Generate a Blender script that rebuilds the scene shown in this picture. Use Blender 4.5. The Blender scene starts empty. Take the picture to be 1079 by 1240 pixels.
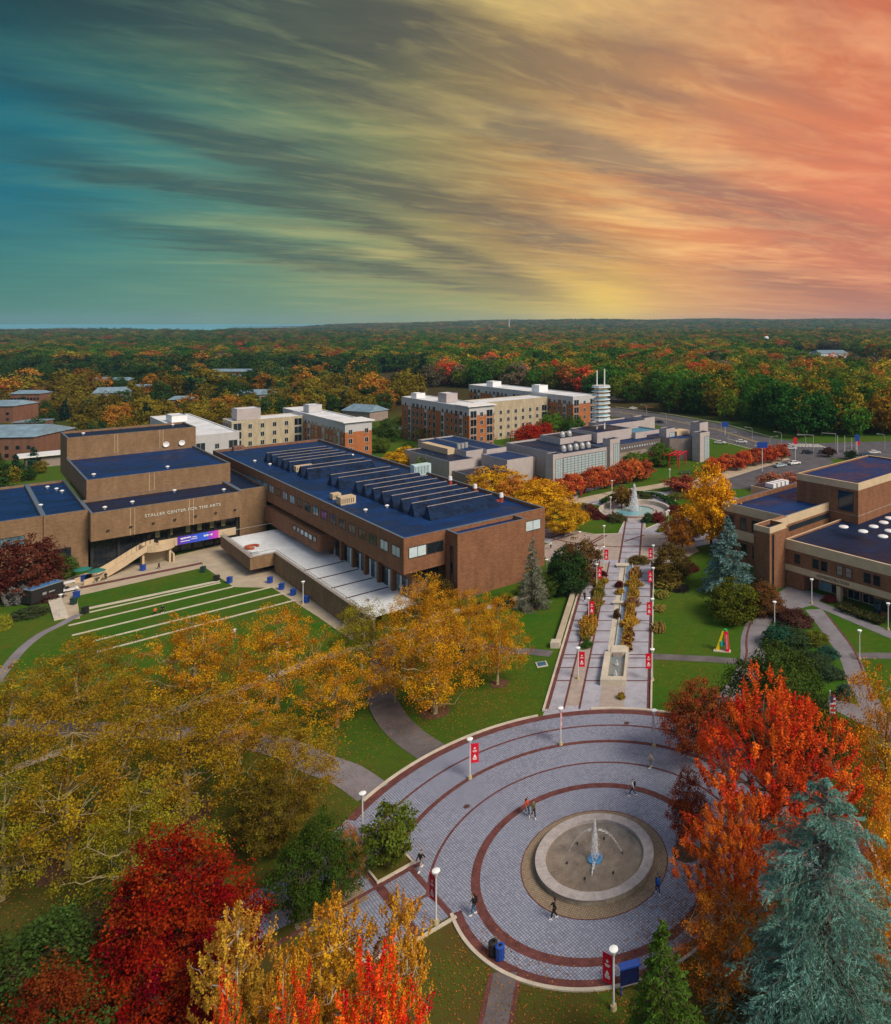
EXPO=0.80
SUN=2.3; SUNANG=22
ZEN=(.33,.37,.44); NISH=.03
HAZE=6e-5
import bpy, bmesh, math, random
import numpy as np
from mathutils import Vector, Matrix
R_=random.Random(7)
SC=bpy.context.scene
COL=SC.collection
rad=math.radians
# ---------------------------------------------------------------- camera model
F,CX,HY,H=870.0,797.0,392.0,50.0
S45=math.sqrt(.5)
def sm(t):
    t=max(0.0,min(1.0,t)); return t*t*(3-2*t)
def terr(x,y):
    b=(x+y)*S45; a=(y-x)*S45
    z=-3.5*sm((a-88)/32)*(1-sm((b-56)/6))*(1-sm((y-450)/300))
    if y>1500:
        az=x/y
        z+= 70*sm((y-3000)/3500)*sm((az+.62)/.55)*(.86+.14*math.sin(x*.0011+1)*math.cos(y*.0007+x*.0004))
        z+= 10*sm((y-1500)/1500)*(math.sin(x*.0031)*math.cos(y*.0027)+.3)
    return z
def terr_np(x,y):
    return np.array([terr(float(i),float(j)) for i,j in zip(np.ravel(x),np.ravel(y))])
def G(px,py,h=0.0):
    Y=F*(H-h)/(py-HY); return ((px-CX)*Y/F,Y)
def gp(px,py):
    z=0.0
    for _ in range(14):
        x,y=G(px,py,z); z=.5*z+.5*terr(x,y)
    return (x,y,terr(x,y))
def proj(x,y,z):
    return (CX+F*x/y, HY+F*(H-z)/y)
def Q(b,a): return ((b-a)*S45,(b+a)*S45)
# ---------------------------------------------------------------- materials
def nodes(m):
    m.use_nodes=True; nt=m.node_tree; nt.nodes.clear(); return nt
class NB:
    def __init__(s,nt): s.nt=nt
    def n(s,t,**k):
        x=s.nt.nodes.new(t)
        for a,b in k.items(): setattr(x,a,b)
        return x
    def l(s,a,b): s.nt.links.new(a,b)
    def put(s,sock,v):
        if hasattr(v,'is_linked'): s.l(v,sock)
        else: sock.default_value=v
    def math(s,op,a,b=0.0,c=None,clamp=False):
        x=s.n('ShaderNodeMath',operation=op); x.use_clamp=clamp
        s.put(x.inputs[0],a); s.put(x.inputs[1],b)
        if c is not None: s.put(x.inputs[2],c)
        return x.outputs[0]
    def mix(s,f,a,b,bt='MIX'):
        x=s.n('ShaderNodeMix',data_type='RGBA',blend_type=bt)
        s.put(x.inputs[0],f); s.put(x.inputs[6],a if hasattr(a,'is_linked') else (*a,1)); s.put(x.inputs[7],b if hasattr(b,'is_linked') else (*b,1))
        return x.outputs[2]
    def ramp(s,f,stops,interp='LINEAR'):
        x=s.n('ShaderNodeValToRGB'); r=x.color_ramp; r.interpolation=interp
        while len(r.elements)<len(stops): r.elements.new(.5)
        for e,(p,c) in zip(r.elements,stops):
            e.position=p; e.color=(c if len(c)==4 else (*c,1)) if hasattr(c,'__len__') else (c,c,c,1)
        s.put(x.inputs[0],f); return x.outputs[0]
    def noise(s,co,scale,detail=3,rough=.55,dist=0.0):
        x=s.n('ShaderNodeTexNoise'); s.l(co,x.inputs['Vector'])
        x.inputs['Scale'].default_value=scale; x.inputs['Detail'].default_value=detail
        x.inputs['Roughness'].default_value=rough; x.inputs['Distortion'].default_value=dist
        return x.outputs['Fac']
MATS={}
def mat_roof(name,c):
    m=bpy.data.materials.new(name); nt=nodes(m); B=NB(nt)
    o=B.n('ShaderNodeOutputMaterial'); p=B.n('ShaderNodeBsdfPrincipled'); B.l(p.outputs[0],o.inputs[0])
    tc=B.n('ShaderNodeTexCoord').outputs['Object']
    br=B.n('ShaderNodeTexBrick'); B.l(tc,br.inputs['Vector']); br.inputs['Scale'].default_value=1; br.inputs['Brick Width'].default_value=11; br.inputs['Row Height'].default_value=2.2; br.inputs['Mortar Size'].default_value=.06
    br.inputs['Color1'].default_value=(*c,1); br.inputs['Color2'].default_value=(*[v*.72 for v in c],1); br.inputs['Mortar'].default_value=(*[v*.45 for v in c],1)
    a=B.noise(tc,.16,6,.7); b=B.noise(tc,.9,5,.7)
    cc=B.mix(B.ramp(a,[(.40,0.0),(.62,.9)]),br.outputs[0],tuple(v*.38 for v in c))
    cc=B.mix(B.ramp(b,[(.60,0.0),(.70,.55)]),cc,(c[0]*4+.02,c[1]*2.2+.02,c[2]*1.5+.02))
    B.l(cc,p.inputs['Base Color']); B.l(B.ramp(a,[(.4,.75),(.6,.42)]),p.inputs['Roughness']); p.inputs['Specular IOR Level'].default_value=.2
    MATS[name]=m; return m
def mat(name,col,rough=.8,var=.18,scale=.8,metal=0,spec=.3,col2=None,bump=0,fine=12,coord='Object'):
    if name in MATS: return MATS[name]
    m=bpy.data.materials.new(name); nt=nodes(m); B=NB(nt)
    o=B.n('ShaderNodeOutputMaterial'); p=B.n('ShaderNodeBsdfPrincipled'); B.l(p.outputs[0],o.inputs[0])
    tc=B.n('ShaderNodeTexCoord').outputs[coord]
    n1=B.noise(tc,scale,5,.6); n2=B.noise(tc,fine,2,.5)
    f=B.math('ADD',B.math('MULTIPLY',n1,.65),B.math('MULTIPLY',n2,.35))
    c2=col2 or tuple(c*(1-var*1.6) for c in col)
    c1=col if col2 else tuple(min(1,c*(1+var*1.4)) for c in col)
    cc=B.mix(B.ramp(f,[(.36,0.0),(.64,1.0)]),c2,c1)
    B.l(cc,p.inputs['Base Color']); p.inputs['Roughness'].default_value=rough
    p.inputs['Metallic'].default_value=metal; p.inputs['Specular IOR Level'].default_value=spec
    if bump:
        bn=B.n('ShaderNodeBump'); bn.inputs['Strength'].default_value=bump; B.l(n2,bn.inputs['Height']); B.l(bn.outputs[0],p.inputs['Normal'])
    MATS[name]=m; return m
def mat_brick(name,c1,c2,scale=1.0,mort=None):
    if name in MATS: return MATS[name]
    m=bpy.data.materials.new(name); nt=nodes(m); B=NB(nt)
    o=B.n('ShaderNodeOutputMaterial'); p=B.n('ShaderNodeBsdfPrincipled'); B.l(p.outputs[0],o.inputs[0])
    tc=B.n('ShaderNodeTexCoord').outputs['Object']
    sp=B.n('ShaderNodeSeparateXYZ'); B.l(tc,sp.inputs[0])
    cb=B.n('ShaderNodeCombineXYZ'); B.l(B.math('ADD',sp.outputs[0],sp.outputs[1]),cb.inputs[0]); B.l(sp.outputs[2],cb.inputs[1])
    br=B.n('ShaderNodeTexBrick'); B.l(cb.outputs[0],br.inputs['Vector'])
    br.inputs['Scale'].default_value=scale
    br.inputs['Brick Width'].default_value=.62; br.inputs['Row Height'].default_value=.24
    br.inputs['Mortar Size'].default_value=.018
    br.inputs['Color1'].default_value=(*c1,1); br.inputs['Color2'].default_value=(*c2,1)
    br.inputs['Mortar'].default_value=(*(mort or tuple(min(1,c*1.35+.03) for c in c1)),1)
    st=B.n('ShaderNodeMapping'); B.l(tc,st.inputs[0]); st.inputs['Scale'].default_value=(1,1,.25)
    n=B.noise(st.outputs[0],.7,5,.65)
    cc=B.mix(B.ramp(n,[(.35,0.0),(.7,1.0)]),B.mix(.75,br.outputs[0],(.62,.6,.58),'MULTIPLY'),br.outputs[0])
    mp2=B.n('ShaderNodeMapping'); B.l(cb.outputs[0],mp2.inputs[0]); mp2.inputs['Scale'].default_value=(1.1,4.0,1)
    n5=B.noise(mp2.outputs[0],1.0,6,.75)
    cc=B.mix(B.ramp(n5,[(.38,.55),(.60,0.0)]),cc,B.mix(1.0,cc,(.50,.47,.45),'MULTIPLY'))
    B.l(cc,p.inputs['Base Color']); p.inputs['Roughness'].default_value=.9; p.inputs['Specular IOR Level'].default_value=.2
    MATS[name]=m; return m
def mat_glass(name,col=(.02,.03,.04),rough=.12,var=.5):
    if name in MATS: return MATS[name]
    m=bpy.data.materials.new(name); nt=nodes(m); B=NB(nt)
    o=B.n('ShaderNodeOutputMaterial'); p=B.n('ShaderNodeBsdfPrincipled'); B.l(p.outputs[0],o.inputs[0])
    tc=B.n('ShaderNodeTexCoord').outputs['Object']
    oi=B.n('ShaderNodeObjectInfo')
    n=B.math('ADD',B.math('MULTIPLY',B.noise(tc,.9,2),.5),B.math('MULTIPLY',oi.outputs['Random'],.5))
    B.l(B.mix(B.ramp(n,[(.3,0.0),(.75,1.0)]),tuple(c*(1-var) for c in col),tuple(min(1,c*(1+var*1.8)) for c in col)),p.inputs['Base Color'])
    p.inputs['Roughness'].default_value=rough; p.inputs['Specular IOR Level'].default_value=.6
    MATS[name]=m; return m
def mat_leaf(name,inst=False,trans=.25):
    if name in MATS: return MATS[name]
    m=bpy.data.materials.new(name); nt=nodes(m); B=NB(nt)
    o=B.n('ShaderNodeOutputMaterial')
    if inst:
        t=B.n('ShaderNodeAttribute',attribute_name='tint',attribute_type='INSTANCER').outputs['Color']
    else: t=B.n('ShaderNodeObjectInfo').outputs['Color']
    lv=B.n('ShaderNodeAttribute',attribute_name='lv').outputs['Fac']
    lc=B.n('ShaderNodeAttribute',attribute_name='lc').outputs['Fac']
    hs=B.n('ShaderNodeHueSaturation'); B.l(t,hs.inputs['Color'])
    B.l(B.math('ADD',.492,B.math('MULTIPLY',lc,.034)),hs.inputs['Hue'])
    B.l(B.math('ADD',.30,B.math('ADD',B.math('MULTIPLY',lv,.85),B.math('MULTIPLY',lc,.65))),hs.inputs['Value'])
    d=B.n('ShaderNodeBsdfDiffuse'); B.l(hs.outputs[0],d.inputs[0])
    tr=B.n('ShaderNodeBsdfTranslucent'); B.l(hs.outputs[0],tr.inputs[0])
    mx=B.n('ShaderNodeMixShader'); mx.inputs[0].default_value=trans; B.l(d.outputs[0],mx.inputs[1]); B.l(tr.outputs[0],mx.inputs[2])
    B.l(mx.outputs[0],o.inputs[0]); MATS[name]=m; return m
# ---------------------------------------------------------------- object helpers
def tag(o,label=None,cat=None,group=None,kind=None):
    if label: o['label']=label
    if cat: o['category']=cat
    if group: o['group']=group
    if kind: o['kind']=kind
    return o
def thing(name,label,cat,loc=(0,0,0),rz=0,group=None):
    o=bpy.data.objects.new(name,None); COL.objects.link(o); o.empty_display_size=.3
    o.location=loc; o.rotation_euler=(0,0,rz)
    return tag(o,label,cat,group)
def link(name,me,parent=None,loc=(0,0,0),rot=(0,0,0),color=None):
    o=bpy.data.objects.new(name,me); COL.objects.link(o); o.parent=parent
    o.location=loc; o.rotation_euler=rot
    if color: o.color=(*color,1)
    return o
def dup(root,loc,rz=0,label=None,group=None,scale=None,color=None,cat=None):
    def cp(o,par):
        c=o.copy(); COL.objects.link(c); c.parent=par
        if color and o.name.startswith(('crown','foliage','body','sack')): c.color=(*color,1)
        for ch in o.children: cp(ch,c)
        return c
    r=cp(root,None); r.location=loc; r.rotation_euler=(0,0,rz)
    if color and not root.children: r.color=(*color,1)
    if scale is not None: r.scale=(scale,)*3 if not hasattr(scale,'__len__') else scale
    if label: r['label']=label
    if group: r['group']=group
    if cat: r['category']=cat
    return r
class MB:
    def __init__(s,off=(0,0,0)): s.v=[];s.f=[];s.m=[];s.o=off
    def add(s,vs,fs,mi=0):
        k=len(s.v); s.v+= [(x-s.o[0],y-s.o[1],z-s.o[2]) for x,y,z in vs]
        s.f+=[tuple(i+k for i in f) for f in fs]; s.m+=[mi]*len(fs); return s
    def box(s,x0,x1,y0,y1,z0,z1,mi=0):
        v=[(x0,y0,z0),(x1,y0,z0),(x1,y1,z0),(x0,y1,z0),(x0,y0,z1),(x1,y0,z1),(x1,y1,z1),(x0,y1,z1)]
        return s.add(v,[(0,3,2,1),(4,5,6,7),(0,1,5,4),(1,2,6,5),(2,3,7,6),(3,0,4,7)],mi)
    def prism(s,poly,z0,z1,mi=0,mt=None):
        n=len(poly); A=sum(poly[i][0]*poly[(i+1)%n][1]-poly[(i+1)%n][0]*poly[i][1] for i in range(n))
        if A<0: poly=poly[::-1]
        f0=(lambda p:z0) if not callable(z0) else z0; f1=(lambda p:z1) if not callable(z1) else z1
        v=[(p[0],p[1],f0(p)) for p in poly]+[(p[0],p[1],f1(p)) for p in poly]
        s.add(v,[tuple(range(n-1,-1,-1))]+[(i,(i+1)%n,n+(i+1)%n,n+i) for i in range(n)],mi)
        s.f.append(tuple(range(len(s.v)-n,len(s.v)))); s.m.append(mi if mt is None else mt); return s
    def ring(s,x0,x1,y0,y1,z0,z1,t,mi=0,mt=None):
        o=[(x0,y0),(x1,y0),(x1,y1),(x0,y1)]; i=[(x0+t,y0+t),(x1-t,y0+t),(x1-t,y1-t),(x0+t,y1-t)]
        v=[(*p,z0) for p in o]+[(*p,z1) for p in o]+[(*p,z1) for p in i]+[(*p,z0) for p in i]
        fs=[];ms=[]
        for k in range(4):
            j=(k+1)%4; fs+=[(k,j,4+j,4+k),(4+k,4+j,8+j,8+k),(8+k,8+j,12+j,12+k),(12+k,12+j,j,k)]
            ms+=[mi,mi if mt is None else mt,mi,mi]
        s.add(v,fs); s.m[-16:]=ms; return s
    def cyl(s,x,y,z0,z1,r0,r1=None,n=12,mi=0):
        r1=r0 if r1 is None else r1
        v=[(x+r0*math.cos(t*2*math.pi/n),y+r0*math.sin(t*2*math.pi/n),z0) for t in range(n)]
        v+=[(x+r1*math.cos(t*2*math.pi/n),y+r1*math.sin(t*2*math.pi/n),z1) for t in range(n)]
        return s.add(v,[tuple(range(n-1,-1,-1)),tuple(range(n,2*n))]+[(i,(i+1)%n,n+(i+1)%n,n+i) for i in range(n)],mi)
    def lathe(s,x,y,prof,n=16,mi=0):
        k=len(prof); v=[]
        for r,z in prof: v+=[(x+r*math.cos(t*2*math.pi/n),y+r*math.sin(t*2*math.pi/n),z) for t in range(n)]
        fs=[(i*n+t,i*n+(t+1)%n,(i+1)*n+(t+1)%n,(i+1)*n+t) for i in range(k-1) for t in range(n)]
        return s.add(v,fs,mi)
    def bar(s,p,q,w,h=None,mi=0,n=4):
        h=h or w; p=Vector(p);q=Vector(q); d=(q-p).normalized()
        u=d.cross(Vector((0,0,1))); u=u.normalized() if u.length>1e-3 else Vector((1,0,0)); w2=u.cross(d)
        if n==4: pr=[(-w/2,-h/2),(w/2,-h/2),(w/2,h/2),(-w/2,h/2)]
        else: pr=[(w/2*math.cos(i*2*math.pi/n),w/2*math.sin(i*2*math.pi/n)) for i in range(n)]
        v=[tuple(e+u*a+w2*b) for e in (p,q) for a,b in pr]
        return s.add(v,[tuple(range(n-1,-1,-1)),tuple(range(n,2*n))]+[(i,(i+1)%n,n+(i+1)%n,n+i) for i in range(n)],mi)
    def mesh(s,name,mats):
        me=bpy.data.meshes.new(name); me.from_pydata(s.v,[],s.f); 
        for m in (mats if isinstance(mats,(list,tuple)) else [mats]): me.materials.append(m)
        me.polygons.foreach_set('material_index',s.m); me.update(); return me
    def build(s,name,mats,parent=None,loc=(0,0,0),rot=(0,0,0),smooth=False):
        me=s.mesh(name,mats)
        if smooth: me.polygons.foreach_set('use_smooth',[True]*len(me.polygons))
        return link(name,me,parent,loc,rot)
def text_part(name,body,size,m,parent,loc,rot,ext=.05,space=1.0):
    cu=bpy.data.curves.new(name,'FONT'); cu.body=body; cu.size=size; cu.extrude=ext; cu.align_x='CENTER'; cu.align_y='CENTER'; cu.space_character=space
    t=bpy.data.objects.new('tmp',cu); COL.objects.link(t)
    bpy.context.view_layer.update()
    me=bpy.data.meshes.new_from_object(t.evaluated_get(bpy.context.evaluated_depsgraph_get()))
    bpy.data.objects.remove(t); me.materials.clear(); me.materials.append(m)
    return link(name,me,parent,loc,rot)
# draped sheets
def drape(name,poly,off,m,step=2.0,thick=0,kind='structure',label=None,cat=None):
    from mathutils.geometry import tessellate_polygon
    bm=bmesh.new(); vs=[bm.verts.new((p[0],p[1],0)) for p in poly]
    for t in tessellate_polygon([[Vector((p[0],p[1],0)) for p in poly]]):
        try: bm.faces.new([vs[i] for i in t])
        except ValueError: pass
    bmesh.ops.recalc_face_normals(bm,faces=bm.faces[:])
    xs=[p[0] for p in poly]; ys=[p[1] for p in poly]
    sloped=any(abs(terr(x,y))>.01 for x,y in poly)
    if sloped:
        for ax,lo,hi in ((0,min(xs),max(xs)),(1,min(ys),max(ys))):
            k=math.ceil(lo/step)*step
            while k<hi:
                co=[0,0,0];co[ax]=k;no=[0,0,0];no[ax]=1
                bmesh.ops.bisect_plane(bm,geom=bm.verts[:]+bm.edges[:]+bm.faces[:],plane_co=co,plane_no=no); k+=step
    for v in bm.verts: v.co.z=terr(v.co.x,v.co.y)+off
    if thick:
        r=bmesh.ops.extrude_face_region(bm,geom=bm.faces[:])
        for v in [e for e in r['geom'] if isinstance(e,bmesh.types.BMVert)]: v.co.z+=thick
    bmesh.ops.recalc_face_normals(bm,faces=bm.faces[:])
    up=sum(f.normal.z*f.calc_area() for f in bm.faces)
    if not thick and up<0: bmesh.ops.reverse_faces(bm,faces=bm.faces[:])
    me=bpy.data.meshes.new(name); bm.to_mesh(me); bm.free(); me.materials.append(m)
    o=link(name,me)
    if kind: o['kind']=kind
    return tag(o,label,cat)
def drape_px(name,pts,off,m,**k): return drape(name,[gp(*p)[:2] for p in pts],off,m,**k)
BANDN=[0]
def strip(name,pts,w,off,m,thick=0,kind='structure',label=None,cat=None,px=True,sub=1):
    """ribbon of width w along a plan polyline"""
    P=[Vector(gp(*p)[:2]) if px else Vector(p) for p in pts]
    BANDN[0]+=1
    if not thick: off+=.0012*(BANDN[0]%7)
    if sub>1:
        P2=[]
        n=len(P)
        for i in range(n-1):
            p0=P[max(i-1,0)];p1=P[i];p2=P[i+1];p3=P[min(i+2,n-1)]
            for k in range(sub):
                t=k/sub; P2.append(.5*((2*p1)+(p2-p0)*t+(2*p0-5*p1+4*p2-p3)*t*t+(3*p1-p0-3*p2+p3)*t*t*t))
        P2.append(P[-1]); P=P2
    Q_=[]
    for i in range(len(P)-1):
        n=max(1,int((P[i+1]-P[i]).length/2.5))
        for k in range(n): Q_.append(P[i].lerp(P[i+1],k/n))
    Q_.append(P[-1]); P=Q_
    mb=MB(); L=[];Rr=[]
    for i,p in enumerate(P):
        d=(P[min(i+1,len(P)-1)]-P[max(i-1,0)]).normalized(); n=Vector((-d.y,d.x))*w/2
        L.append(p+n);Rr.append(p-n)
    v=[];f=[]
    for a_,b_ in zip(L,Rr):
        za=terr(*a_)+off; zb=terr(*b_)+off
        v+=[(a_.x,a_.y,za+thick),(b_.x,b_.y,zb+thick)]
        if thick: v+=[(a_.x,a_.y,za-.1),(b_.x,b_.y,zb-.1)]
    k=4 if thick else 2
    for i in range(len(P)-1):
        a=i*k;b=a+k
        f.append((a+1,b+1,b,a))
        if thick: f+=[(a,b,b+2,a+2),(b+1,a+1,a+3,b+3)]
    if thick: e=(len(P)-1)*4; f+=[(0,2,3,1),(e+1,e+3,e+2,e)]
    mb.add(v,f); o=mb.build(name,m)
    if kind:o['kind']=kind
    return tag(o,label,cat)
def arc_strip(name,c,r0,r1,a0,a1,off,m,thick=0,n=96,kind='structure',label=None,cat=None):
    mb=MB(); v=[];f=[];z=off
    for i in range(n+1):
        t=rad(a0+(a1-a0)*i/n); ct,st=math.cos(t),math.sin(t)
        v+=[(c[0]+r0*ct,c[1]+r0*st,z+thick),(c[0]+r1*ct,c[1]+r1*st,z+thick)]
        if thick: v+=[(c[0]+r0*ct,c[1]+r0*st,z-.05),(c[0]+r1*ct,c[1]+r1*st,z-.05)]
    k=4 if thick else 2
    for i in range(n):
        a=i*k;b=a+k; f.append((a,a+1,b+1,b))
        if thick: f+=[(a+1,a+3,b+3,b+1),(a+2,a,b,b+2)]
    mb.add(v,f); o=mb.build(name,m)
    if kind:o['kind']=kind
    return tag(o,label,cat)
# ---------------------------------------------------------------- foliage
def np_mesh(name,V,Fq,mats,attrs=None,smooth=False):
    me=bpy.data.meshes.new(name); V=np.asarray(V,dtype=np.float32); Fq=np.asarray(Fq,dtype=np.int32)
    n,k=Fq.shape
    me.vertices.add(len(V)); me.vertices.foreach_set('co',V.ravel())
    me.loops.add(n*k); me.loops.foreach_set('vertex_index',Fq.ravel())
    me.polygons.add(n); me.polygons.foreach_set('loop_start',np.arange(n,dtype=np.int32)*k); 
    try: me.polygons.foreach_set('loop_total',np.full(n,k,dtype=np.int32))
    except Exception: pass
    if smooth: me.polygons.foreach_set('use_smooth',np.ones(n,dtype=bool))
    for nm,arr in (attrs or {}).items():
        a=me.attributes.new(nm,'FLOAT','FACE'); a.data.foreach_set('value',np.asarray(arr,dtype=np.float32))
    for m in (mats if isinstance(mats,(list,tuple)) else [mats]): me.materials.append(m)
    me.update(calc_edges=True); return me
def nrm(a): return a/np.maximum(np.linalg.norm(a,axis=1,keepdims=True),1e-6)
def leaf_quads(C,N,size,rng,elong=1.5,D=None):
    n=len(C); N=nrm(N)
    T=rng.normal(size=(n,3)) if D is None else D
    T=nrm(T-N*np.sum(T*N,1,keepdims=True)*(1 if D is None else 0)); Bv=nrm(np.cross(N,T))
    s=(size*rng.uniform(.6,1.35,n))[:,None]
    V=np.stack([C+T*s*elong/2,C+Bv*s/2,C-T*s*elong/2,C-Bv*s/2],1).reshape(-1,3)
    return V,np.arange(4*n).reshape(n,4)
class Tubes:
    def __init__(s): s.V=[];s.F=[];s.k=0
    def tube(s,P,r,n=5):
        P=np.asarray(P,float); m=len(P); r=np.asarray(r,float)
        d=np.gradient(P,axis=0); d=nrm(d)
        ref=np.array([0,0,1.0]) if abs(d[0][2])<.9 else np.array([1.0,0,0])
        u=nrm(np.cross(d,ref)); w=np.cross(d,u)
        t=np.arange(n)*2*math.pi/n
        V=P[:,None,:]+r[:,None,None]*(np.cos(t)[None,:,None]*u[:,None,:]+np.sin(t)[None,:,None]*w[:,None,:])
        i=np.arange(m-1)[:,None]*n; j=np.arange(n)[None,:]; j2=(j+1)%n
        F_=np.stack([i+j,i+j2,i+n+j2,i+n+j],-1).reshape(-1,4)+s.k
        s.V.append(V.reshape(-1,3)); s.F.append(F_); s.k+=m*n
    def mesh(s,name,m): return np_mesh(name,np.concatenate(s.V),np.concatenate(s.F),m,smooth=True)
def bez(p0,p1,p2,n):
    t=np.linspace(0,1,n)[:,None]; return (1-t)**2*p0+2*t*(1-t)*p1+t*t*p2
PROF={'round':lambda t:np.sqrt(np.clip(1-(2*t-1)**2,0,1))*.96+.04,
 'dome':lambda t:np.sqrt(np.clip(1-t**2.2,0,1))*np.clip(.55+t*2.2,0,1),
 'cone':lambda t:np.clip(1-t,0,1)**.75*np.clip(.4+t*4,0,1),
 'egg':lambda t:np.sin(np.pi*np.clip(t,0,1)**.75)**.7,
 'vase':lambda t:np.clip(.35+1.0*t,0,1)*np.sqrt(np.clip(1-t**4,0,1)),
 'bush':lambda t:np.sqrt(np.clip(1-t**2,0,1))}
def gen_tree(name,Ht,R,base,prof,nc,nl,cr,ls,seed,bark,trunk_r=.25,limbs=10,plume=0,twigs=True,lob=.25,lm=None,shell=.42,flat=.6,drop=0):
    rng=np.random.default_rng(seed); pf=PROF[prof]
    t=rng.uniform(0,1,nc*6); w=pf(t)**1.6; keep=rng.uniform(0,1,nc*6)<w/w.max(); t=t[keep][:nc]; m=len(t)
    ang=rng.uniform(0,2*math.pi,m); p=rng.uniform(0,6.28,4)
    lobe=1+lob*(np.sin(3*ang+p[0]+3*t)+.7*np.sin(5*ang+p[1]-5*t)+.5*np.sin(7*ang+9*t+p[2]))/1.6
    r=R*pf(t)*lobe*rng.uniform(0,1,m)**shell
    ztop=1+ (rng.uniform(-.06,.06,m))
    C=np.stack([r*np.cos(ang),r*np.sin(ang),base+(Ht-base)*t*ztop],1)
    if lob>.1: C[:,2]+=R*.10*np.sin(2*ang+p[3])*t
    # leaves
    n=nl*m; ci=np.repeat(np.arange(m),nl)
    off=rng.normal(size=(n,3))*cr*rng.uniform(.6,1.3,m)[ci][:,None]
    if plume:
        d=nrm(np.stack([C[:,0]*.35,C[:,1]*.35,np.full(m,R*.6)],1))[ci]; off=off*.55+d*(rng.uniform(-1,1,n)*plume)[:,None]*cr*2.0
        wv=1-np.abs(np.sum(off*d,1))/(cr*2.6*plume+1e-6); off-= (off-d*np.sum(off*d,1,keepdims=True))*np.clip(1-wv,0,.75)[:,None]
    else: off[:,2]*=flat
    P=C[ci]+off
    if drop: P[:,2]-=np.abs(rng.normal(size=n))*drop
    cen=np.array([0,0,base+(Ht-base)*.35])
    N=nrm(P-cen)*.7+np.array([0,0,.45])+rng.normal(size=(n,3))*.75
    V,Fq=leaf_quads(P,N,ls,rng)
    # inner/occluded leaves fewer : keep all
    crown=np_mesh(name+'_crown',V,Fq,lm or mat_leaf('leaf'),{'lv':rng.uniform(0,1,n),'lc':np.clip(rng.normal(.5,.28,m),0,1)[ci]})
    T=Tubes()
    wig=rng.normal(size=(6,3))*R*.03; wig[:,2]=0; wig[0]=0
    tz=np.linspace(0,Ht*.86,6); TP=np.stack([np.zeros(6),np.zeros(6),tz],1)+np.cumsum(wig,0)
    T.tube(TP,trunk_r*np.array([1.35,1,.85,.6,.35,.08]),8)
    samp=[TP[2:]]
    if limbs and m>limbs:
        idx=np.argsort(-r*rng.uniform(.6,1,m))[:limbs*3]; rng.shuffle(idx)
        for k in idx[:limbs]:
            e=C[k]*np.array([.95,.95,1]); hz=max(base*.75,min(e[2]-R*.45,Ht*.7)); f=min(hz/(Ht*.86),1)*5; i=int(f)
            s0=TP[min(i,4)]+(TP[min(i+1,5)]-TP[min(i,4)])*(f-i)
            mid=(s0*.45+e*.55); mid[2]=s0[2]+(e[2]-s0[2])*.35; mid+=rng.normal(size=3)*R*.12
            B_=bez(s0,mid,e,8); B_[1:-1]+=rng.normal(size=(6,3))*R*.034
            T.tube(B_,trunk_r*np.linspace(.42,.05,8)*(.8+.4*rng.random()),5); samp.append(B_[2:])
    if twigs:
        Sp=np.concatenate(samp)
        for k in range(0,m,(2 if m<500 else 3)):
            d=np.linalg.norm(Sp-C[k],axis=1)+np.clip(Sp[:,2]-C[k][2],0,9)*1.5; s0=Sp[np.argmin(d)]
            mid=(s0+C[k])/2+rng.normal(size=3)*.15; mid[2]+=.1
            T.tube(bez(s0,mid,C[k],4),[trunk_r*.13,trunk_r*.1,trunk_r*.07,trunk_r*.03],3)
    return T.mesh(name+'_trunk',bark),crown
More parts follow.
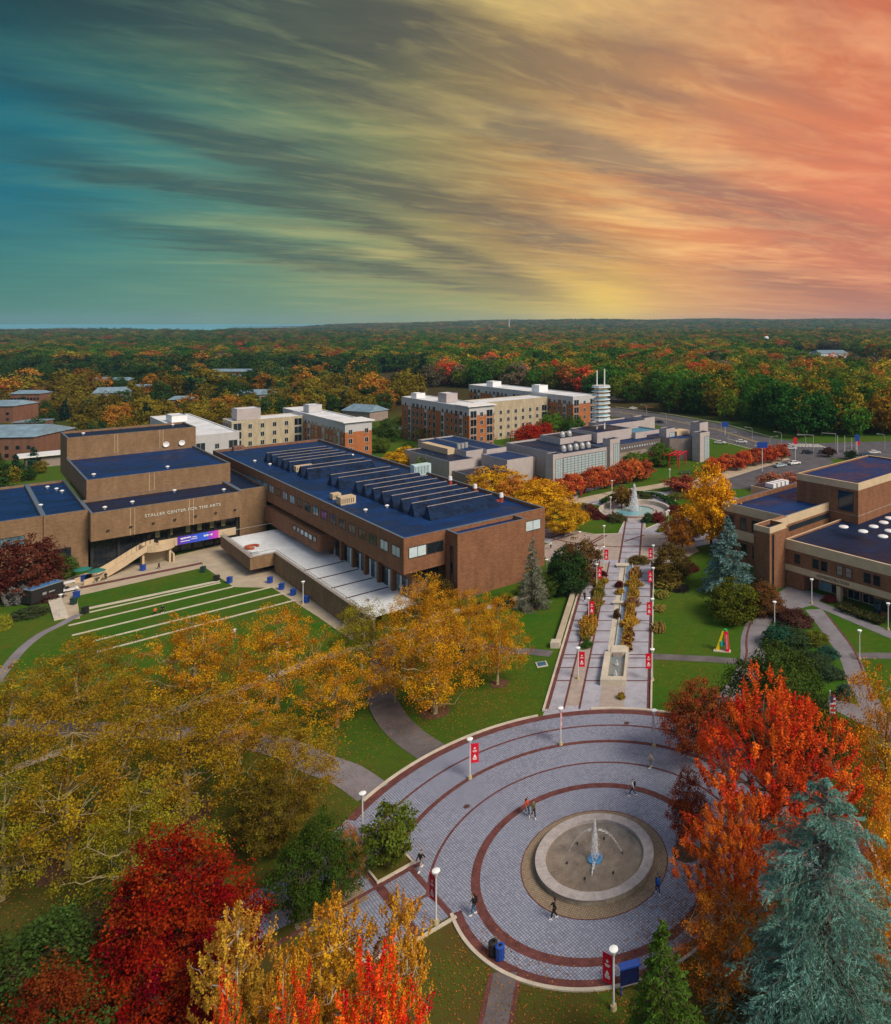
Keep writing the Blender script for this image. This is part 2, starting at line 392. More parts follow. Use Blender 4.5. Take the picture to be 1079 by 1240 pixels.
def gen_conifer(name,Ht,R,seed,bark,lev=26,per=9,droop=.25,tw=12,nd=5,ln=.45,wd=.07,lm=None,upc=.15,ex=.8,base=.3,rag=.35):
    rng=np.random.default_rng(seed); T=Tubes(); T.tube([[0,0,0],[0,0,Ht*.5],[0,0,Ht*.98]],[R*.06+.05,R*.035+.03,.02],7)
    Cs=[];Ds=[];Ns=[];LC=[];Ls=[]
    for i in range(lev):
        f=i/(lev-1); z=base+(Ht-base)*(1-(1-f)**1.0)*.985; L0=R*(1-f)**ex+.12
        for k in range(max(4,int(per*(1-.45*f)))):
            a=rng.uniform(0,6.283); L=L0*rng.uniform(1-rag,1.08); d=np.array([math.cos(a),math.sin(a),0])
            n=7; s=np.linspace(0,1,n); zz=z+rng.uniform(-.3,.3)*Ht/lev
            P=np.stack([d[0]*L*s,d[1]*L*s,zz+L*(upc*s*1.2-droop*s*s*1.6)+ .0*s],1)
            if L>.8: T.tube(P,np.linspace(.012*R+.012,.006,n),3)
            side=np.array([-d[1],d[0],0]); c=rng.uniform(0,1)
            m=max(5,int(tw*L/R)+3)
            st=rng.uniform(.18,1,m); sg=rng.choice([-1,1],m)
            tl=(.30*L*(1.15-st)+.10*L0+.18)*rng.uniform(.6,1.1,m)
            base_p=np.stack([np.interp(st,s,P[:,q]) for q in range(3)],1)
            td=nrm(d[None,:]*rng.uniform(.5,1.1,m)[:,None]+side[None,:]*(sg*rng.uniform(.4,1.1,m))[:,None]+np.array([0,0,-droop*.8])+rng.normal(size=(m,3))*.12)
            u=rng.uniform(0,1,(m,nd)); 
            cc=base_p[:,None,:]+td[:,None,:]*(u*tl[:,None])[...,None]; cc[...,2]-= (u*u*tl[:,None])*droop*.7
            cc+=rng.normal(size=cc.shape)*.05
            dd=np.repeat(td[:,None,:],nd,1)+rng.normal(size=cc.shape)*.38
            Cs.append(cc.reshape(-1,3)); Ds.append(dd.reshape(-1,3)); LC.append(np.full(m*nd,c))
    C=np.concatenate(Cs); D=nrm(np.concatenate(Ds)); n=len(C); 
    N=np.cross(D,rng.normal(size=(n,3))); N[:,2]=np.abs(N[:,2])
    N=nrm(N-D*np.sum(N*D,1,keepdims=True)); Bv=np.cross(N,D)
    l=(ln*rng.uniform(.6,1.3,n))[:,None]/2; w=(wd*rng.uniform(.7,1.4,n))[:,None]/2
    V=np.stack([C+D*l,C+Bv*w,C-D*l,C-Bv*w],1).reshape(-1,3)
    crown=np_mesh(name+'_crown',V,np.arange(4*n).reshape(n,4),lm or mat_leaf('leaf'),{'lv':rng.uniform(0,1,n),'lc':np.concatenate(LC)})
    return T.mesh(name+'_trunk',bark),crown
def put_tree(pair,label,loc,color,rz=0,scale=1,group=None,cat='tree',crown_name='crown'):
    r=thing(cat.replace(" ","_"),label,cat,loc,rz,group); r.scale=(scale,)*3 if not hasattr(scale,'__len__') else scale
    link('trunk',pair[0],r); link(crown_name,pair[1],r,color=color); return r
def top_h(py,Y): return H-(py-HY)*Y/F
# ---------------------------------------------------------------- camera, world, sun
cam_d=bpy.data.cameras.new('camera'); cam=bpy.data.objects.new('camera',cam_d); COL.objects.link(cam); SC.camera=cam
cam.location=(0,0,H); cam.rotation_euler=(rad(90),0,0)
cam_d.sensor_fit='VERTICAL'; cam_d.sensor_height=24; cam_d.sensor_width=24*.87; cam_d.lens=F/1240*24
cam_d.shift_x=(539.5-CX)/1240; cam_d.shift_y=-(620-HY)/1240; cam_d.clip_start=.5; cam_d.clip_end=90000
SC.view_settings.view_transform='Standard'; SC.view_settings.look='None'; SC.view_settings.exposure=EXPO; SC.view_settings.gamma=1
SC.render.engine='CYCLES'; SC.cycles.max_bounces=5; SC.cycles.diffuse_bounces=2; SC.cycles.glossy_bounces=2; SC.cycles.transmission_bounces=3; SC.cycles.transparent_max_bounces=6; SC.cycles.volume_bounces=0
def srgb(r,g,b):
    f=lambda c:(c/255/12.92 if c/255<=.04045 else ((c/255+.055)/1.055)**2.4)
    return (f(r),f(g),f(b))
W=bpy.data.worlds.new('World'); SC.world=W; W.use_nodes=True; nt=W.node_tree; nt.nodes.clear(); B=NB(nt)
wo=B.n('ShaderNodeOutputWorld'); bg=B.n('ShaderNodeBackground'); B.l(bg.outputs[0],wo.inputs[0])
d=B.n('ShaderNodeTexCoord').outputs['Generated']; sp=B.n('ShaderNodeSeparateXYZ'); B.l(d,sp.inputs[0])
x,y,z=sp.outputs
az=B.math('ARCTAN2',x,y)                       # azimuth, 0 = ahead
rr=B.math('SQRT',B.math('ADD',B.math('MULTIPLY',x,x),B.math('MULTIPLY',y,y)))
el=B.math('DIVIDE',z,B.math('MAXIMUM',rr,.02))  # tan elevation
def AZ(px): return math.atan((px-CX)/F)
def EL(px,py): return ((HY-py)/F)*math.cos(AZ(px))
A0,A1=-1.1,.6
def azr(stops): return B.ramp(B.math('DIVIDE',B.math('SUBTRACT',az,A0),A1-A0,clamp=True),[((AZ(p)-A0)/(A1-A0),srgb(*c)) for p,c in stops],'B_SPLINE')
low=azr([(-300,(62,120,112)),(0,(78,134,120)),(200,(96,142,122)),(400,(124,150,116)),(560,(160,164,108)),(640,(186,172,106)),(700,(236,204,104)),(745,(244,208,100)),(800,(228,178,108)),(900,(214,152,108)),(1079,(196,124,104))])
mid=azr([(-300,(16,96,128)),(0,(26,112,134)),(180,(58,134,132)),(400,(118,146,108)),(560,(172,152,96)),(720,(222,150,94)),(880,(230,146,104)),(1079,(226,130,100))])
hig=azr([(-300,(20,58,70)),(0,(26,76,84)),(200,(64,96,86)),(400,(92,108,86)),(560,(140,130,92)),(740,(200,152,98)),(900,(222,146,98)),(1079,(216,116,86))])
e1=B.ramp(el,[(0.0,0.0),(.16,1.0)],'EASE'); e2=B.ramp(el,[(.16,0.0),(.36,1.0)],'EASE')
base=B.mix(e2,B.mix(e1,low,mid),hig)
# cloud-plane coordinates: streaks run towards one vanishing azimuth near the horizon
zz=B.math('MAXIMUM',el,.012)
k=B.math('DIVIDE',1.0,B.math('ADD',zz,.07))
dx=B.math('DIVIDE',x,B.math('MAXIMUM',rr,.02)); dy=B.math('DIVIDE',y,B.math('MAXIMUM',rr,.02))
def layer(deg,along,off,warp,wscale):
    pa=rad(deg); ca,sa=math.cos(pa),math.sin(pa)
    U=B.math('MULTIPLY',B.math('SUBTRACT',B.math('MULTIPLY',dx,ca),B.math('MULTIPLY',dy,sa)),k)
    V=B.math('MULTIPLY',B.math('ADD',B.math('MULTIPLY',dx,sa),B.math('MULTIPLY',dy,ca)),k)
    cv=B.n('ShaderNodeCombineXYZ'); B.l(U,cv.inputs[0]); B.l(B.math('MULTIPLY',V,along),cv.inputs[1]); cv.inputs[2].default_value=off
    wn=B.n('ShaderNodeTexNoise'); B.l(cv.outputs[0],wn.inputs['Vector']); wn.inputs['Scale'].default_value=wscale; wn.inputs['Detail'].default_value=3
    va=B.n('ShaderNodeVectorMath',operation='MULTIPLY_ADD'); B.l(wn.outputs['Color'],va.inputs[0]); va.inputs[1].default_value=(warp,warp,0); B.l(cv.outputs[0],va.inputs[2])
    return va.outputs[0]
La=layer(60,.30,0,.55,.8); Lb=layer(66,.40,5.3,.50,1.2); Lc=layer(53,.34,9.1,.65,1.0)
n1=B.noise(La,1.25,12,.60); n2=B.noise(Lb,3.4,12,.62,.2); n3=B.noise(Lb,1.7,12,.60,.15); n4=B.noise(Lc,1.6,12,.66); nf=B.noise(Lc,9,6,.6,.4)
def band(p0,p1,w,amp):
    a0,e0=AZ(p0[0]),EL(*p0); a1,e1_=AZ(p1[0]),EL(*p1)
    s=(e1_-e0)/(a1-a0)
    dd=B.math('SUBTRACT',el2,B.math('ADD',B.math('MULTIPLY',B.math('SUBTRACT',az,a0),s),e0))
    g=B.math('EXPONENT',B.math('MULTIPLY',B.math('MULTIPLY',dd,dd),-1/(w*w)))
    t0=B.ramp(B.math('DIVIDE',B.math('SUBTRACT',az,a0-.12),.24,clamp=True),[(0,0.0),(1,1.0)],'EASE')
    t1=B.ramp(B.math('DIVIDE',B.math('SUBTRACT',a1+.12,az),.24,clamp=True),[(0,0.0),(1,1.0)],'EASE')
    return B.math('MULTIPLY',B.math('MULTIPLY',g,t0),B.math('MULTIPLY',t1,amp))
el2=B.math('ADD',el,B.math('ADD',B.math('MULTIPLY',B.math('SUBTRACT',n2,.5),.055),B.math('MULTIPLY',B.math('SUBTRACT',n1,.5),.05)))
tot=None
for bd in [((40,186),(420,258),.015,1.15),((420,258),(650,345),.015,1.0),((100,262),(420,318),.015,.85),((420,318),(640,356),.012,.8),((270,180),(480,232),.026,.9),((480,232),(760,305),.026,.8),
           ((-60,-60),(520,20),.075,1.0),((0,95),(330,190),.018,.8),((300,70),(640,170),.03,.5),((625,150),(900,240),.026,1.2),((900,240),(1100,300),.032,.75),((600,300),(800,350),.012,.4),((880,335),(1090,368),.014,.7),((700,40),(1000,120),.022,.3)]:
    b_=band(*bd); tot=b_ if tot is None else B.math('ADD',tot,b_)
lowf=B.ramp(el,[(.02,0.0),(.10,1.0)],'EASE')
fade=B.ramp(B.math('DIVIDE',B.math('SUBTRACT',az,AZ(-60)),AZ(430)-AZ(-60),clamp=True),[(0,.22),(1,1.0)])
dk=B.math('ADD',B.math('MULTIPLY',tot,B.math('ADD',.35,B.math('MULTIPLY',n2,1.35))),B.math('MULTIPLY',B.math('MULTIPLY',B.ramp(n4,[(.46,0.0),(.70,1.0)]),B.math('MULTIPLY',lowf,fade)),.80))
dk=B.math('MULTIPLY',B.math('MINIMUM',dk,1.0),.68)
dkcol=azr([(-300,(26,60,76)),(0,(36,62,74)),(200,(56,74,80)),(400,(70,76,80)),(560,(84,84,86)),(720,(106,100,100)),(880,(132,110,106)),(1079,(158,104,92))])
ltcol=azr([(-300,(60,130,130)),(0,(70,140,128)),(250,(140,166,120)),(450,(182,172,114)),(600,(216,188,118)),(740,(250,200,124)),(900,(253,192,130)),(1079,(246,168,124))])
lt=B.math('MULTIPLY',B.math('MULTIPLY',B.ramp(n3,[(.47,0.0),(.66,1.0)]),fade),B.math('ADD',.25,B.math('MULTIPLY',lowf,.65)))
wis=B.math('MULTIPLY',B.math('MULTIPLY',B.ramp(nf,[(.5,0.0),(.75,1.0)]),B.math('MULTIPLY',fade,lowf)),.35)
sky=B.mix(dk,B.mix(lt,base,ltcol),dkcol)
sky=B.mix(wis,sky,ltcol)
fine=B.math('ADD',.86,B.math('MULTIPLY',n2,.28))
cc=B.n('ShaderNodeCombineXYZ'); [B.l(fine,cc.inputs[i]) for i in range(3)]
sky=B.mix(1.0,sky,cc.outputs[0],'MULTIPLY')
# overhead and behind the viewer the overcast opens to a soft neutral light
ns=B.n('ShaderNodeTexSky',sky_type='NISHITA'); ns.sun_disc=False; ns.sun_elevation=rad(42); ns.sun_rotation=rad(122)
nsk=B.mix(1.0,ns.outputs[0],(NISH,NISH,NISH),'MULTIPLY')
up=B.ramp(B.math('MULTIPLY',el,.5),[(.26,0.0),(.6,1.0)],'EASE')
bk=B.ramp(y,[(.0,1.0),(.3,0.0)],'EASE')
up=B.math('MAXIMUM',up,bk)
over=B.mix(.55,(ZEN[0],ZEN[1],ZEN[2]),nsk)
ex=2**(-EXPO)
skye=B.mix(1.0,sky,(ex,ex,ex),'MULTIPLY')
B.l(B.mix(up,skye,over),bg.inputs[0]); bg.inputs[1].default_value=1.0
sd=bpy.data.lights.new('sun','SUN'); so=bpy.data.objects.new('sun',sd); COL.objects.link(so)
sd.energy=SUN; sd.angle=rad(SUNANG); sd.color=(1,.84,.66)
# light comes from behind the viewer, to the right
sdir=Vector((math.sin(rad(122)),math.cos(rad(122)),math.tan(rad(42)))).normalized()
so.rotation_euler=sdir.to_track_quat('Z','Y').to_euler(); so.location=(40,-60,120)
# ---------------------------------------------------------------- materials of the setting
def mat_grass():
    m=bpy.data.materials.new('lawn_grass'); nt=nodes(m); B=NB(nt)
    o=B.n('ShaderNodeOutputMaterial'); p=B.n('ShaderNodeBsdfPrincipled'); B.l(p.outputs[0],o.inputs[0])
    co=B.n('ShaderNodeNewGeometry').outputs['Position']
    a=B.noise(co,.06,5,.6); b=B.noise(co,.9,5,.7); c=B.noise(co,7,3,.7)
    g=B.mix(B.ramp(a,[(.38,0.0),(.62,1.0)]),(.040,.135,.006),(.085,.135,.010))
    g=B.mix(B.ramp(b,[(.35,0.0),(.8,.8)]),g,(.026,.075,.006))
    g=B.mix(B.ramp(B.noise(co,.23,4,.7),[(.56,0.0),(.74,.75)]),g,(.14,.095,.018))
    g=B.mix(B.ramp(c,[(.35,.35),(.75,0.0)]),g,(.016,.045,.004))
    leaf=B.math('MULTIPLY',B.ramp(B.noise(co,16,1,.5),[(.66,0.0),(.70,1.0)]),B.ramp(B.noise(co,.14,3,.6),[(.46,0.0),(.62,1.0)]))
    g=B.mix(leaf,g,(.30,.12,.02))
    sx=B.n('ShaderNodeSeparateXYZ'); B.l(co,sx.inputs[0])
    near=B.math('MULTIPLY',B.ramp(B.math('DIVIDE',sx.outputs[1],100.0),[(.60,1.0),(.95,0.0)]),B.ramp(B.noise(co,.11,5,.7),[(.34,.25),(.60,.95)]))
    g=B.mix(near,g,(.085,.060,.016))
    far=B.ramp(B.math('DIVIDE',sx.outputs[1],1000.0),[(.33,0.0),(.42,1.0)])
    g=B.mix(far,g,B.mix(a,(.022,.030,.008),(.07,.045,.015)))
    B.l(g,p.inputs['Base Color']); p.inputs['Roughness'].default_value=.95; p.inputs['Specular IOR Level'].default_value=.1
    bn=B.n('ShaderNodeBump'); bn.inputs['Strength'].default_value=.5; bn.inputs['Distance'].default_value=.08; B.l(c,bn.inputs['Height']); B.l(bn.outputs[0],p.inputs['Normal'])
    return m
M_GRASS=mat_grass()
def mat_paver(name,cA,cB,joint,s=3.1,jw=.40,ang=45,stain=.5):
    m=bpy.data.materials.new(name); nt=nodes(m); B=NB(nt)
    o=B.n('ShaderNodeOutputMaterial'); p=B.n('ShaderNodeBsdfPrincipled'); B.l(p.outputs[0],o.inputs[0])
    co=B.n('ShaderNodeNewGeometry').outputs['Position']
    mp=B.n('ShaderNodeMapping'); B.l(co,mp.inputs[0]); mp.inputs['Rotation'].default_value=(0,0,rad(ang))
    vo=B.n('ShaderNodeTexVoronoi',feature='DISTANCE_TO_EDGE'); B.l(mp.outputs[0],vo.inputs['Vector']); vo.inputs['Scale'].default_value=s; vo.inputs['Randomness'].default_value=.12; vo.voronoi_dimensions='2D'
    v2=B.n('ShaderNodeTexVoronoi',feature='F1'); B.l(mp.outputs[0],v2.inputs['Vector']); v2.inputs['Scale'].default_value=s; v2.inputs['Randomness'].default_value=.12; v2.voronoi_dimensions='2D'
    cell=B.n('ShaderNodeSeparateColor'); B.l(v2.outputs['Color'],cell.inputs[0])
    c=B.mix(B.math('MULTIPLY',cell.outputs[0],1.0),cA,cB)
    st=B.ramp(B.noise(co,.16,6,.65),[(.36,0.0),(.66,1.0)])
    c=B.mix(B.math('MULTIPLY',st,stain),c,tuple(k*1.65 for k in cA))
    j=B.ramp(vo.outputs['Distance'],[(jw*.35,1.0),(jw*.75,0.0)])
    c=B.mix(B.math('MULTIPLY',j,.85),c,joint)
    B.l(c,p.inputs['Base Color']); p.inputs['Roughness'].default_value=.72; p.inputs['Specular IOR Level'].default_value=.35
    return m
M_PAVE=mat_paver('grey_pavers',(.18,.225,.31),(.31,.355,.46),(.085,.06,.08),4.3,.20,stain=.4)
M_PAVE2=mat('mall_pavers',(.33,.34,.40),.8,.14,.5,fine=6,coord='Object')
M_COB=mat_paver('cobbles',(.22,.17,.12),(.32,.25,.17),(.10,.075,.05),5,.22,20,.2)
M_RED=mat('red_brick_band',(.12,.042,.040),.85,.25,1.2,fine=9)
M_TAN=mat('tan_paver',(.34,.29,.26),.85,.12,1.0,fine=8)
M_CONC=mat('concrete',(.40,.34,.25),.85,.12,.35,fine=5)
M_PALE=mat('pale_stone',(.50,.46,.38),.8,.12,.6,fine=6)
M_GRAN=mat('granite',(.36,.33,.32),.7,.12,.8,fine=10)
M_ASPH=mat('asphalt',(.085,.085,.10),.85,.2,.3,fine=9)
M_PATH=mat('path_asphalt',(.12,.11,.115),.85,.18,.4,fine=9)
M_GPATH=mat('grey_path',(.19,.18,.20),.85,.14,.4,fine=9)
M_LINE=mat('road_paint',(.75,.73,.65),.6,.1,1)
M_YEL=mat('yellow_paint',(.6,.4,.05),.6,.1,1)
M_MULCH=mat('mulch',(.10,.052,.030),.95,.3,1.5,fine=9,bump=.5)
M_WATER=mat_glass('pool_water',(.16,.42,.50),.06,.12)
# ---------------------------------------------------------------- ground sheet, sea
def geo(a,b,step,g=1.12):
    out=[];v=a;s=step
    while v<b: out.append(v); v+=s; s*=g
    out.append(b); return out
ys=[-60,-20,10,30]+list(np.arange(40,262,2.0))+geo(264,15000,4,1.07)
xr=list(np.arange(-210,64,2.0)); xs=[-v for v in geo(214,16000,4,1.10)][::-1]+xr+geo(66,9000,4,1.10)
nx,ny=len(xs),len(ys)
V=[(X_,Y_,(terr(X_,Y_)-(.09 if -3.49<terr(X_,Y_)<-.005 else 0) if Y_>30 else 0)-(10*sm((Y_-3300-max(0,X_/max(Y_,1)+.62)*16000)/250)*(1-sm((X_/max(Y_,1)+.36)/.06))) ) for Y_ in ys for X_ in xs]
i=np.arange(nx-1)[None,:]; j=np.arange(ny-1)[:,None]*nx
Fg=np.stack([i+j,i+j+1,i+j+nx+1,i+j+nx],-1).reshape(-1,4)
g=link('ground',np_mesh('ground',V,Fg,M_GRASS,smooth=True)); g['kind']='structure'
mb=MB(); mb.add([(-60000,3300,.4),(60000,3300,.4),(60000,80000,.4),(-60000,80000,.4)],[(0,1,2,3)])
M_SEA=mat('sea_water',(.10,.44,.58),.35,.15,.002,fine=.004,spec=.4); sea=mb.build('sea',M_SEA); sea['kind']='structure'
# ---------------------------------------------------------------- plaza
PC=(-5.9,67.0)
def arc(c,r,a0,a1,n): return [(c[0]+r*math.cos(rad(a0+(a1-a0)*i/n)),c[1]+r*math.sin(rad(a0+(a1-a0)*i/n))) for i in range(n+1)]
pl=arc(PC,26.1,-8,168,80)+[(-33,66),(-41,57),(-37.5,53.5),(-28.5,62),(-24.8,58.2),(-22.6,56.2),(-19.7,58.7),(-17.4,60.8)]+arc(PC,13.0,208,316,40)+[(8.2,62.2)]
drape('plaza_paving',pl,.02,M_PAVE)
for r0,r1 in ((10.4,11.2),(14.75,15.0),(18.75,19.3),(22.3,22.6),(25.1,26.1)):
    a0,a1={10.4:(0,360),25.1:(-8,168)}.get(r0,(-20,185))
    if r0==14.75: a0,a1=(-30,197)
    arc_strip('paving_band',PC,r0,r1,a0,a1,.032,M_RED)
arc_strip('paving_band',PC,12.3,13.0,208,316,.032,M_RED)
arc_strip('paving_band',PC,6.72,6.82,0,360,.036,M_RED)
mb=MB(); mb.lathe(PC[0],PC[1],[(5.4,.034),(6.75,.034)],72); o=mb.build('cobble_ring',M_COB); o['kind']='structure'
arc_strip('plaza_kerb',PC,26.1,26.45,-8,84.2+12,.0,M_PALE,.16,80)
arc_strip('plaza_kerb',PC,26.1,26.45,111,162,.0,M_PALE,.16,60)
arc_strip('plaza_kerb',PC,13.0,13.28,208,316,.0,M_PALE,.12,60)
for pts,w in (([(-17.1,60.3),(-27.5,70.7)],.45),([(-19.6,58.6),(-29,68)],.75),([(-25,57.9),(-34.5,67.4)],.3),([(-24.9,63.7),(-21.9,66.7)],.4),([(-31,57.6),(-22.9,65.8)],.4),([(-22.2,60.9),(-19.8,63.3)],.3)):
    strip('paving_band',pts,w,.036,M_RED,px=False)
strip('plaza_kerb',[(-17.0,60.5),(-19.6,58.2),(-20.2,58.8),(-22.6,56.0),(-25,57.5)],.28,0,M_PALE,.14,px=False)
strip('cobble_patch',[(-30.2,59.6),(-26.2,63.6)],3.2,.034,M_COB,px=False)
strip('cobble_patch',[(-33.5,62.5),(-31.2,60.6)],2.6,.034,M_GPATH,px=False)
# ---------------------------------------------------------------- mall
MX0,MX1=-14.7,-1.05
def rect(name,x0,x1,y0,y1,off,m,**k): return drape(name,[(x0,y0),(x1,y0),(x1,y1),(x0,y1)],off,m,**k)
ytop=lambda x:PC[1]+math.sqrt(26.1**2-(x-PC[0])**2)
drape('mall_paving',[(x_,ytop(x_)+.03) for x_ in np.linspace(MX0,MX1,14)]+[(MX1,152),(MX0,152)],.02,M_PAVE2)
rect('paving_strip',-12.15,-10.35,94,150,.026,M_TAN); rect('paving_strip',-7.75,-4.5,93.3,99.2,.026,M_TAN); rect('paving_strip',-7.75,-6.7,110,148,.030,M_PALE)
for x0,x1 in ((MX0,MX0+.5),(-12.4,-12.12),(-10.38,-10.1),(MX1-.45,MX1)): rect('paving_band',x0,x1,93.2,151,.036,M_RED)
k=0
for yy in [100.6,104.4,107.4,108.5,112.8,116.9,121,124.6,128,131.6,135.5,139.8,144,148.2]:
    for x0,x1 in ((MX0+.5,-12.4),(-10.1,-7.8),(-4.4,MX1-.45)): rect('paving_band',x0,x1,yy-.13,yy+.13,.034,M_RED)
strip('mall_kerb',[(MX0-.12,92.6),(MX0-.12,138)],.28,0,M_PALE,.22,px=False)
strip('mall_kerb',[(MX1+.14,93),(MX1+.14,150)],.24,0,M_PALE,.25,px=False)
# approach to far fountain
FC=(-6.3,190.7)
mb=MB(); mb.lathe(FC[0],FC[1],[(0,.012),(33,.012)],72); o=mb.build('crossing_paving',mat('crossing_pavers',(.33,.34,.40),.8,.14,.3,fine=6)); o['kind']='structure'
rect('fountain_walk',-8.4,-3.8,151,185.6,.022,M_PAVE2)
for x0 in (-8.4,-4.2): rect('paving_band',x0,x0+.4,150,185.4,.034,M_RED)
for yy in (153,157,161.5,166,170.5,175,180): rect('paving_band',-8.0,-4.2,yy,yy+.3,.034,M_RED)
drape('crossing_paving',[(-22,149),(3,149),(9,158),(6,170),(-20,172),(-27,160)],.016,M_TAN)
for pts in ([(664,652),(701,641)],[(668,655),(705,644)],[(708,661),(730,648)],[(713,661),(735,648)],[(756,656),(780,648)]): strip('paving_band',pts,.5,.034,M_RED)
arc_strip('paving_band',FC,29.6,30.1,200,335,.030,M_RED); arc_strip('paving_band',FC,24.6,25.0,285,335,.030,M_RED)
def bed(pts,m=None,kerb=True,off=.03):
    drape_px('planting_bed',pts,off,m or M_GRASS)
    if kerb: strip('bed_kerb',pts+[pts[0]],.3,0,M_PALE,.14)
bed([(668,622),(671,632),(688,642),(720,647.5),(749,646.5),(756,632),(748,622),(725,612),(700,608)])
bed([(781,641),(800,633),(812,632),(840,622),(858,606),(846,590),(826,596),(818,606),(808,620),(790,628),(781,631)])
bed([(700,604),(735,596),(770,594),(806,596),(830,588),(845,584),(835,579),(800,584),(740,588),(700,598)],kerb=False)
# ---------------------------------------------------------------- paths
strip('concrete_walk',[(655,716),(630,724),(585,737),(474,773),(374,802),(300,832),(180,872),(60,915),(-60,960)],2.0,.04,M_CONC)
strip('asphalt_path',[(525,912),(497,893),(476,872),(464,850),(462,825),(463,800),(466,780)],3.6,.03,M_PATH,sub=4)
strip('asphalt_path',[(466,782),(500,772),(545,775),(600,786),(640,789),(668,792)],2.0,.036,M_PATH,sub=4)
strip('asphalt_path',[(790,795),(830,797),(870,799),(903,803)],1.9,.036,M_PATH,sub=3)
strip('grey_path',[(452,960),(420,938),(385,925),(340,905),(250,890),(150,885),(0,880)],3.6,.03,M_GPATH,sub=3)
strip('paving_band',[(590,1290),(603,1225),(612,1178)],2.5,.026,M_RED,sub=3); strip('asphalt_path',[(590,1290),(603,1225),(612,1178)],1.8,.04,M_PATH,sub=3)
for dx in (-1,1):
    pass
strip('grey_path',[(962,715),(938,733),(921,750),(912,772),(912,795),(905,818),(890,840),(872,862),(858,880)],3.8,.03,M_GPATH,sub=4)
strip('paving_band',[(925,733),(911,750),(904,772),(904,795),(896,814)],.35,.036,M_RED,sub=4)
strip('asphalt_path',[(985,738),(1000,756),(1014,775),(1029,797),(1040,828),(1052,850),(1062,870)],3.0,.03,M_GPATH,sub=4)
strip('paving_band',[(1000,742),(1014,760),(1030,781),(1040,800),(1052,836),(1056,850)],.35,.036,M_RED,sub=4)
strip('asphalt_path',[(1030,795),(1060,794),(1110,795)],2.0,.034,M_PATH)
strip('grey_path',[(1004,848),(1030,860),(1056,874),(1090,890)],3.2,.03,M_GPATH)
strip('concrete_walk',[(986,730),(1015,742),(1050,757),(1100,778)],2.4,.04,M_GPATH)
drape_px('entrance_paving',[(934,740),(941,722),(955,708),(1000,722),(985,733),(966,738)],.05,M_GPATH)
strip('concrete_walk',[(520,655),(600,628),(640,618),(700,607),(745,597),(790,590),(835,582)],5.0,.03,M_CONC)
strip('paving_band',[(640,624),(700,612),(760,601)],.5,.04,M_RED)
# ---------------------------------------------------------------- Staller-side plaza and lawn
drape_px('arts_plaza',[(50,722),(72,703),(118,690),(200,676),(286,655),(345,650),(352,700),(400,732),(455,765),(425,775),(385,747),(330,712),(283,711),(248,687),(93,722),(97,749),(80,752),(73,723)],.03,M_CONC)
strip('paving_band',[(97,712),(245,682)],1.5,.045,M_RED)
strip('grey_path',[(96,744),(72,757),(50,768),(28,785),(10,806),(-8,830)],1.5,.035,M_GPATH,sub=4)
for (a_,b_,w) in (((108,737),(265,704),.8),((108,742),(267,706),.25),((83,758),(282,711),.3),((87,770),(327,711.7),.3),((112,777),(343,719),.3),((117,790),(358,727),.3)):
    strip('lawn_kerb',[a_,b_],w,.0,M_PALE,.16)
strip('ramp_wall',[(64,720),(74,750)],2.0,.0,M_PALE,.35)
# ---------------------------------------------------------------- roads
drape_px('road',[(630,487),(700,490),(745,494),(810,503),(870,513),(935,531),(985,537),(1085,534),(1140,538),(1140,556),(1040,555),(990,556),(950,552),(900,540),(860,530),(800,516),(760,506),(630,497)],.02,M_ASPH)
drape_px('road',[(815,588),(850,585),(885,577),(925,563),(955,553),(1000,553),(1010,560),(985,570),(965,580),(985,600),(930,592),(880,592),(850,600),(815,602)],.026,M_ASPH)
drape_px('car_park',[(660,482),(745,480),(752,486),(660,490)],.03,M_ASPH)
for o_ in (0,1):
    strip('road_line',[(660,489+o_*.8),(745,498+o_*.8),(810,508+o_*.8),(870,520+o_),(930,539+o_)],.25,.032,M_YEL)
for a_,b_ in (((880,531),(905,537)),((913,539),(940,545)),((790,505),(815,509)),((830,511),(855,515))): strip('road_line',[a_,b_],.25,.032,M_LINE)
for t in range(9): strip('road_line',[(955+t*4.2,537+t*.1),(966+t*4.2,541+t*.1)],.5,.034,M_LINE)
strip('road_kerb',[(745,492.8),(810,501.7),(870,511.5),(935,529.5)],.5,0,M_PALE,.15)
strip('road_kerb',[(860,531),(900,541.5),(950,553.5)],.5,0,M_PALE,.15)
drape_px('pavement',[(830,584),(868,572),(905,562),(945,553),(958,556),(925,566),(880,580),(835,592)],.04,M_CONC)
drape_px('car_park',[(455,462),(500,464),(512,474),(470,476)],.03,M_ASPH)
# ---------------------------------------------------------------- buildings
BR=mat_brick('brown_brick',(.28,.18,.10),(.225,.14,.078))
BR2=mat_brick('red_brown_brick',(.28,.135,.070),(.215,.10,.055))
M_ROOF=mat_roof('blue_membrane',(.003,.036,.145))
M_ROOF2=mat_roof('dark_membrane',(.008,.020,.065))
M_COPE=mat('metal_coping',(.10,.14,.20),.5,.1,1)
M_CREAM=mat('cream_precast',(.52,.41,.27),.8,.08,.5,fine=4)
M_WROOF=mat('white_membrane',(.62,.66,.70),.7,.12,.15,fine=1.5)
M_GL=mat_glass('dark_glazing',(.012,.018,.024)); M_GLB=mat_glass('sky_glazing',(.10,.19,.24),.1,.9); M_GLW=mat_glass('frosted_reflection_glazing',(.42,.52,.56),.3,.15)  # pale glass: frosted panes, also white reflections painted on ordinary windows
M_FR=mat('dark_frame',(.03,.03,.035),.5,.1,1); M_FRW=mat('pale_frame',(.45,.47,.47),.5,.1,1)
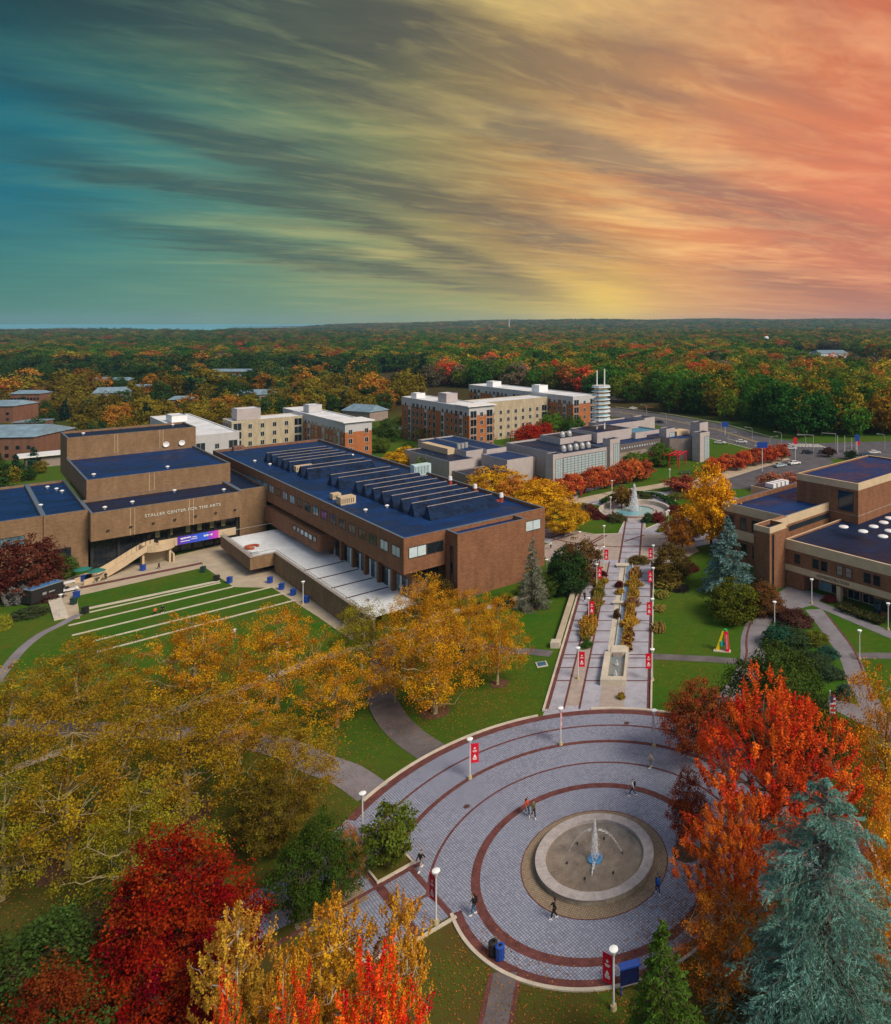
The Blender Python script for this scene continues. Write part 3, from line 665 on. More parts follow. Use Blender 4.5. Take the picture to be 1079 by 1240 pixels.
M_WHITE=mat('white_paint',(.72,.74,.76),.5,.06,1); M_METAL=mat('galvanised',(.42,.44,.45),.4,.1,1,metal=.5)
M_GREYP=mat('grey_panel',(.40,.36,.36),.8,.07,.5); M_TAUPE=mat('taupe_block',(.27,.22,.20),.85,.08,.6)
M_ORB=mat_brick('orange_brick',(.46,.17,.065),(.40,.14,.05)); M_CRB=mat_brick('cream_brick',(.52,.46,.33),(.48,.42,.30)); M_GRP=mat('pale_grey_panel',(.44,.45,.47),.7,.06,.5)
M_REDM=mat('red_steel',(.55,.015,.03),.45,.08,1); M_BLUEG=mat('slate_roof',(.16,.25,.32),.8,.2,.3,fine=5)
class Bld:
    """building in a frame turned 45 degrees; b runs far-right, a runs far-left"""
    def __init__(s,name,label,b,a,z=0,cat='building',group=None):
        x,y=Q(b,a); s.r=thing(name,label,cat,(x,y,z),rad(45),group); s.o=(b,a,z)
    def mb(s): return MB(s.o)
    def block(s,b0,b1,a0,a1,z0,z1,wm,rm,par=.55,t=.4,cope=None,wall='wall',roof='roof'):
        m=s.mb(); m.ring(b0,b1,a0,a1,z0,z1,t,0,1); w=m.build(wall,[wm,cope or M_COPE],s.r)
        m=s.mb(); m.box(b0+t-.01,b1-t+.01,a0+t-.01,a1-t+.01,z1-par-.3,z1-par); m.build(roof,rm,s.r); return w
    def box(s,name,b0,b1,a0,a1,z0,z1,m,parent=None):
        q=s.mb(); q.box(b0,b1,a0,a1,z0,z1); return q.build(name,m,parent or s.r)
    def mesh(s,name,q,m,parent=None): return q.build(name,m,parent or s.r)
    def at(s,b,a,z): return (b-s.o[0],a-s.o[1],z-s.o[2])
WC={}
def win(B_,face,u,plane,z,w,h,nv=2,nh=1,gl=None,fr=None,frame=True,name='window',d=.08,fw=.10,pair=None):
    """window centred at u along the wall, sill height z. face 'S': wall normal -a ; 'W': normal -b ; 'E': +b"""
    gl=gl or M_GL; fr=fr or M_FR; key=(w,h,nv,nh,gl.name,fr.name,frame,d,fw)
    if key not in WC:
        g=MB(); g.box(-w/2,w/2,-.03,.05,0,h); f=MB()
        f.box(-w/2-fw,w/2+fw,-d,.0,-fw,0); f.box(-w/2-fw,w/2+fw,-d,.0,h,h+fw); f.box(-w/2-fw,-w/2,-d+.002,0,0,h); f.box(w/2,w/2+fw,-d+.002,0,0,h)
        for i in range(1,nv): f.box(-w/2+w*i/nv-fw*.35,-w/2+w*i/nv+fw*.35,-d+.01,-.031,0,h)
        for i in range(1,nh): f.box(-w/2,w/2,-d+.02,-.032,h*i/nh-fw*.3,h*i/nh+fw*.3)
        if frame: WC[key]=(g.mesh('glass',gl),f.mesh('frame',fr))
        else:
            n=len(g.v); g.v+=f.v; g.f+=[tuple(i+n for i in q) for q in f.f]; g.m+=[1]*len(f.f); WC[key]=(g.mesh('window',[gl,fr]),None)
    g,f=WC[key]
    loc={'S':(u,plane,z),'W':(plane,u,z),'E':(plane,u,z),'N':(u,plane,z)}[face]; rz={'S':0,'W':-90,'E':90,'N':180}[face]
    o=link(name,g,B_.r,B_.at(*loc),(0,0,rad(rz)))
    if f: link('frame',f,o)
    return o
def vent(x,y,z,kind=0):
    r=thing('roof_vent',VL[kind],'roof vent',(x,y,z),0,'vents on the flat roofs'); q=MB()
    return r
# ---- arts centre -------------------------------------------------------------
GZ=-3.5
A=Bld('arts_centre','brown brick arts centre with stepped roofs, white lettering and blue banner over its entrance',22.9,195,GZ)
A.block(-45,15.5,199,241,GZ,9.5,BR,M_ROOF); 
A.block(15.5,22.9,198.6,241,GZ,9.5,BR,M_ROOF,wall='brick_pier')
q=A.mb(); q.ring(22.9,52,195,211.0,3.2,9.3,.4,0,1); q.box(23.31,51.59,195.41,198,3.21,3.6,0); A.mesh('fascia',q,[BR,M_COPE])
A.box('roof',23.3,51.6,195.4,210.9,8.4,8.7,M_ROOF2)
A.block(24,53.5,211,249,8.2,13.8,BR,M_ROOF,wall='hall_wall'); A.block(24.2,54,249.01,264,8,19.3,BR,M_ROOF2,wall='fly_tower_wall')
A.block(52.01,58,197,247,GZ,9.3,BR,M_ROOF2)
q=A.mb(); q.box(23.2,51.8,198.2,198.5,GZ,3.6); gz=A.mesh('entrance_glazing',q,M_GL)
q=A.mb()
for k in range(29): q.box(23.3+k*1.02,23.38+k*1.02,198.05,198.2,GZ,3.2)
for z in (-2.2,-.9,.4,1.8): q.box(23.2,51.8,198.09,198.19,z,z+.09)
for k in range(7): q.box(23.2+k*4.7,23.7+k*4.7,197.7,198.04,GZ,3.2)
A.mesh('mullions',q,M_FR,gz)
for u in (33.5,36,38.5,41,43.5): win(A,'S',u,198.03,GZ+.05,1.9,2.4,2,1,name='entrance_door')
M_NOTE=mat('poster_card',(.30,.30,.16),.7,.3,3)  # plain yellowish card for the window posters
for i,u in enumerate((35.4,37.9,41.4,43.7,46.3,48.7)): A.box('window_poster',u-.45,u+.45,198.0,198.04,.9,2.5,M_NOTE)
cb=A.box('entrance_canopy',34.8,50.3,193.7,194.1,-.6,1.1,M_CREAM); A.box('canopy_slab',34.8,50.3,194.1,198.0,-.6,-.3,M_CREAM)
M_BAN=bpy.data.materials.new('event_banner'); nt=nodes(M_BAN); B=NB(nt); o=B.n('ShaderNodeOutputMaterial'); p=B.n('ShaderNodeBsdfPrincipled'); B.l(p.outputs[0],o.inputs[0])
sx=B.n('ShaderNodeSeparateXYZ'); B.l(B.n('ShaderNodeTexCoord').outputs['Generated'],sx.inputs[0])
B.l(B.ramp(sx.outputs[0],[(0,(.10,.02,.42)),(.35,(.03,.06,.6)),(.7,(.02,.12,.75)),(.8,(.25,.05,.6)),(1,(.65,.05,.5))]),p.inputs['Base Color']); p.inputs['Roughness'].default_value=.6
bn=A.box('event_banner',38.4,46.6,193.6,193.68,-.55,1.25,M_BAN)
for ln in (((39.0,.55,.55,.34),(39.6,.62,.5,.3),(40.15,.66,.9,.24)),((39.0,.0,.9,.16),(39.95,.0,.9,.16)),((41.3,.62,.9,.16),(41.0,.2,1.3,.14)),((43.6,.3,.42,.4),(44.1,.3,.42,.4),(44.6,.42,.25,.12),(44.95,.3,.42,.4))):
    q=A.mb()
    for u,z,w,h in ln: q.box(u,u+w,193.56,193.6,z,z+h)
    A.mesh('banner_lettering',q,M_WHITE,bn)
text_part('wall_lettering','STALLER CENTER FOR THE ARTS',.92,mat('letter_metal',(.6,.62,.58),.4,.05,1),A.r,A.at(39.9,194.93,6.9),(rad(90),0,0),.08,1.12)
for k in range(7): A.box('wall_lamp',25.6+k*4.1,26.1+k*4.1,194.6,194.99,5.0,5.25,M_FR)
for u,w in ((-1,7.4),(8.6,7.6)): win(A,'S',u,199,4.2,w,1.7,4,1,gl=M_GLB if u>0 else M_GL)
win(A,'S',18.2,198.6,GZ+.02,3.4,5.4,2,2,name='service_door')
for u in (29.8,30.6,41,41.8): A.box('wall_joint',u,u+.08,194.96,194.995,3.2,9.2,M_CREAM)
for u in (36,37): A.box('wall_joint',u,u+.08,210.96,210.995,9.4,13.7,M_CREAM)
for u in (34.5,35.2,45,45.8): A.box('wall_joint',u,u+.08,248.97,249.005,13.9,19.2,M_CREAM)
for u in (46.5,50.4):
    q=A.mb(); k=len(q.v)
    q2=MB(); q2.lathe(0,0,[(0,0),(.35,.04),(.75,.2),(.8,.24),(.74,.22),(.3,.08),(0,.06)],18); d_=q2.build('dish_antenna',M_WHITE,A.r,A.at(u,248.7,15.0),(rad(90),0,0))
# curved stair
q=A.mb(); P=[]
for i in range(15):
    t=i/14; b_=20.2+12.8*t+1.8*math.sin(t*2.6); a_=188.2+3.6*math.sin(t*1.9)+1.2*t; z_=GZ+ (4.0*sm(t*1.02)); P.append((b_,a_,z_))
def wallpath(P,w,hh,zo=0,mi=0,q=q):
    for side in (-1,1):
        for i in range(len(P)-1):
            a=Vector(P[i]);b=Vector(P[i+1]); d=(b-a); n=Vector((-d.y,d.x,0)).normalized()*w*side
            v=[]
            for p_ in (a,b):
                for o_ in (n*1.0,n*.9):
                    v+=[tuple(p_+o_+Vector((0,0,zo-.35))),tuple(p_+o_+Vector((0,0,zo+hh)))]
            q.add(v,[(0,1,5,4),(2,6,7,3),(1,3,7,5),(0,4,6,2),(0,2,3,1),(4,5,7,6)],mi)
wallpath(P,1.5,1.05)
for i in range(14):
    a=Vector(P[i]);b=Vector(P[i+1]); d=b-a; n=Vector((-d.y,d.x,0)).normalized()*1.36
    q.add([tuple(a+n),tuple(a-n),tuple(b-n),tuple(b+n),tuple(a+n-Vector((0,0,.3))),tuple(a-n-Vector((0,0,.3))),tuple(b-n-Vector((0,0,.3))),tuple(b+n-Vector((0,0,.3)))],[(0,1,2,3),(7,6,5,4),(0,3,7,4),(1,5,6,2)])
A.mesh('curved_stair',q,M_CREAM)
q=A.mb(); q.prism(arc((34.6,193.6),3.3,150,360,14),-.1,.15); 
for k,(x_,y_) in enumerate(arc((34.6,193.6),3.3,160,350,14)[:-1]):
    x2,y2=arc((34.6,193.6),3.3,160,350,14)[k+1]; q.add([(x_,y_,-.4),(x2,y2,-.4),(x2,y2,1.1),(x_,y_,1.1),(x_*.97+34.6*.03,y_*.97+193.6*.03,-.4),(x2*.97+34.6*.03,y2*.97+193.6*.03,-.4),(x2*.97+34.6*.03,y2*.97+193.6*.03,1.1),(x_*.97+34.6*.03,y_*.97+193.6*.03,1.1)],[(0,1,2,3),(7,6,5,4),(3,2,6,7),(0,4,5,1)])
q.box(31.5,31.9,192.0,194.6,GZ,-.1); q.box(36.4,36.8,191.6,194,GZ,-.1); q.box(31.9,36.4,194.2,194.5,GZ,-.1); q.box(37,37.3,190.8,193.6,GZ,-1.6)
A.mesh('stair_landing',q,M_CREAM)
# ---- long brick building with sawtooth skylights -----------------------------
L=Bld('library_building','long brown brick building with a deep blue flat roof carrying rows of dark sloping skylights',58,121.6,0)
L.block(58,88.5,121.6,247,5.6,12,BR2,M_ROOF,.7)
L.box('soffit',58.4,88.1,122,246.6,5.62,5.9,BR2)
q=L.mb(); q.box(60.8,88.4,124.2,246.8,GZ,5.61); L.mesh('lower_wall',q,BR2)
q=L.mb(); q.ring(66.1,80.9,117.3,121.59,-1,12,.4,0,1); L.mesh('stair_tower_wall',q,[BR2,M_COPE]); L.box('stair_tower_roof',66.5,80.5,117.7,121.7,11.0,11.3,M_ROOF)
q=L.mb(); q.box(81,88.45,121.65,124.1,-.5,5.59); L.mesh('corner_wall',q,BR2)
for k in range(19):
    g_=[M_GLB,M_GLW,M_GL][(0 if k in (0,1) else 2 if k<8 else (0 if k%3 else 1)) if k!=17 else 2]
    win(L,'W',124.6+k*4.88,58,8.3,3.1,1.7,2,1,gl=M_GLW if k<2 else (M_GL if k<7 else M_GLB))  # two nearest windows use the pale glass, white reflection put into its colour
for k in range(10):
    a_=128+k*6.1
    if k<8:
        for j in range(4): win(L,'W',a_-1.9+j*1.25,60.8,-.9,1.0,4.0,1,1,gl=[M_GLB,M_GL,M_GLW][(j+k)%3],fr=M_FR)
    q=L.mb(); q.box(60.1,60.79,a_+3.0-.35,a_+3.0+.45,GZ if a_>150 else -1,5.58); L.mesh('pier',q,BR2)
q=L.mb(); q.box(57.2,60.7,160,176,1.2,4.6); q.box(57.4,60.7,176.3,196,.8,4.6); L.mesh('hanging_bay',q,BR2)
for k in range(6): win(L,'W',162+k*2.5,57.2,3.0,1.9,1.0,1,1,gl=M_GLW if k in (1,2,3) else M_GL)
win(L,'S',60.6,121.6,8.3,3.2,1.8,2,1,gl=M_GLW); win(L,'S',64,121.6,8.3,3.0,1.8,2,1)
for u in (62.3,64.6): win(L,'S',u+.3,124.2,2.6,1.9,1.9,1,1,gl=M_GL)
win(L,'W',119.4,66.1,-.9,.9,10.2,1,5)
win(L,'S',85.5,121.6,8.0,3.6,1.9,2,1,gl=M_GLW)
# skylights : long wedge monitors across the roof
M_SKY=mat('monitor_cladding',(.004,.016,.050),.6,.45,.6,fine=2,spec=.12)
def monitor(a,b0,b1):
    q=L.mb(); z0=11.3
    v=[(b0,a,z0),(b1,a,z0),(b1,a+3.2,z0),(b0,a+3.2,z0),(b0+.6,a+2.5,z0+2.3),(b1-.6,a+2.5,z0+2.3),(b1-.6,a+2.85,z0+2.3),(b0+.6,a+2.85,z0+2.3)]
    q.add(v,[(0,1,5,4),(1,2,6,5),(2,3,7,6),(3,0,4,7),(4,5,6,7)]); o=L.mesh('skylight',q,M_SKY)
    q=L.mb(); q.bar((b0+.6,a+2.6,z0+2.33),(b1-.6,a+2.6,z0+2.33),.22,.08); L.mesh('ridge_cap',q,M_TAN,o)
for k,a_ in enumerate([131,135.6,140.2,144.8,149.4,154,158.6,163.2,171,175.6,187,191.6,200,204.6,209.2,213.8,218.4]):
    b0,b1={0:(68,84)}.get(k,(67,83.5) if k<8 else ((66,82) if k<10 else (64.5,82)))
    monitor(a_,b0,b1)
# ---- terrace deck ------------------------------------------------------------
T_=Bld('terrace_deck','pale terrace deck with brick parapet and railing beside the long brick building',51,118,GZ,cat='terrace')
q=T_.mb(); q.box(51.3,60.75,122,168,-.55,-.2); q.box(46.8,60.7,168.01,190,-.55,-.2); T_.mesh('deck',q,M_WROOF)


q=T_.mb(); q.box(50.9,51.29,118,167.6,GZ-.3,.75); q.box(46.2,46.79,167.6,190,-1.9,.75); q.box(46.8,51.3,167.59,168,-1.9,.75); q.box(46.8,52,168.02,189.9,-1.9,-1.6); T_.mesh('parapet',q,BR)
q=T_.mb(); q.box(50.8,51.4,118,167.5,.751,.86); q.box(46.1,46.9,167.4,190,.751,.86); q.box(46.9,51.4,167.5,168.1,.752,.861); T_.mesh('coping',q,M_TAN)
q=T_.mb()
for k in range(60): a_=118.4+k*.82; q.bar((51.1,a_,.86),(51.1,a_,1.5),.05)
for k in range(27): a_=168+k*.82; q.bar((46.5,a_,.86),(46.5,a_,1.5),.05)
q.bar((51.1,118,1.5),(51.1,167.8,1.5),.07); q.bar((46.5,167.6,1.5),(46.5,190,1.5),.07); q.bar((46.5,167.8,1.5),(51.1,167.8,1.5),.07); q.bar((46.5,190,1.5),(58,190,1.5),.07)
T_.mesh('railing',q,M_METAL)
q=T_.mb(); [q.box(51.4,60.5,a_,a_+.35,-.2,-.12) for a_ in (133,140,147,154)]; T_.mesh('deck_joint',q,mat('dark_joint',(.07,.035,.03),.8,.1,1))
q=T_.mb(); q.box(50,58,171,186,GZ,-.56); T_.mesh('undercroft_wall',q,M_FR)
bx,by=Q(49.4,178)
t=thing('curved_bench','rust red curved bench at the tip of the pale terrace deck','bench',(bx,by,-.2),rad(20)); q=MB()
for (x_,y_),(x2,y2) in zip(arc((0,0),1.5,20,300,14)[:-1],arc((0,0),1.5,20,300,14)[1:]):
    q.prism([(x_,y_),(x2,y2),(x2*.72,y2*.72),(x_*.72,y_*.72)],.1,.5)
q.build('seat',mat('rust_red',(.35,.07,.03),.7,.1,1),t); q=MB(); [q.cyl(x_*.86,y_*.86,0,.1,.2) for x_,y_ in arc((0,0),1.5,40,280,4)]; q.build('base',M_FR,t)
bx,by=Q(48.6,173); t=thing('picnic_table','white picnic table on the pale terrace deck','table',(bx,by,-.2),rad(50)); q=MB(); q.box(-.9,.9,-.4,.4,.7,.76); q.build('table_top',M_WHITE,t)
for s_ in (-1,1): q=MB(); q.box(-.9,.9,s_*.75-.14,s_*.75+.14,.42,.47); q.build('seat',M_WHITE,t)
q=MB(); [q.bar((s_*.6,-.8,.4),(s_*.6,.8,.4),.06) or q.bar((s_*.6,-.6,0),(s_*.6,0,.7),.07) and q.bar((s_*.6,.6,0),(s_*.6,0,.7),.07) for s_ in (-1,1)]; q.build('frame',M_METAL,t)
# ---- administration building --------------------------------------------------
D=Bld('administration_building','brown brick administration building with cream bands, square tower block and round white roof domes',114,79.7,0)
D.block(118,170,82.4,98.4,5.5,12,BR2,M_ROOF,1.0,.45,M_COPE)
q=D.mb(); q.box(117.95,118.0,82.2,98.45,10.3,12.05); q.box(117.95,137,82.35,82.40,10.3,12.05); q.box(117.95,118.0,82.2,98.45,5.0,6.9); D.mesh('cream_band',q,M_CREAM)
q=D.mb(); q.box(118.2,150,82.6,98.2,-.3,5.51); D.mesh('lower_wall',q,BR2)
for k,a_ in enumerate((86.5,90,93,96.2)): win(D,'W',a_,118,7.3,1.3,2.3,1,1); win(D,'W',a_,118.2,1.8,1.3,2.4,1,1)
D.block(109,114.2,79.7,83.4,-.3,12,BR2,M_ROOF2,.8,.35,M_CREAM,wall='stair_pier_wall'); q=D.mb(); q.box(108.95,114.25,79.65,79.70,11.0,12.04);q.box(108.95,109,79.7,83.4,11.0,12.04); D.mesh('cream_band',q,M_CREAM)
q=D.mb(); q.box(114.21,118.2,82.0,83.2,-.3,12); D.mesh('link_wall',q,BR2); q=D.mb(); q.box(114.2,118,81.9,81.99,10.4,12.02); D.mesh('cream_band',q,M_CREAM)
win(D,'S',110.0,79.7,1,.45,9.6,1,4)
win(D,'S',127,82.4,8.9,16,.9,1,1,fw=.05)
D.block(114,160,38,79.69,4.2,9.0,BR2,M_ROOF2,.35,.45,M_CREAM)
q=D.mb(); q.box(113.94,114.0,38,79.7,7.2,9.03); q.box(113.9,114.0,38,79.7,3.2,4.35); D.mesh('cream_band',q,M_CREAM)
q=D.mb(); q.box(114.05,159,38,61.4,-.3,4.21); q.box(114.05,159,75.6,79.6,-.3,4.21); q.box(117.2,159,61.41,75.59,-.3,4.21); q.box(114.03,117.19,61.4,75.6,2.9,4.2); D.mesh('lower_wall',q,BR2)
q=D.mb(); q.box(114.2,115,68.0,68.8,0,2.9); D.mesh('pier',q,M_CREAM)
for a_ in (64,67,70.4,73): win(D,'W',a_,117.2,.1,2.3,2.5,2,1,gl=M_GLB if a_<66 or a_>72 else M_GL,fr=M_FRW)
text_part('wall_lettering','ADMINISTRATION',.78,mat('bronze_letter',(.16,.12,.08),.5,.05,1),D.r,D.at(113.88,69.4,3.78),(rad(90),0,rad(-90)),.05,1.05)
for a_ in (77.0,73.0,71.2,68.0,66.2,62.6,60.8,57.4,55.6,52.4,50.6,47.2,45.4,42,40.2): win(D,'W',a_,114,5.0,1.1,1.6,1,2,gl=M_TAUPE if a_ in (68.0,66.2) else M_GL)
for a_ in (59.4,57.6,54.6,52.8,49.6,47.8,44.4,42.6,39.8): win(D,'W',a_,114.05,.9,1.1,1.8,1,2)
win(D,'W',61.9-1.2,114.05,.4,1.1,2.2,1,1,gl=M_GLB)
D.block(133.8,165,75.5,90.5,8,17,BR2,M_ROOF,.35,.45,M_CREAM,wall='tower_wall'); q=D.mb(); q.box(133.74,133.8,75.45,90.5,15.6,17.03); q.box(133.74,165,75.44,75.5,15.6,17.03); D.mesh('cream_band',q,M_CREAM)
win(D,'W',78.4,133.8,11.0,3.4,4.0,1,1,gl=mat_glass('deep_blue_glass',(.02,.06,.11),.1)); 
q=D.mb(); q.box(133.73,133.79,75.5,90.4,10.3,10.4); q.box(133.8,165,75.43,75.49,10.3,10.4); D.mesh('wall_joint',q,M_TAN)
for i,(px,py) in enumerate(((832,473),(913,492),(957,472),(999,455),(996,513),(1023,490),(1023,437),(960,520))):
    X_,Y_=G(780+px/3.445,500+py/3.445,8.8); bb=(X_+Y_)*S45; aa=(Y_-X_)*S45
    if bb<133.5 and i<7 or i<7:
        q=MB(); q.lathe(0,0,[(1.0,0),(1.0,.14),(.9,.24),(.5,.34),(0,.37)],20); q.build('roof_dome',M_WHITE,D.r,D.at(bb,aa,8.62),smooth=True)
q=D.mb(); q.box(140,150,100,108,7,10.5); D.mesh('plant_room_wall',q,M_CREAM); D.box('plant_room_roof',140.3,149.7,100.3,107.7,10.2,10.6,M_ROOF2)
q=D.mb(); [q.box(141+k*1.7,142.2+k*1.7,102,104.4,10.6,11.6) for k in range(4)]; D.mesh('air_handler',q,M_WHITE)
# ---- grey centre with glass towers --------------------------------------------
C_=Bld('cultural_centre','grey panelled centre with glowing glass-block towers and a curved end wall',136,182.5,0)
C_.block(139.01,158.4,182.5,214,-.2,8.7,M_GREYP,M_ROOF2,.6)
gw=win(C_,'S',148.8,182.5,1.2,17.6,6.2,12,8,gl=M_GLW,fr=M_FR,fw=.13)
def gtower(b,a,h,w=3.9,dd=3.8,gs=2.6,h2=None):
    C_.block(b,b+w,a,a+dd,-.2,h,M_GREYP,M_ROOF2,.2,.3,wall='tower_wall')
    win(C_,'S',b+w-gs/2-.25,a,.9,gs,h-2.6,3,14,gl=M_GLW,fr=M_FR,fw=.08,name='tower_glazing')
gtower(135.1,181.4,9.2); gtower(158.5,181.2,11.3,4.4); gtower(190.5,186.2,11.0,4.6); gtower(194,172.6,10.6,5.2)
C_.block(199.3,204,177.5,182,-.2,13.2,M_GREYP,M_ROOF2,.2,.3,wall='tower_wall')
C_.block(163,200,188.5,216,-.2,7.3,M_TAUPE,M_ROOF,.5)
C_.mesh('wall_band',(lambda q:[q.box(163.2,190.4,188.40,188.5,4.6,7.34),q][1])(C_.mb()),mat('dark_taupe',(.12,.10,.10),.8,.1,1))
for k in range(20): 
    q=C_.mb(); q.box(165+k*1.25,165.5+k*1.25,188.34,188.41,5.7,6.2); C_.mesh('window',q,M_GLW)
q=C_.mb(); q.prism(arc((200,189),11,-130,90,26)+[(190,200),(190,184)],-.2,7.8,0,1); C_.mesh('curved_wall',q,[M_TAUPE,M_ROOF])
q=C_.mb(); q.box(196,203,186,191,7.8,9.4); C_.mesh('air_handler',q,M_CREAM)
C_.block(167,184,198,214,7,10.8,M_GREYP,M_ROOF2,.3); C_.block(184.02,197,196,208,6.9,9.2,M_GREYP,mat('bright_blue_roof',(.05,.22,.34),.5,.2,.3),.5)
C_.block(186,206,214.02,226,-.2,10.2,M_GREYP,M_ROOF,.5); C_.block(206.02,212,214,222,-.2,11,M_GREYP,M_ROOF2,.4)
C_.block(152,166,200,212,8,10.2,M_GREYP,M_ROOF2,.3)
M_DUCT=mat('duct',(.40,.42,.42),.4,.1,1,metal=.3)
for k in range(5): q=MB(); q.lathe(0,0,[(.9,0),(.95,.8),(.8,1.5),(.4,1.9),(0,2)],12); q.build('roof_fan',M_DUCT,C_.r,C_.at(145+k*2.6,189,8.1),smooth=True)
for k in range(2): q=MB(); q.lathe(0,0,[(.9,0),(1.0,.9),(.75,1.7),(0,2)],12); q.build('roof_fan',M_DUCT,C_.r,C_.at(156+k*3,204,9.9),smooth=True)
E_=Bld('performing_annex','plain grey block annex with stepped flat roofs and rooftop ducts behind the honey locusts',116,190,0)
E_.block(111,119.7,202,232,-.2,7.5,M_GREYP,M_ROOF2,.3); E_.block(119.72,126,207,240,-.2,9,M_GREYP,M_ROOF,.4); E_.block(126.02,133.5,205,240,-.2,9,M_GREYP,M_ROOF,.4); E_.block(124,133.6,190,204.98,-.2,7.8,M_GREYP,M_ROOF,.3)
E_.block(133.62,138.9,196,236,-.2,6.2,M_TAUPE,M_ROOF2,.3); E_.block(112,124,185,201.9,-.3,4.6,M_TAUPE,M_ROOF2,.3)
q=E_.mb(); q.box(117,119.5,214,232,7.3,9.2); E_.mesh('roof_duct',q,M_CREAM); q=E_.mb(); [q.cyl(121+k*1.6,214+k*.4,8.7,10.4,.6) for k in range(3)]; E_.mesh('roof_duct',q,M_DUCT)
# mast
x_,y_=Q(176.5,207); MT=thing('glass_mast','tall stack of pale blue glass platforms with three white masts above the grey centre','tower',(x_,y_,10.4),rad(45))
for dx,dy in ((-2,0),(2.2,.6),(.2,2.2),(0,-2)):
    top={(-2,0):32.5,(2.2,.6):32.5,(.2,2.2):26,(0,-2):33.0}[(dx,dy)]-10.4; q=MB(); q.cyl(dx,dy,0,top,.28,.22,8); q.build('mast_pole',M_WHITE,MT,smooth=False)
for k in range(9):
    z=3.4+k*1.52; q=MB(); q.cyl(0,0,z,z+.16,3.6,n=10); q.build('platform',M_WHITE,MT); q=MB(); q.cyl(0,0,z+.161,z+.80,2.7 if k%2 else 3.4,n=10); q.build('glass_drum',mat_glass('mast_glass',(.22,.42,.5) ,.15,.2) if k%2 else M_GLW,MT)
# ---- apartment blocks ---------------------------------------------------------
def apt(name,label,b0,b1,a0,a1,h,kind,z=0,front='W'):
    P_=Bld(name,label,b0,a0,z); base={'o':M_ORB,'c':M_CRB,'w':M_GRP}[kind]
    hb=h-3.4 if kind=='o' else h
    if kind=='o':
        q=P_.mb(); q.box(b0,b1,a0,a1,-.5+z,hb); P_.mesh('wall',q,base); P_.block(b0-.02,b1+.02,a0-.02,a1+.02,hb,h,M_GRP,M_WROOF,.3,.4,M_WHITE,wall='top_storey_wall')
    else: P_.block(b0,b1,a0,a1,-.5+z,h,base,M_WROOF,.3,.4,M_WHITE)
    fl=int((h-1)//3.2)
    n=int((a1-a0)//3.6)
    for i in range(n):
        for k in range(fl):
            if (i+k*0)%7==6 or (kind=='o' and i%4==1 and k<fl-1): continue
            big=i%5 in (1,2)
            if P_.r.get('n',0)>=96: break
            P_.r['n']=P_.r.get('n',0)+1
            win(P_,'W',a0+2.4+i*3.6,b0-(.02 if kind=='o' else 0),z+1.3+k*3.2-(.5 if big else 0),2.1 if big else 1.3,2.3 if big else 1.6,2 if big else 1,1,frame=False,fr=M_FRW)
    if kind=='o':
        for i in range(1,n,4):
            q=P_.mb(); q.box(b0-.14,b0-.03,a0+1.0+i*3.6,a0+3.6+i*3.6,z,h-3.6); P_.mesh('bay_panel',q,M_GRP)
            for k in range(fl-1): win(P_,'W',a0+2.4+i*3.6,b0-.14,z+.9+k*3.2,1.9,2.5,2,1,frame=False,fr=M_FRW)
    m=int((b1-b0)//3.6)
    for i in range(m):
        for k in range(fl):
            tall=(i in (0,m-1)) and m>2
            win(P_,'S',b0+1.9+i*(b1-b0-3.8)/max(m-1,1),a0-(.02 if kind=='o' else 0),z+1.2+k*3.2-(.3 if tall else 0),2.6 if tall else 1.2,2.6 if tall else 1.6,2,1,frame=False,fr=M_FRW)
    if 'n' in P_.r: del P_.r['n']
    return P_
P1_=apt('apartment_block','orange brick apartment block with white roof, its glazed end rising behind the blue roof',101,110.5,257,322,15,'o')
P1_.box('roof_slab',100.2,111.3,256.2,268,15.0,15.35,M_WHITE); P1_.block(103,108,298,304,14.8,17.8,M_GRP,M_WROOF,.2,wall='stair_head_wall'); 
P2_=apt('apartment_block','pale cream apartment block with grey stair head and dark window stacks beside the orange block',76,100.9,298,310,14,'c'); P2_.block(78,86,299,306,14.01,18.2,M_GREYP,M_WROOF,.2,wall='stair_head_wall')
P3_=apt('apartment_block','white roofed low apartment wing directly behind the brown stage tower',60,73.5,279,350,12.6,'w'); P3_.block(62,67,322,332,12.6,15,M_WHITE,M_WROOF,.2,wall='stair_head_wall')
P4_=apt('apartment_block','orange brick apartment block with a slanted white roof slab, nearest the grey centre',143.6,154.5,246.2,303,18,'o'); P4_.box('roof_slab',142.8,155.3,245.4,256,18.0,18.4,M_WHITE); P4_.block(146,151,268,275,17.8,21.5,M_GREYP,M_WROOF,.2,wall='stair_head_wall'); P4_.block(145,149,292,297,17.8,20,M_WHITE,M_WROOF,.2,wall='stair_head_wall')
P5_=apt('apartment_block','cream brick apartment block between the two orange ones',154.52,196.5,268,281,16.6,'c')
P6_=apt('apartment_block','long orange brick apartment wing with a white roof, farthest right beside the mast',197,210,250,338,18,'o'); P6_.block(199,204,278,284,17.8,21,M_WHITE,M_WROOF,.2,wall='stair_head_wall'); P6_.block(199,204,318,324,17.8,20.5,M_WHITE,M_WROOF,.2,wall='stair_head_wall')
P7_=apt('dormitory_pavilion','small cream block with tall narrow windows at the left end of the apartment row',150,160,305,316,13,'c')
P7_.box('entrance_canopy',140,150,303,309,3.6,4.1,M_WHITE)
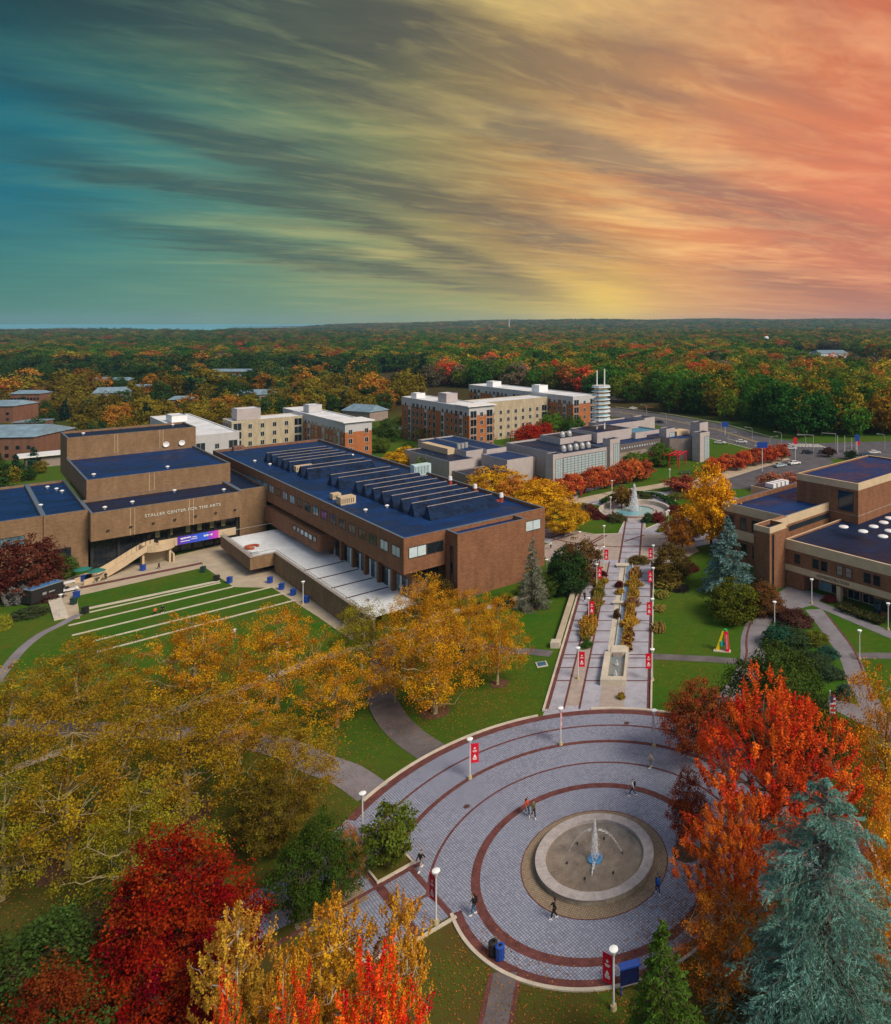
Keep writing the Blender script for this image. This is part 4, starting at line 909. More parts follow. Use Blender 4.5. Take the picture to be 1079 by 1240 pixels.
# ---- low residence halls among the trees on the left ---------------------------
def gable(name,label,pxl,pxr,py,depth,hw,hr,wallm,ang,win_n=6,z=0,group=None,flat=False):
    (x0,y0),(x1,y1)=G(pxl,py,hw+z),G(pxr,py,hw+z); w=(x1-x0)
    r=thing(name,label,'building',((x0+x1)/2,(y0+y1)/2,z),rad(ang),group); hw2=w/2
    q=MB(); q.box(-hw2,hw2,0,depth,-4,hw); q.build('wall',wallm,r)
    q=MB()
    if flat: q.box(-hw2-.3,hw2+.3,-.3,depth+.3,hw,hw+.4)
    else: q.prism([(0,0)],0,0) if False else q.add([(-hw2-.5,-.6,hw),(hw2+.5,-.6,hw),(hw2+.5,depth+.6,hw),(-hw2-.5,depth+.6,hw),(-hw2+1.5,depth/2,hw+hr),(hw2-1.5,depth/2,hw+hr)],[(0,1,5,4),(2,3,4,5),(1,2,5),(3,0,4),(0,3,2,1)])
    q.build('roof',M_BLUEG,r)
    for i in range(win_n):
        for k in range(max(1,int(hw//3.2))):
            q=MB(); q.box(-.7,.7,-.06,.02,0,1.4); q.build('window',M_GL,r,(-hw2+w*(i+.5)/win_n,0,1.1+k*3.1))
    return r
LB=mat_brick('residence_brick',(.24,.12,.08),(.2,.1,.07))
gable('residence_hall','blue roofed brick residence hall cut by the left edge, behind the arts centre',-60,36,530,24,9,3.5,LB,8,8,GZ)
gable('residence_hall','tan residence hall with a blue roof just behind the one at the left edge',-40,14,492,18,9,2.5,LB,6,4,GZ)
gable('brick_annex','low brick annex with dark roof between the trees at far left',16,42,512,12,4,.5,LB,5,3,GZ,flat=True)
for px0,px1,py,lab,an,hh_,hr_ in ((108,153,461,'long grey roofed residence hall nearest the far wood, left of the dark pines',6,6,2.2),(116,150,476,'blue hipped roof residence hall among pines on the left',25,5,3.4),(152,202,469,'low residence roof right of the blue hipped roof',4,4,1.8),(238,306,450,'long pale grey roofed hall with brick end, upper row centre left',4,7,2.2),(262,308,457,'shorter hall in front of the long pale grey roofed hall',4,5,2),(333,398,448,'grey roofed residence hall right of the long pale one',3,6,2.2),(288,328,478,'blue hipped residence roof rising from the yellow trees',18,4,3),(408,454,498,'dark blue roofed hall behind the orange apartment block',-25,5,3),(14,46,477,'residence hall half hidden by pines at far left',8,5,2),(205,226,484,'smallest residence roof left of the yellow plane belt',14,4,1.8)):
    gable('residence_hall',lab,px0,px1,py,12,hh_,hr_,LB if hr_<3 else M_TAUPE,an,9)
gable('school_building','long white school building in a clearing in the far wood at right',992,1028,428,40,9,4,M_WHITE,4,8)
gable('school_building','lower pale green roofed wing left of the white school building',975,992,429,25,6,2,M_WHITE,4,5)
q=MB(); x_,y_=G(616,402,0); 
t=thing('radio_mast','thin red and white radio mast on the horizon ridge','mast',(x_,1900 if False else y_,terr(x_,y_)))
t.location=((616.5-CX)/F*3600,3600,terr((616.5-CX)/F*3600,3600)); q.cyl(0,0,0,62,2.2,1.4,8); q.build('mast_shaft',M_WHITE,t); q=MB(); q.cyl(0,0,62,66,2.0,1.8,8); q.build('mast_top',M_REDM,t)
x_=(928-CX)/F*1500; t=thing('water_tank','white water tank showing above the far wood at right','water tank',(x_,1500,terr(x_,1500))); q=MB(); q.lathe(0,0,[(0,16),(4,17),(5,20),(4,23),(0,24)],14); q.build('tank',M_WHITE,t,smooth=True); q=MB(); [q.bar((a*3,b*3,0),(a*2,b*2,17),.5) for a in(-1,1) for b in (-1,1)]; q.build('leg_frame',M_WHITE,t)
# white pavilion left of tower
x_,y_=G(60,552,0); t=thing('canopy_pavilion','white flat canopy at the left foot of the brown stage tower','pavilion',(x_,y_,GZ),rad(45)); q=MB(); q.box(-9,9,-5,5,4.2,4.7); q.build('roof',M_WHITE,t); q=MB(); q.box(-7,7,-3.5,4,-.5,4.2); q.build('wall',M_TAUPE,t)
# red pergolas
def pergola(px,py,w,dp,h,n,label,ang,m=M_REDM):
    x_,y_,z_=gp(px,py); t=thing('pergola',label,'pergola',(x_,y_,z_),rad(ang))
    for i in range(n+1):
        for s_ in (0,1): q=MB(); q.box(i*w/n-.15,i*w/n+.15,s_*dp-.15,s_*dp+.15,0,h); q.build('post',m,t)
    for i in range(n*2+1): q=MB(); q.box(i*w/n/2-.1,i*w/n/2+.1,-.6,dp+.6,h+.31,h+.6); q.build('rafter',m,t)
    for s_ in (0,.5,1): q=MB(); q.box(-.6,w+.6,s_*dp-.12,s_*dp+.12,h,h+.3); q.build('beam',m,t)
pergola(789,565,10,8,4.2,3,'bright red steel pergola beside two round green trees',-20); pergola(676,600,7,4,3.6,2,'small red steel frame half hidden behind the honey locusts',-10)
M_DRED=mat('dark_red_steel',(.22,.02,.03),.6,.1,1); pergola(618,537,28,12,3.2,9,'long dark red pergola behind the grey annex',8,M_DRED)
# ---------------------------------------------------------------- fountains, basins
f=thing('round_fountain','round granite fountain with a white centre plume, in the middle of the brick plaza','fountain',(PC[0],PC[1],0))
def ringm(prof,n=64): q=MB(); q.lathe(0,0,prof,n); return q
M_GRAN2=mat('fountain_coping',(.36,.34,.34),.6,.14,1.5,fine=7); M_BAS=mat('wet_stone',(.17,.15,.13),.3,.25,.8,fine=6,spec=.5)
o=ringm([(4.55,.25),(4.55,.62),(5.5,.62),(5.5,.56)]).build('coping',M_GRAN2,f)
o=ringm([(5.42,.03),(5.42,.56),(5.5,.56)]).build('outer_wall',mat('fountain_wall',(.27,.24,.19),.8,.25,1.2,fine=6),f)
q=MB()
for k in range(24):
    t=rad(k*15+7); q.bar((4.56*math.cos(t),4.56*math.sin(t),.624),(5.5*math.cos(t),5.5*math.sin(t),.624),.05,.012)
q.build('coping_joints',mat('pale_joint',(.45,.42,.40),.8,.1,1),f)
ringm([(0,.05),(1.5,.08),(3.2,.16),(4.56,.34)]).build('basin',M_BAS,f)
ringm([(.72,-.02),(.72,.20),(.55,.24),(.35,.14),(0,.12)],28).build('nozzle_bowl',mat_glass('blue_bowl',(.03,.12,.24),.15,.5),f)
# the splash: many droplet faces rising as a plume
rng=np.random.default_rng(5)
def mat_spray():
    m=bpy.data.materials.new('white_water'); nt=nodes(m); B=NB(nt); o=B.n('ShaderNodeOutputMaterial'); d=B.n('ShaderNodeBsdfDiffuse'); d.inputs[0].default_value=(.86,.9,.95,1)
    t=B.n('ShaderNodeBsdfTranslucent'); t.inputs[0].default_value=(.9,.93,.97,1); mx=B.n('ShaderNodeMixShader'); mx.inputs[0].default_value=.4; B.l(d.outputs[0],mx.inputs[1]); B.l(t.outputs[0],mx.inputs[2]); B.l(mx.outputs[0],o.inputs[0]); return m
M_SPRAY=mat_spray()
def spray(name,parent,hh,r0,r1,n,s,loc=(0,0,0)):
    t=rng.uniform(0,1,n)**.9; r=(r0+(r1-r0)*(1-t)**.8)*np.sqrt(rng.uniform(0,1,n)); a=rng.uniform(0,6.283,n)
    C=np.stack([r*np.cos(a),r*np.sin(a),t*hh+rng.uniform(-.1,.1,n)*.5+.08],1); N=rng.normal(size=(n,3))
    D=np.tile(np.array([[0,0,1.0]]),(n,1))+rng.normal(size=(n,3))*.25
    V,Fq=leaf_quads(C,N,s,rng,2.6,nrm(D)); return link(name,np_mesh(name,V,Fq,M_SPRAY),parent,loc)
spray('water_plume',f,3.5,.03,.40,1500,.05,(0,0,.15)); spray('water_mist',f,2.4,.25,.75,500,.03,(0,0,.1))
def jet(name,parent,p0,p1,h,n,s):
    t=rng.uniform(0,1,n); P0,P1=np.array(p0),np.array(p1); C=P0+(P1-P0)*t[:,None]; C[:,2]+=h*4*t*(1-t); C+=rng.normal(size=(n,3))*.03*(1+t)[:,None]
    D=(P1-P0)[None,:]+np.stack([0*t,0*t,h*4*(1-2*t)],1); V,Fq=leaf_quads(C,rng.normal(size=(n,3)),s,rng,3,nrm(D)); link(name,np_mesh(name,V,Fq,M_SPRAY),parent)
jet('water_jet',f,(-2.5,.6,.3),(-.35,-.1,2.9),.55,300,.032); jet('water_jet',f,(2.5,.6,.3),(.35,-.1,2.9),.55,300,.032); jet('water_jet',f,(-.1,-2.1,.2),(0,-.7,.25),.03,120,.06)
for t in range(0,360,60): x_,y_=2.6*math.cos(rad(t+15)),2.6*math.sin(rad(t+15)); q=MB(); q.cyl(0,0,.0,.28,.08,n=8); q.build('nozzle',M_FR,f,(x_,y_,.05))
f2=thing('round_fountain','far round fountain with bright blue pool and tall white plume, beyond the mall','fountain',(FC[0],FC[1],0))
ringm([(0,.25),(5.15,.25)]).build('pool_water',M_WATER,f2); ringm([(5.16,.02),(5.16,.42),(5.6,.42),(5.6,.02)]).build('pool_rim',M_TAN,f2)
q=MB(); v=[]
A_=arc((0,0),8.9,-28,208,48); Bq=arc((0,0),9.5,-28,208,48)
for i in range(48): q.prism([A_[i],A_[i+1],Bq[i+1],Bq[i]],0,1.1)
q.build('curved_wall',M_PALE,f2)
q=MB(); q.lathe(0,0,[(5.61,.05),(8.9,.05)],48); q.build('apron',M_GRAN,f2); q=MB(); q.lathe(0,0,[(5.65,.06),(6.1,.06)],48); q.build('apron_band',M_RED,f2)
spray('water_plume',f2,7.0,.2,1.2,2000,.14,(0,0,.25)); spray('water_mist',f2,4.5,.8,2.2,700,.09,(0,0,.2))
# mall basin
bs=thing('stepped_basin','rectangular pale stone basin with two small white jets at the near end of the mall','basin',(-6.2,99.2,0))
q=MB(); q.box(-1.8,1.7,0,1.0,0,.85); q.box(-1.8,-.9,1.01,8.6,0,.85); q.box(1.35,1.7,1.01,10.4,0,.85); q.box(-.89,1.34,8.2,10.4,0,.95); q.box(-1.3,-.9,8.61,10.4,0,.86); q.build('stone_wall',M_PALE,bs)
q=MB(); q.box(-.9,1.35,1.0,8.2,.1,.3); q.build('water',mat_glass('shallow_water',(.11,.14,.15),.1,.3),bs); q=MB(); q.box(-.5,.9,7.95,8.19,.3,.93); q.build('weir',M_TAN,bs)
for yy in (2.1,5.2): spray('water_jet',bs,.75,.04,.28,260,.07,(.2,yy,.3))
ch=thing('water_channel','long narrow blue water channel running up the middle of the mall','channel',(-6.05,110,0))
q=MB(); q.box(-.45,.65,0,42,.05,.075); q.build('water',mat_glass('channel_water',(.09,.19,.30),.08,.3),ch)
q=MB(); q.box(-.6,-.46,-.1,42,.0,.3); q.box(.66,.8,-.1,42,.0,.3); q.box(-.46,.65,42,42.3,0,.5); q.build('channel_wall',M_PALE,ch)
for x0,y0,w,h in ((-8.1,127.5,1.9,.9),(-8,137,1.6,.9),(-8.6,147,2.6,1.6)):
    b_=thing('stone_bench','pale stone block bench beside the mall channel','bench',(x0,y0,0),0,'stone benches by the channel'); q=MB(); q.box(0,w,0,h,.4,.52); q.build('seat',M_PALE,b_); q=MB(); q.box(.15,w-.15,.12,h-.12,0,.4); q.build('base',M_GRAN,b_)
# ramp walls on the left of the mall
x0,y0,_=gp(691,758); rw=thing('ramp_wall','pale stone ramp wall sloping along the left edge of the mall','wall',(-15.6,112,0)); q=MB(); q.box(-.35,.35,0,26,0,.7); q.build('wall',M_PALE,rw); q=MB(); q.box(-.42,.42,-.06,26.05,.7,.8); q.build('coping',M_CONC,rw); q=MB(); q.box(-1.0,.45,-1.4,-.07,0,.9); q.build('end_block',M_PALE,rw)
# ---------------------------------------------------------------- lamps and banners
M_POLE=mat('pale_pole',(.55,.56,.58),.5,.06,2); M_HEAD=mat('lamp_head_white',(.78,.84,.86),.4,.04,2); M_BANR=mat('red_banner_cloth',(.62,.006,.03),.6,.12,1.5); M_STONEB=mat('yellow_stone_base',(.42,.36,.20),.8,.1,3)
M_BLK=mat('black_metal',(.02,.02,.022),.5,.1,2)
_bm={}
def lamp_meshes():
    q=MB(); q.cyl(0,0,.3,4.1,.085,.065,10); q.cyl(0,0,3.85,4.15,.09,.2,10); _bm['pole']=q.mesh('pole',M_POLE)
    q=MB(); q.cyl(0,0,0,.32,.26,.22,12); _bm['base']=q.mesh('base',M_STONEB)
    q=MB(); q.lathe(0,0,[(0,4.12),(.2,4.14),(.22,4.2),(.34,4.36),(.33,4.42),(.14,4.46),(0,4.47)],18); _bm['head']=q.mesh('lamp_head',M_HEAD)
    q=MB(); q.box(.12,.95,-.02,.02,1.75,3.75); q.box(.05,1.0,-.03,.03,3.75,3.80); q.box(.05,1.0,-.03,.03,1.70,1.75); 
    _bm['banner']=q.mesh('banner',M_BANR)
    q=MB()
    for s_ in (-1,1):
        y_=s_*.032; t=.006
        pts=[]
        for k in range(10):
            r_=.16 if k%2==0 else .07; a_=rad(90+k*36); pts.append((.53+r_*math.cos(a_),3.28+r_*math.sin(a_)))
        q.add([(x_,y_,z_) for x_,z_ in pts],[tuple(range(10))]); 
        q.box(.30,.76,y_-t,y_+t,2.98,3.04); q.box(.36,.70,y_-t,y_+t,2.88,2.92)
        q.add([(.36,y_,2.3),(.70,y_,2.3),(.61,y_,2.52),(.53,y_,2.62),(.45,y_,2.52)],[(0,1,2,3,4)]); q.box(.30,.76,y_-t,y_+t,2.16,2.24); q.box(.33,.73,y_-t,y_+t,2.03,2.09)
    _bm['mark']=q.mesh('banner_marks',M_HEAD)
lamp_meshes()
def lamp(px,py,label,banner=None,h=1.0,pole=None,cat='lamp post',group='lamp posts with round white heads'):
    x_,y_,z_=gp(px,py); t=thing('lamp_post',label,cat,(x_,y_,z_),0,group); t.scale=(1,1,h)
    link('base',_bm['base'],t); p=link('pole',_bm['pole'],t)
    if pole: p.data=p.data.copy(); p.data.materials[0]=pole
    link('lamp_head',_bm['head'],t)
    if banner is not None: b=link('banner',_bm['banner'],t,rot=(0,0,rad(banner))); link('banner_marks',_bm['mark'],b)
    return t
LL=[(569,943,'bannered lamp post on the plaza paving, nearest the curved asphalt path',15),(679,902,'lamp post with an edge-on banner at the far rim of the plaza',88),(792,905,'bannered lamp post at the far right of the plaza near the dark red tree',100),
(528,1118,'bannered lamp post at the plaza corner beside the golden birches',140),(743,1222,'tall bannered lamp post beside the blue notice board at the near rim',150),(439,1015,'plain lamp post behind the small planter tree',None),
(700,822,'nearest bannered lamp post in the left strip of the mall',2),(712.7,756,'second bannered lamp post up the left strip of the mall',2),(722.6,711,'third bannered lamp post up the left strip of the mall',2),(731,688,'farthest bannered lamp post in the left strip of the mall',2),
(790,824,'nearest bannered lamp post on the right edge of the mall',182),(790,757,'second bannered lamp post up the right edge of the mall',182),(791,716,'third bannered lamp post up the right edge of the mall',182),(791,686,'farthest bannered lamp post on the right edge of the mall',182),
(349,812,'plain lamp post among the plane trees by the pale walk',None),(490,832,'plain lamp post right of the dark asphalt path',None),(367,732,'plain lamp post in front of the terrace wall, beside the blue bins',None),(73.5,749,'plain lamp post on the cream ramp wall near the black trailer',None),
(938,761,'lamp post at the shrub bed left of the administration entrance',None),(983,731,'lamp post in front of the administration entrance',None),(1041,799,'lamp post where the right hand lawn paths fork',None),(1075.5,763,'lamp post at the right edge beside the entrance walk',None),(917,836,'lamp post half hidden behind the green tree left of the fork',None),
(662,705,'lamp post between the grey spruce and the round dark trees',None),(739.5,622,'bannered lamp post on the island bed before the far fountain',88),(753.6,608,'lamp post behind the far fountain wall',None),(809.6,640,'lamp post on the crossing right of the fountain walk',None),(731.5,660,'lamp post left of the fountain walk by two walkers',None),(702,668,'thin lamp post with edge-on banner left of the island bed',88),
(811,585,'bannered lamp post by the red shrubs under the pergola',85),(741,600,'bannered lamp post before the row of small red trees',85)]
for px,py,lb,bn_ in LL: lamp(px,py,lb,bn_)
def blackpost(px,py,label,h=4.2):
    x_,y_,z_=gp(px,py); t=thing('black_post',label,'post',(x_,y_,z_)); q=MB(); q.cyl(0,0,.3,h,.09,.07,10); q.build('pole',M_BLK,t); q=MB(); q.cyl(0,0,0,.3,.24,.14,12); q.build('base',M_BLK,t); q=MB(); q.cyl(0,0,h,h+.25,.2,.26,10); q.build('cap',M_BLK,t)
blackpost(852,1147,'black metal post under the orange tree at the right rim of the plaza'); blackpost(849,1050,'black post with a white paper notice beside the dark red sapling',3.5)
# flag
x_,y_,z_=gp(1005,935); t=thing('flagpole','thin flagpole with a hanging striped flag behind the bright red maple','flagpole',(x_,y_,z_)); q=MB(); q.cyl(0,0,0,9,.06,.04,8); q.lathe(0,0,[(0,9.15),(.1,9.08),(0,9.0)],8); q.build('pole',M_POLE,t)
q=MB(); [q.box(.05+.08*math.sin(k)*.3,.62,-.05+.03*(k%2),-.01+.03*(k%2),8.6-.26*(k+1),8.6-.26*k-.01,[1,2][k%2]) for k in range(9)]; q.box(.05,.36,-.09,-.06,7.8,8.6,0); q.build('flag',[mat('flag_blue',(.03,.04,.2)),mat('flag_red',(.5,.02,.03)),M_WHITE],t)
# ---------------------------------------------------------------- bins, board, sculpture, drains
M_BLUE=mat('blue_plastic',(.012,.06,.33),.4,.1,2,spec=.5); M_DKG=mat('dark_green_plastic',(.02,.05,.045),.5,.1,2)
def bin_(px,py,label,m,h=1.0,r=.33,tube=False,z=None):
    x_,y_,z_=gp(px,py); t=thing('litter_bin',label,'bin',(x_,y_,z_),0,'litter and recycling bins'); q=MB()
    if tube:
        q.lathe(0,0,[(r*.9,.02),(r,.1),(r,h)],20); o=q.build('body',m,t); q=MB(); [q.bar((r*1.03*math.cos(k*.524),r*1.03*math.sin(k*.524),.08),(r*1.03*math.cos(k*.524),r*1.03*math.sin(k*.524),h),.035) for k in range(12)]; q.build('slats',m,t)
        q=MB(); q.lathe(0,0,[(r*1.1,h-.02),(r*1.12,h+.08),(r*.7,h+.14),(r*.42,h+.12)],20); q.build('rim',m,t); q=MB(); q.cyl(0,0,h-.05,h+.05,r*.42,n=14); q.build('opening',M_BLK,t)
    else:
        q.prism([(-r,-r),(r,-r),(r,r),(-r,r)],.06,h); q.build('body',m,t); q=MB(); q.prism([(-r-.04,-r-.04),(r+.04,-r-.04),(r+.04,r+.04),(-r-.04,r+.04)],h,h+.14); q.build('lid',m,t); q=MB(); q.box(-r*.5,r*.5,-r-.05,-r-.041,h+.02,h+.1); q.build('opening',M_BLK,t)
    return t
bin_(597,1157,'black slatted litter bin on the plaza edge, left of the blue one',M_BLK,1.0,.33,True); bin_(605.5,1161.5,'blue slatted recycling bin on the plaza edge, right of the black one',M_BLUE,1.0,.33,True)
for (px,py,lb,m) in ((278,706,'blue bin on the concrete plaza, farthest left of the row beside the terrace',M_BLUE),(327,706,'blue bin second in the row beside the terrace wall',M_BLUE),(341,714,'lighter blue bin in the middle of the row beside the terrace wall',M_BLUE),(355,721,'blue bin fourth in the row beside the terrace wall',M_BLUE),(371,730,'blue bin at the near end of the row, by the lamp post',M_BLUE),(92.5,724,'blue bin at the corner of the upper lawn near the golf cart',M_BLUE),(89,732,'dark green bin on the left walkway below the blue bin',M_DKG),(103,743,'black bin at the left end of the pale lawn kerb',M_BLK),(246,693,'dark green bin at the right corner of the upper lawn',M_DKG),(262,704,'black bin at the right end of the pale lawn kerb',M_BLK),(102,704,'blue bin at the foot of the cream stair beside a black one',M_BLUE),(107,703,'black bin beside the blue one at the foot of the stair',M_BLK),(173,691,'blue bin under the stair landing',M_BLUE),(809,648,'blue bin on the grass right of the fountain walk',M_BLUE)): bin_(px,py,lb,m,1.12,.4)
x0,y0,_=gp(752,1206); x1,y1,_=gp(773,1200); ang=math.atan2(y1-y0,x1-x0)
t=thing('notice_board','blue notice board on two posts beside the bannered lamp at the near plaza rim','notice board',(x0,y0,0),ang); w_=math.hypot(x1-x0,y1-y0)
q=MB(); q.box(-.05,w_+.05,-.08,.08,.75,2.1); q.build('panel',mat('navy_panel',(.006,.012,.07),.3,.2,1,spec=.5),t); q=MB(); q.box(-.1,w_+.1,-.3,.3,2.1,2.22); q.build('hood',M_BLUE,t)
for x_ in (-.02,w_-.04): q=MB(); q.box(x_,x_+.1,-.079,.079,0,.75); q.build('post',M_BLUE,t)
q=MB(); q.box(0,w_,-.085,.085,.68,.749); q.build('ledge',M_METAL,t)
x_,y_,z_=gp(877,788); t=thing('letter_sculpture','yellow, red and teal letter shaped sculpture standing on the right hand lawn','sculpture',(x_,y_,z_),rad(-10))
q=MB(); q.add([(-1.3,-.2,.12),(-.75,-.2,.12),(-.05,-.2,3.0),(-.3,-.2,3.0),(-1.3,.25,.12),(-.75,.25,.12),(-.05,.25,3.0),(-.3,.25,3.0)],[(0,1,2,3),(7,6,5,4),(0,3,7,4),(1,5,6,2),(3,2,6,7),(0,4,5,1)]); q.build('yellow_leg',mat('yellow_enamel',(.85,.62,.01),.4,.05,2),t)
q=MB(); q.add([(.3,-.55,.12),(.8,-.55,.12),(.55,-.2,3.05),(0,-.2,3.05),(.3,.15,.12),(.8,.15,.12),(.55,.15,3.05),(0,.15,3.05)],[(0,1,2,3),(7,6,5,4),(0,3,7,4),(1,5,6,2),(3,2,6,7),(0,4,5,1)]); rl=q.build('red_leg',mat('red_enamel',(.75,.01,.06),.4,.05,2),t)
q=MB(); [q.box(.36-k*.012,.60-k*.012,-.545+k*.023,-.50+k*.023,.55+k*.17,.66+k*.17) for k in range(12)]; q.build('lettering_panel',mat('pink_mark',(.75,.35,.42)),rl)
q=MB(); q.box(-.75,.3,-.1,.12,.9,1.35); q.cyl(-.45,0,.75,1.5,.3,n=14); q.build('teal_crossbar',mat('teal_enamel',(.02,.42,.36),.4,.05,2),t); q=MB(); q.cyl(.2,0,3.05,3.3,.28,n=14); q.build('green_cap',mat('green_enamel',(.02,.35,.10),.4,.05,2),t); q=MB(); q.box(-1.6,1.0,-.6,.3,0,.12); q.build('plinth',M_PALE,t)
x_,y_,z_=gp(656,805); t=thing('utility_hatch','blue flat hatch with pale frame set in the lawn left of the mall','hatch',(x_,y_,.02),rad(20)); q=MB(); q.box(-.8,.8,-.8,.8,0,.12); q.build('frame',M_PALE,t); q=MB(); q.box(-.62,.62,-.62,.62,.12,.15); q.build('panel',mat('blue_hatch',(.03,.11,.2),.4,.2,1),t)
for px,py in ((565,977),(759,876)): x_,y_,z_=gp(px,py); q=MB(); q.cyl(0,0,0,.02,.33,n=20); o=tag(q.build('manhole_cover',mat('iron',(.08,.04,.035),.6,.2,3),None,(x_,y_,.04)),'dark round manhole cover on the plaza, '+('left side' if px<600 else 'near the far rim'),'manhole')
q=MB(); q.cyl(0,0,0,.03,1.35,n=26); x_,y_,z_=gp(831,1032); o=tag(q.build('tree_pit',M_MULCH,None,(x_,y_,.035)),'round dark tree pit holding the dark red sapling on the plaza','tree pit')
x_,y_,z_=gp(1052,745); 
# square planter on the plaza
t=thing('square_planter','square planting bed with pale kerb and fallen leaves at the plaza corner','planter',(-25.05,66.5,0),rad(45)); q=MB(); q.ring(-1.75,1.75,-1.75,1.75,.0,.22,.17,0); q.build('kerb',M_PALE,t); q=MB(); q.box(-1.6,1.6,-1.6,1.6,.0,.12); q.build('soil',M_GRASS,t)
for px,py,r_ in ((605,828,1.3),(527,862,1.9),(642,735,1.9),(230,985,2.2),(80,1050,2.4),(180,860,2.0),(350,955,2.0),(100,1120,2.6)): x_,y_,z_=gp(px,py); drape('mulch_ring',arc((x_,y_),r_,0,345,22),.05,M_MULCH)
# umbrellas, tables, golf cart, trailer
M_TEAL=mat('teal_canvas',(.02,.16,.14),.7,.1,2)
for px,py,lb in ((100,702,'teal parasol half behind the cream stair'),(117,704,'teal parasol in front of the cream stair, nearest the golf cart')):
    x_,y_,z_=gp(px,py); t=thing('parasol',lb,'parasol',(x_,y_,z_),0,'teal parasols'); q=MB(); q.cyl(0,0,0,2.6,.04,n=8); q.build('pole',M_METAL,t); q=MB(); q.lathe(0,0,[(1.6,2.15),(1.55,2.2),(.8,2.5),(0,2.72)],8); q.build('canopy',M_TEAL,t)
    t=thing('cafe_table','dark cafe table under the '+('farther' if 'behind' in lb else 'nearer')+' teal parasol','table',(x_,y_,z_)); q=MB(); q.lathe(0,0,[(0,.72),(.6,.72),(.6,.76),(0,.765)],14); q.build('table_top',M_DKG,t); q=MB(); q.cyl(0,0,0,.72,.25,.05,10); q.build('base',M_DKG,t)
    for k in range(4): q=MB(); q.box(-.3,.3,-.14,.14,.42,.47); a_=k*math.pi/2+.4; q.build('seat',M_DKG,t,(math.cos(a_)*.95,math.sin(a_)*.95,0),(0,0,a_+math.pi/2))
x0,y0,z0=gp(38,735); x1,y1,_=gp(77,722); ang=math.atan2(y1-y0,x1-x0); w_=math.hypot(x1-x0,y1-y0)
t=thing('cargo_trailer','black cargo trailer with a bright blue panelled top beside the golf cart','trailer',(x0,y0,z0),ang)
q=MB(); q.box(0,w_,0,2.3,.45,3.0); q.build('body',M_BLK,t); q=MB(); q.ring(-.05,w_+.05,-.05,2.35,3.0,3.12,.1); q.build('top_frame',M_METAL,t); q=MB(); q.box(.05,w_-.05,.05,2.25,3.001,3.06); q.build('blue_top',mat('solar_blue',(.06,.22,.5),.3,.1,2,spec=.5),t)
q=MB(); q.box(1.9,2.6,-.02,0,1.5,2.0); q.box(3.0,w_*.72,-.02,0,1.65,1.9); q.build('side_lettering',M_METAL,t)
def wheel(parent,x_,y_,r_=.33,w=.2,axis='y'):
    q=MB(); q.lathe(0,0,[(r_*.55,-w/2),(r_,-w/2),(r_,w/2),(r_*.55,w/2)],16); o=q.build('tyre',M_BLK,parent,(x_,y_,r_),(rad(90),0,0)); q=MB(); q.cyl(0,0,-w/2-.005,w/2+.005,r_*.55,n=12); q.build('rim',M_METAL,o); return o
for s_ in (-.02,2.32):
    for k in (.45,.58): wheel(t,w_*k,s_,.36)
x_,y_,z_=gp(85,716); t=thing('golf_cart','white golf cart hitched in front of the black trailer','golf cart',(x_,y_,z_),rad(50)); 
q=MB(); q.add([(-1.2,-.6,.35),(1.2,-.6,.35),(1.2,.6,.35),(-1.2,.6,.35),(-1.2,-.6,.85),(1.15,-.5,.8),(1.15,.5,.8),(-1.2,.6,.85),(.5,-.58,.5),(.5,.58,.5),(-.1,-.6,.5),(-.1,.6,.5)],[(3,2,1,0),(0,1,5,8,10,4),(2,3,7,11,9,6),(1,2,6,5),(5,6,9,8),(8,9,11,10),(10,11,7,4),(3,0,4,7)]); q.build('body',M_WHITE,t)
q=MB(); q.box(-.8,-.2,-.5,.5,.85,1.0); q.box(-.95,-.8,-.5,.5,.9,1.4); q.build('seat',M_BLK,t); q=MB(); q.box(-1.1,.75,-.62,.62,1.9,1.98); q.build('roof',M_WHITE,t)
q=MB(); [q.bar((a_,b_*.56,.8),(a_*.8,b_*.56,1.9),.05) for a_ in (-1.0,.8) for b_ in (-1,1)]; q.build('roof_post',M_METAL,t)
for a_ in (-.8,.8):
    for b_ in (-.58,.58): wheel(t,a_,b_,.25,.16)
# ---------------------------------------------------------------- roof equipment
def rv(px,py,h,label,k):
    X_,Y_=G(px,py,h); t=thing('roof_vent',label,'roof vent',(X_,Y_,h),rad(45),'ventilators on the blue roofs'); t.scale=(.68,)*3
    q=MB(); q.cyl(0,0,-.15,.5,.35,n=12); q.build('pipe',M_METAL,t); q=MB(); q.lathe(0,0,[(.35,.5),(.62,.55),(.66,.85),(.3,1.05),(0,1.1)],14); q.build('cowl',M_WHITE,t,smooth=True)
Sx=lambda x_,y_:(240+x_/2.997,480+y_/2.997)
for (zx,lb) in (((205,240),'white roof ventilator at the far left corner of the long blue roof'),((260,252),'small white ventilator second from the far left of the long roof'),((607,420),'white mushroom ventilator on the long roof, right of the two boxes'),((685,405),'white mushroom ventilator beside the nearest skylight rows'),((560,218),'tiny white ventilator behind the middle skylights')): rv(*Sx(*zx),11.3,lb,0)
Sz=lambda x_,y_:(x_/2.997,480+y_/2.997)
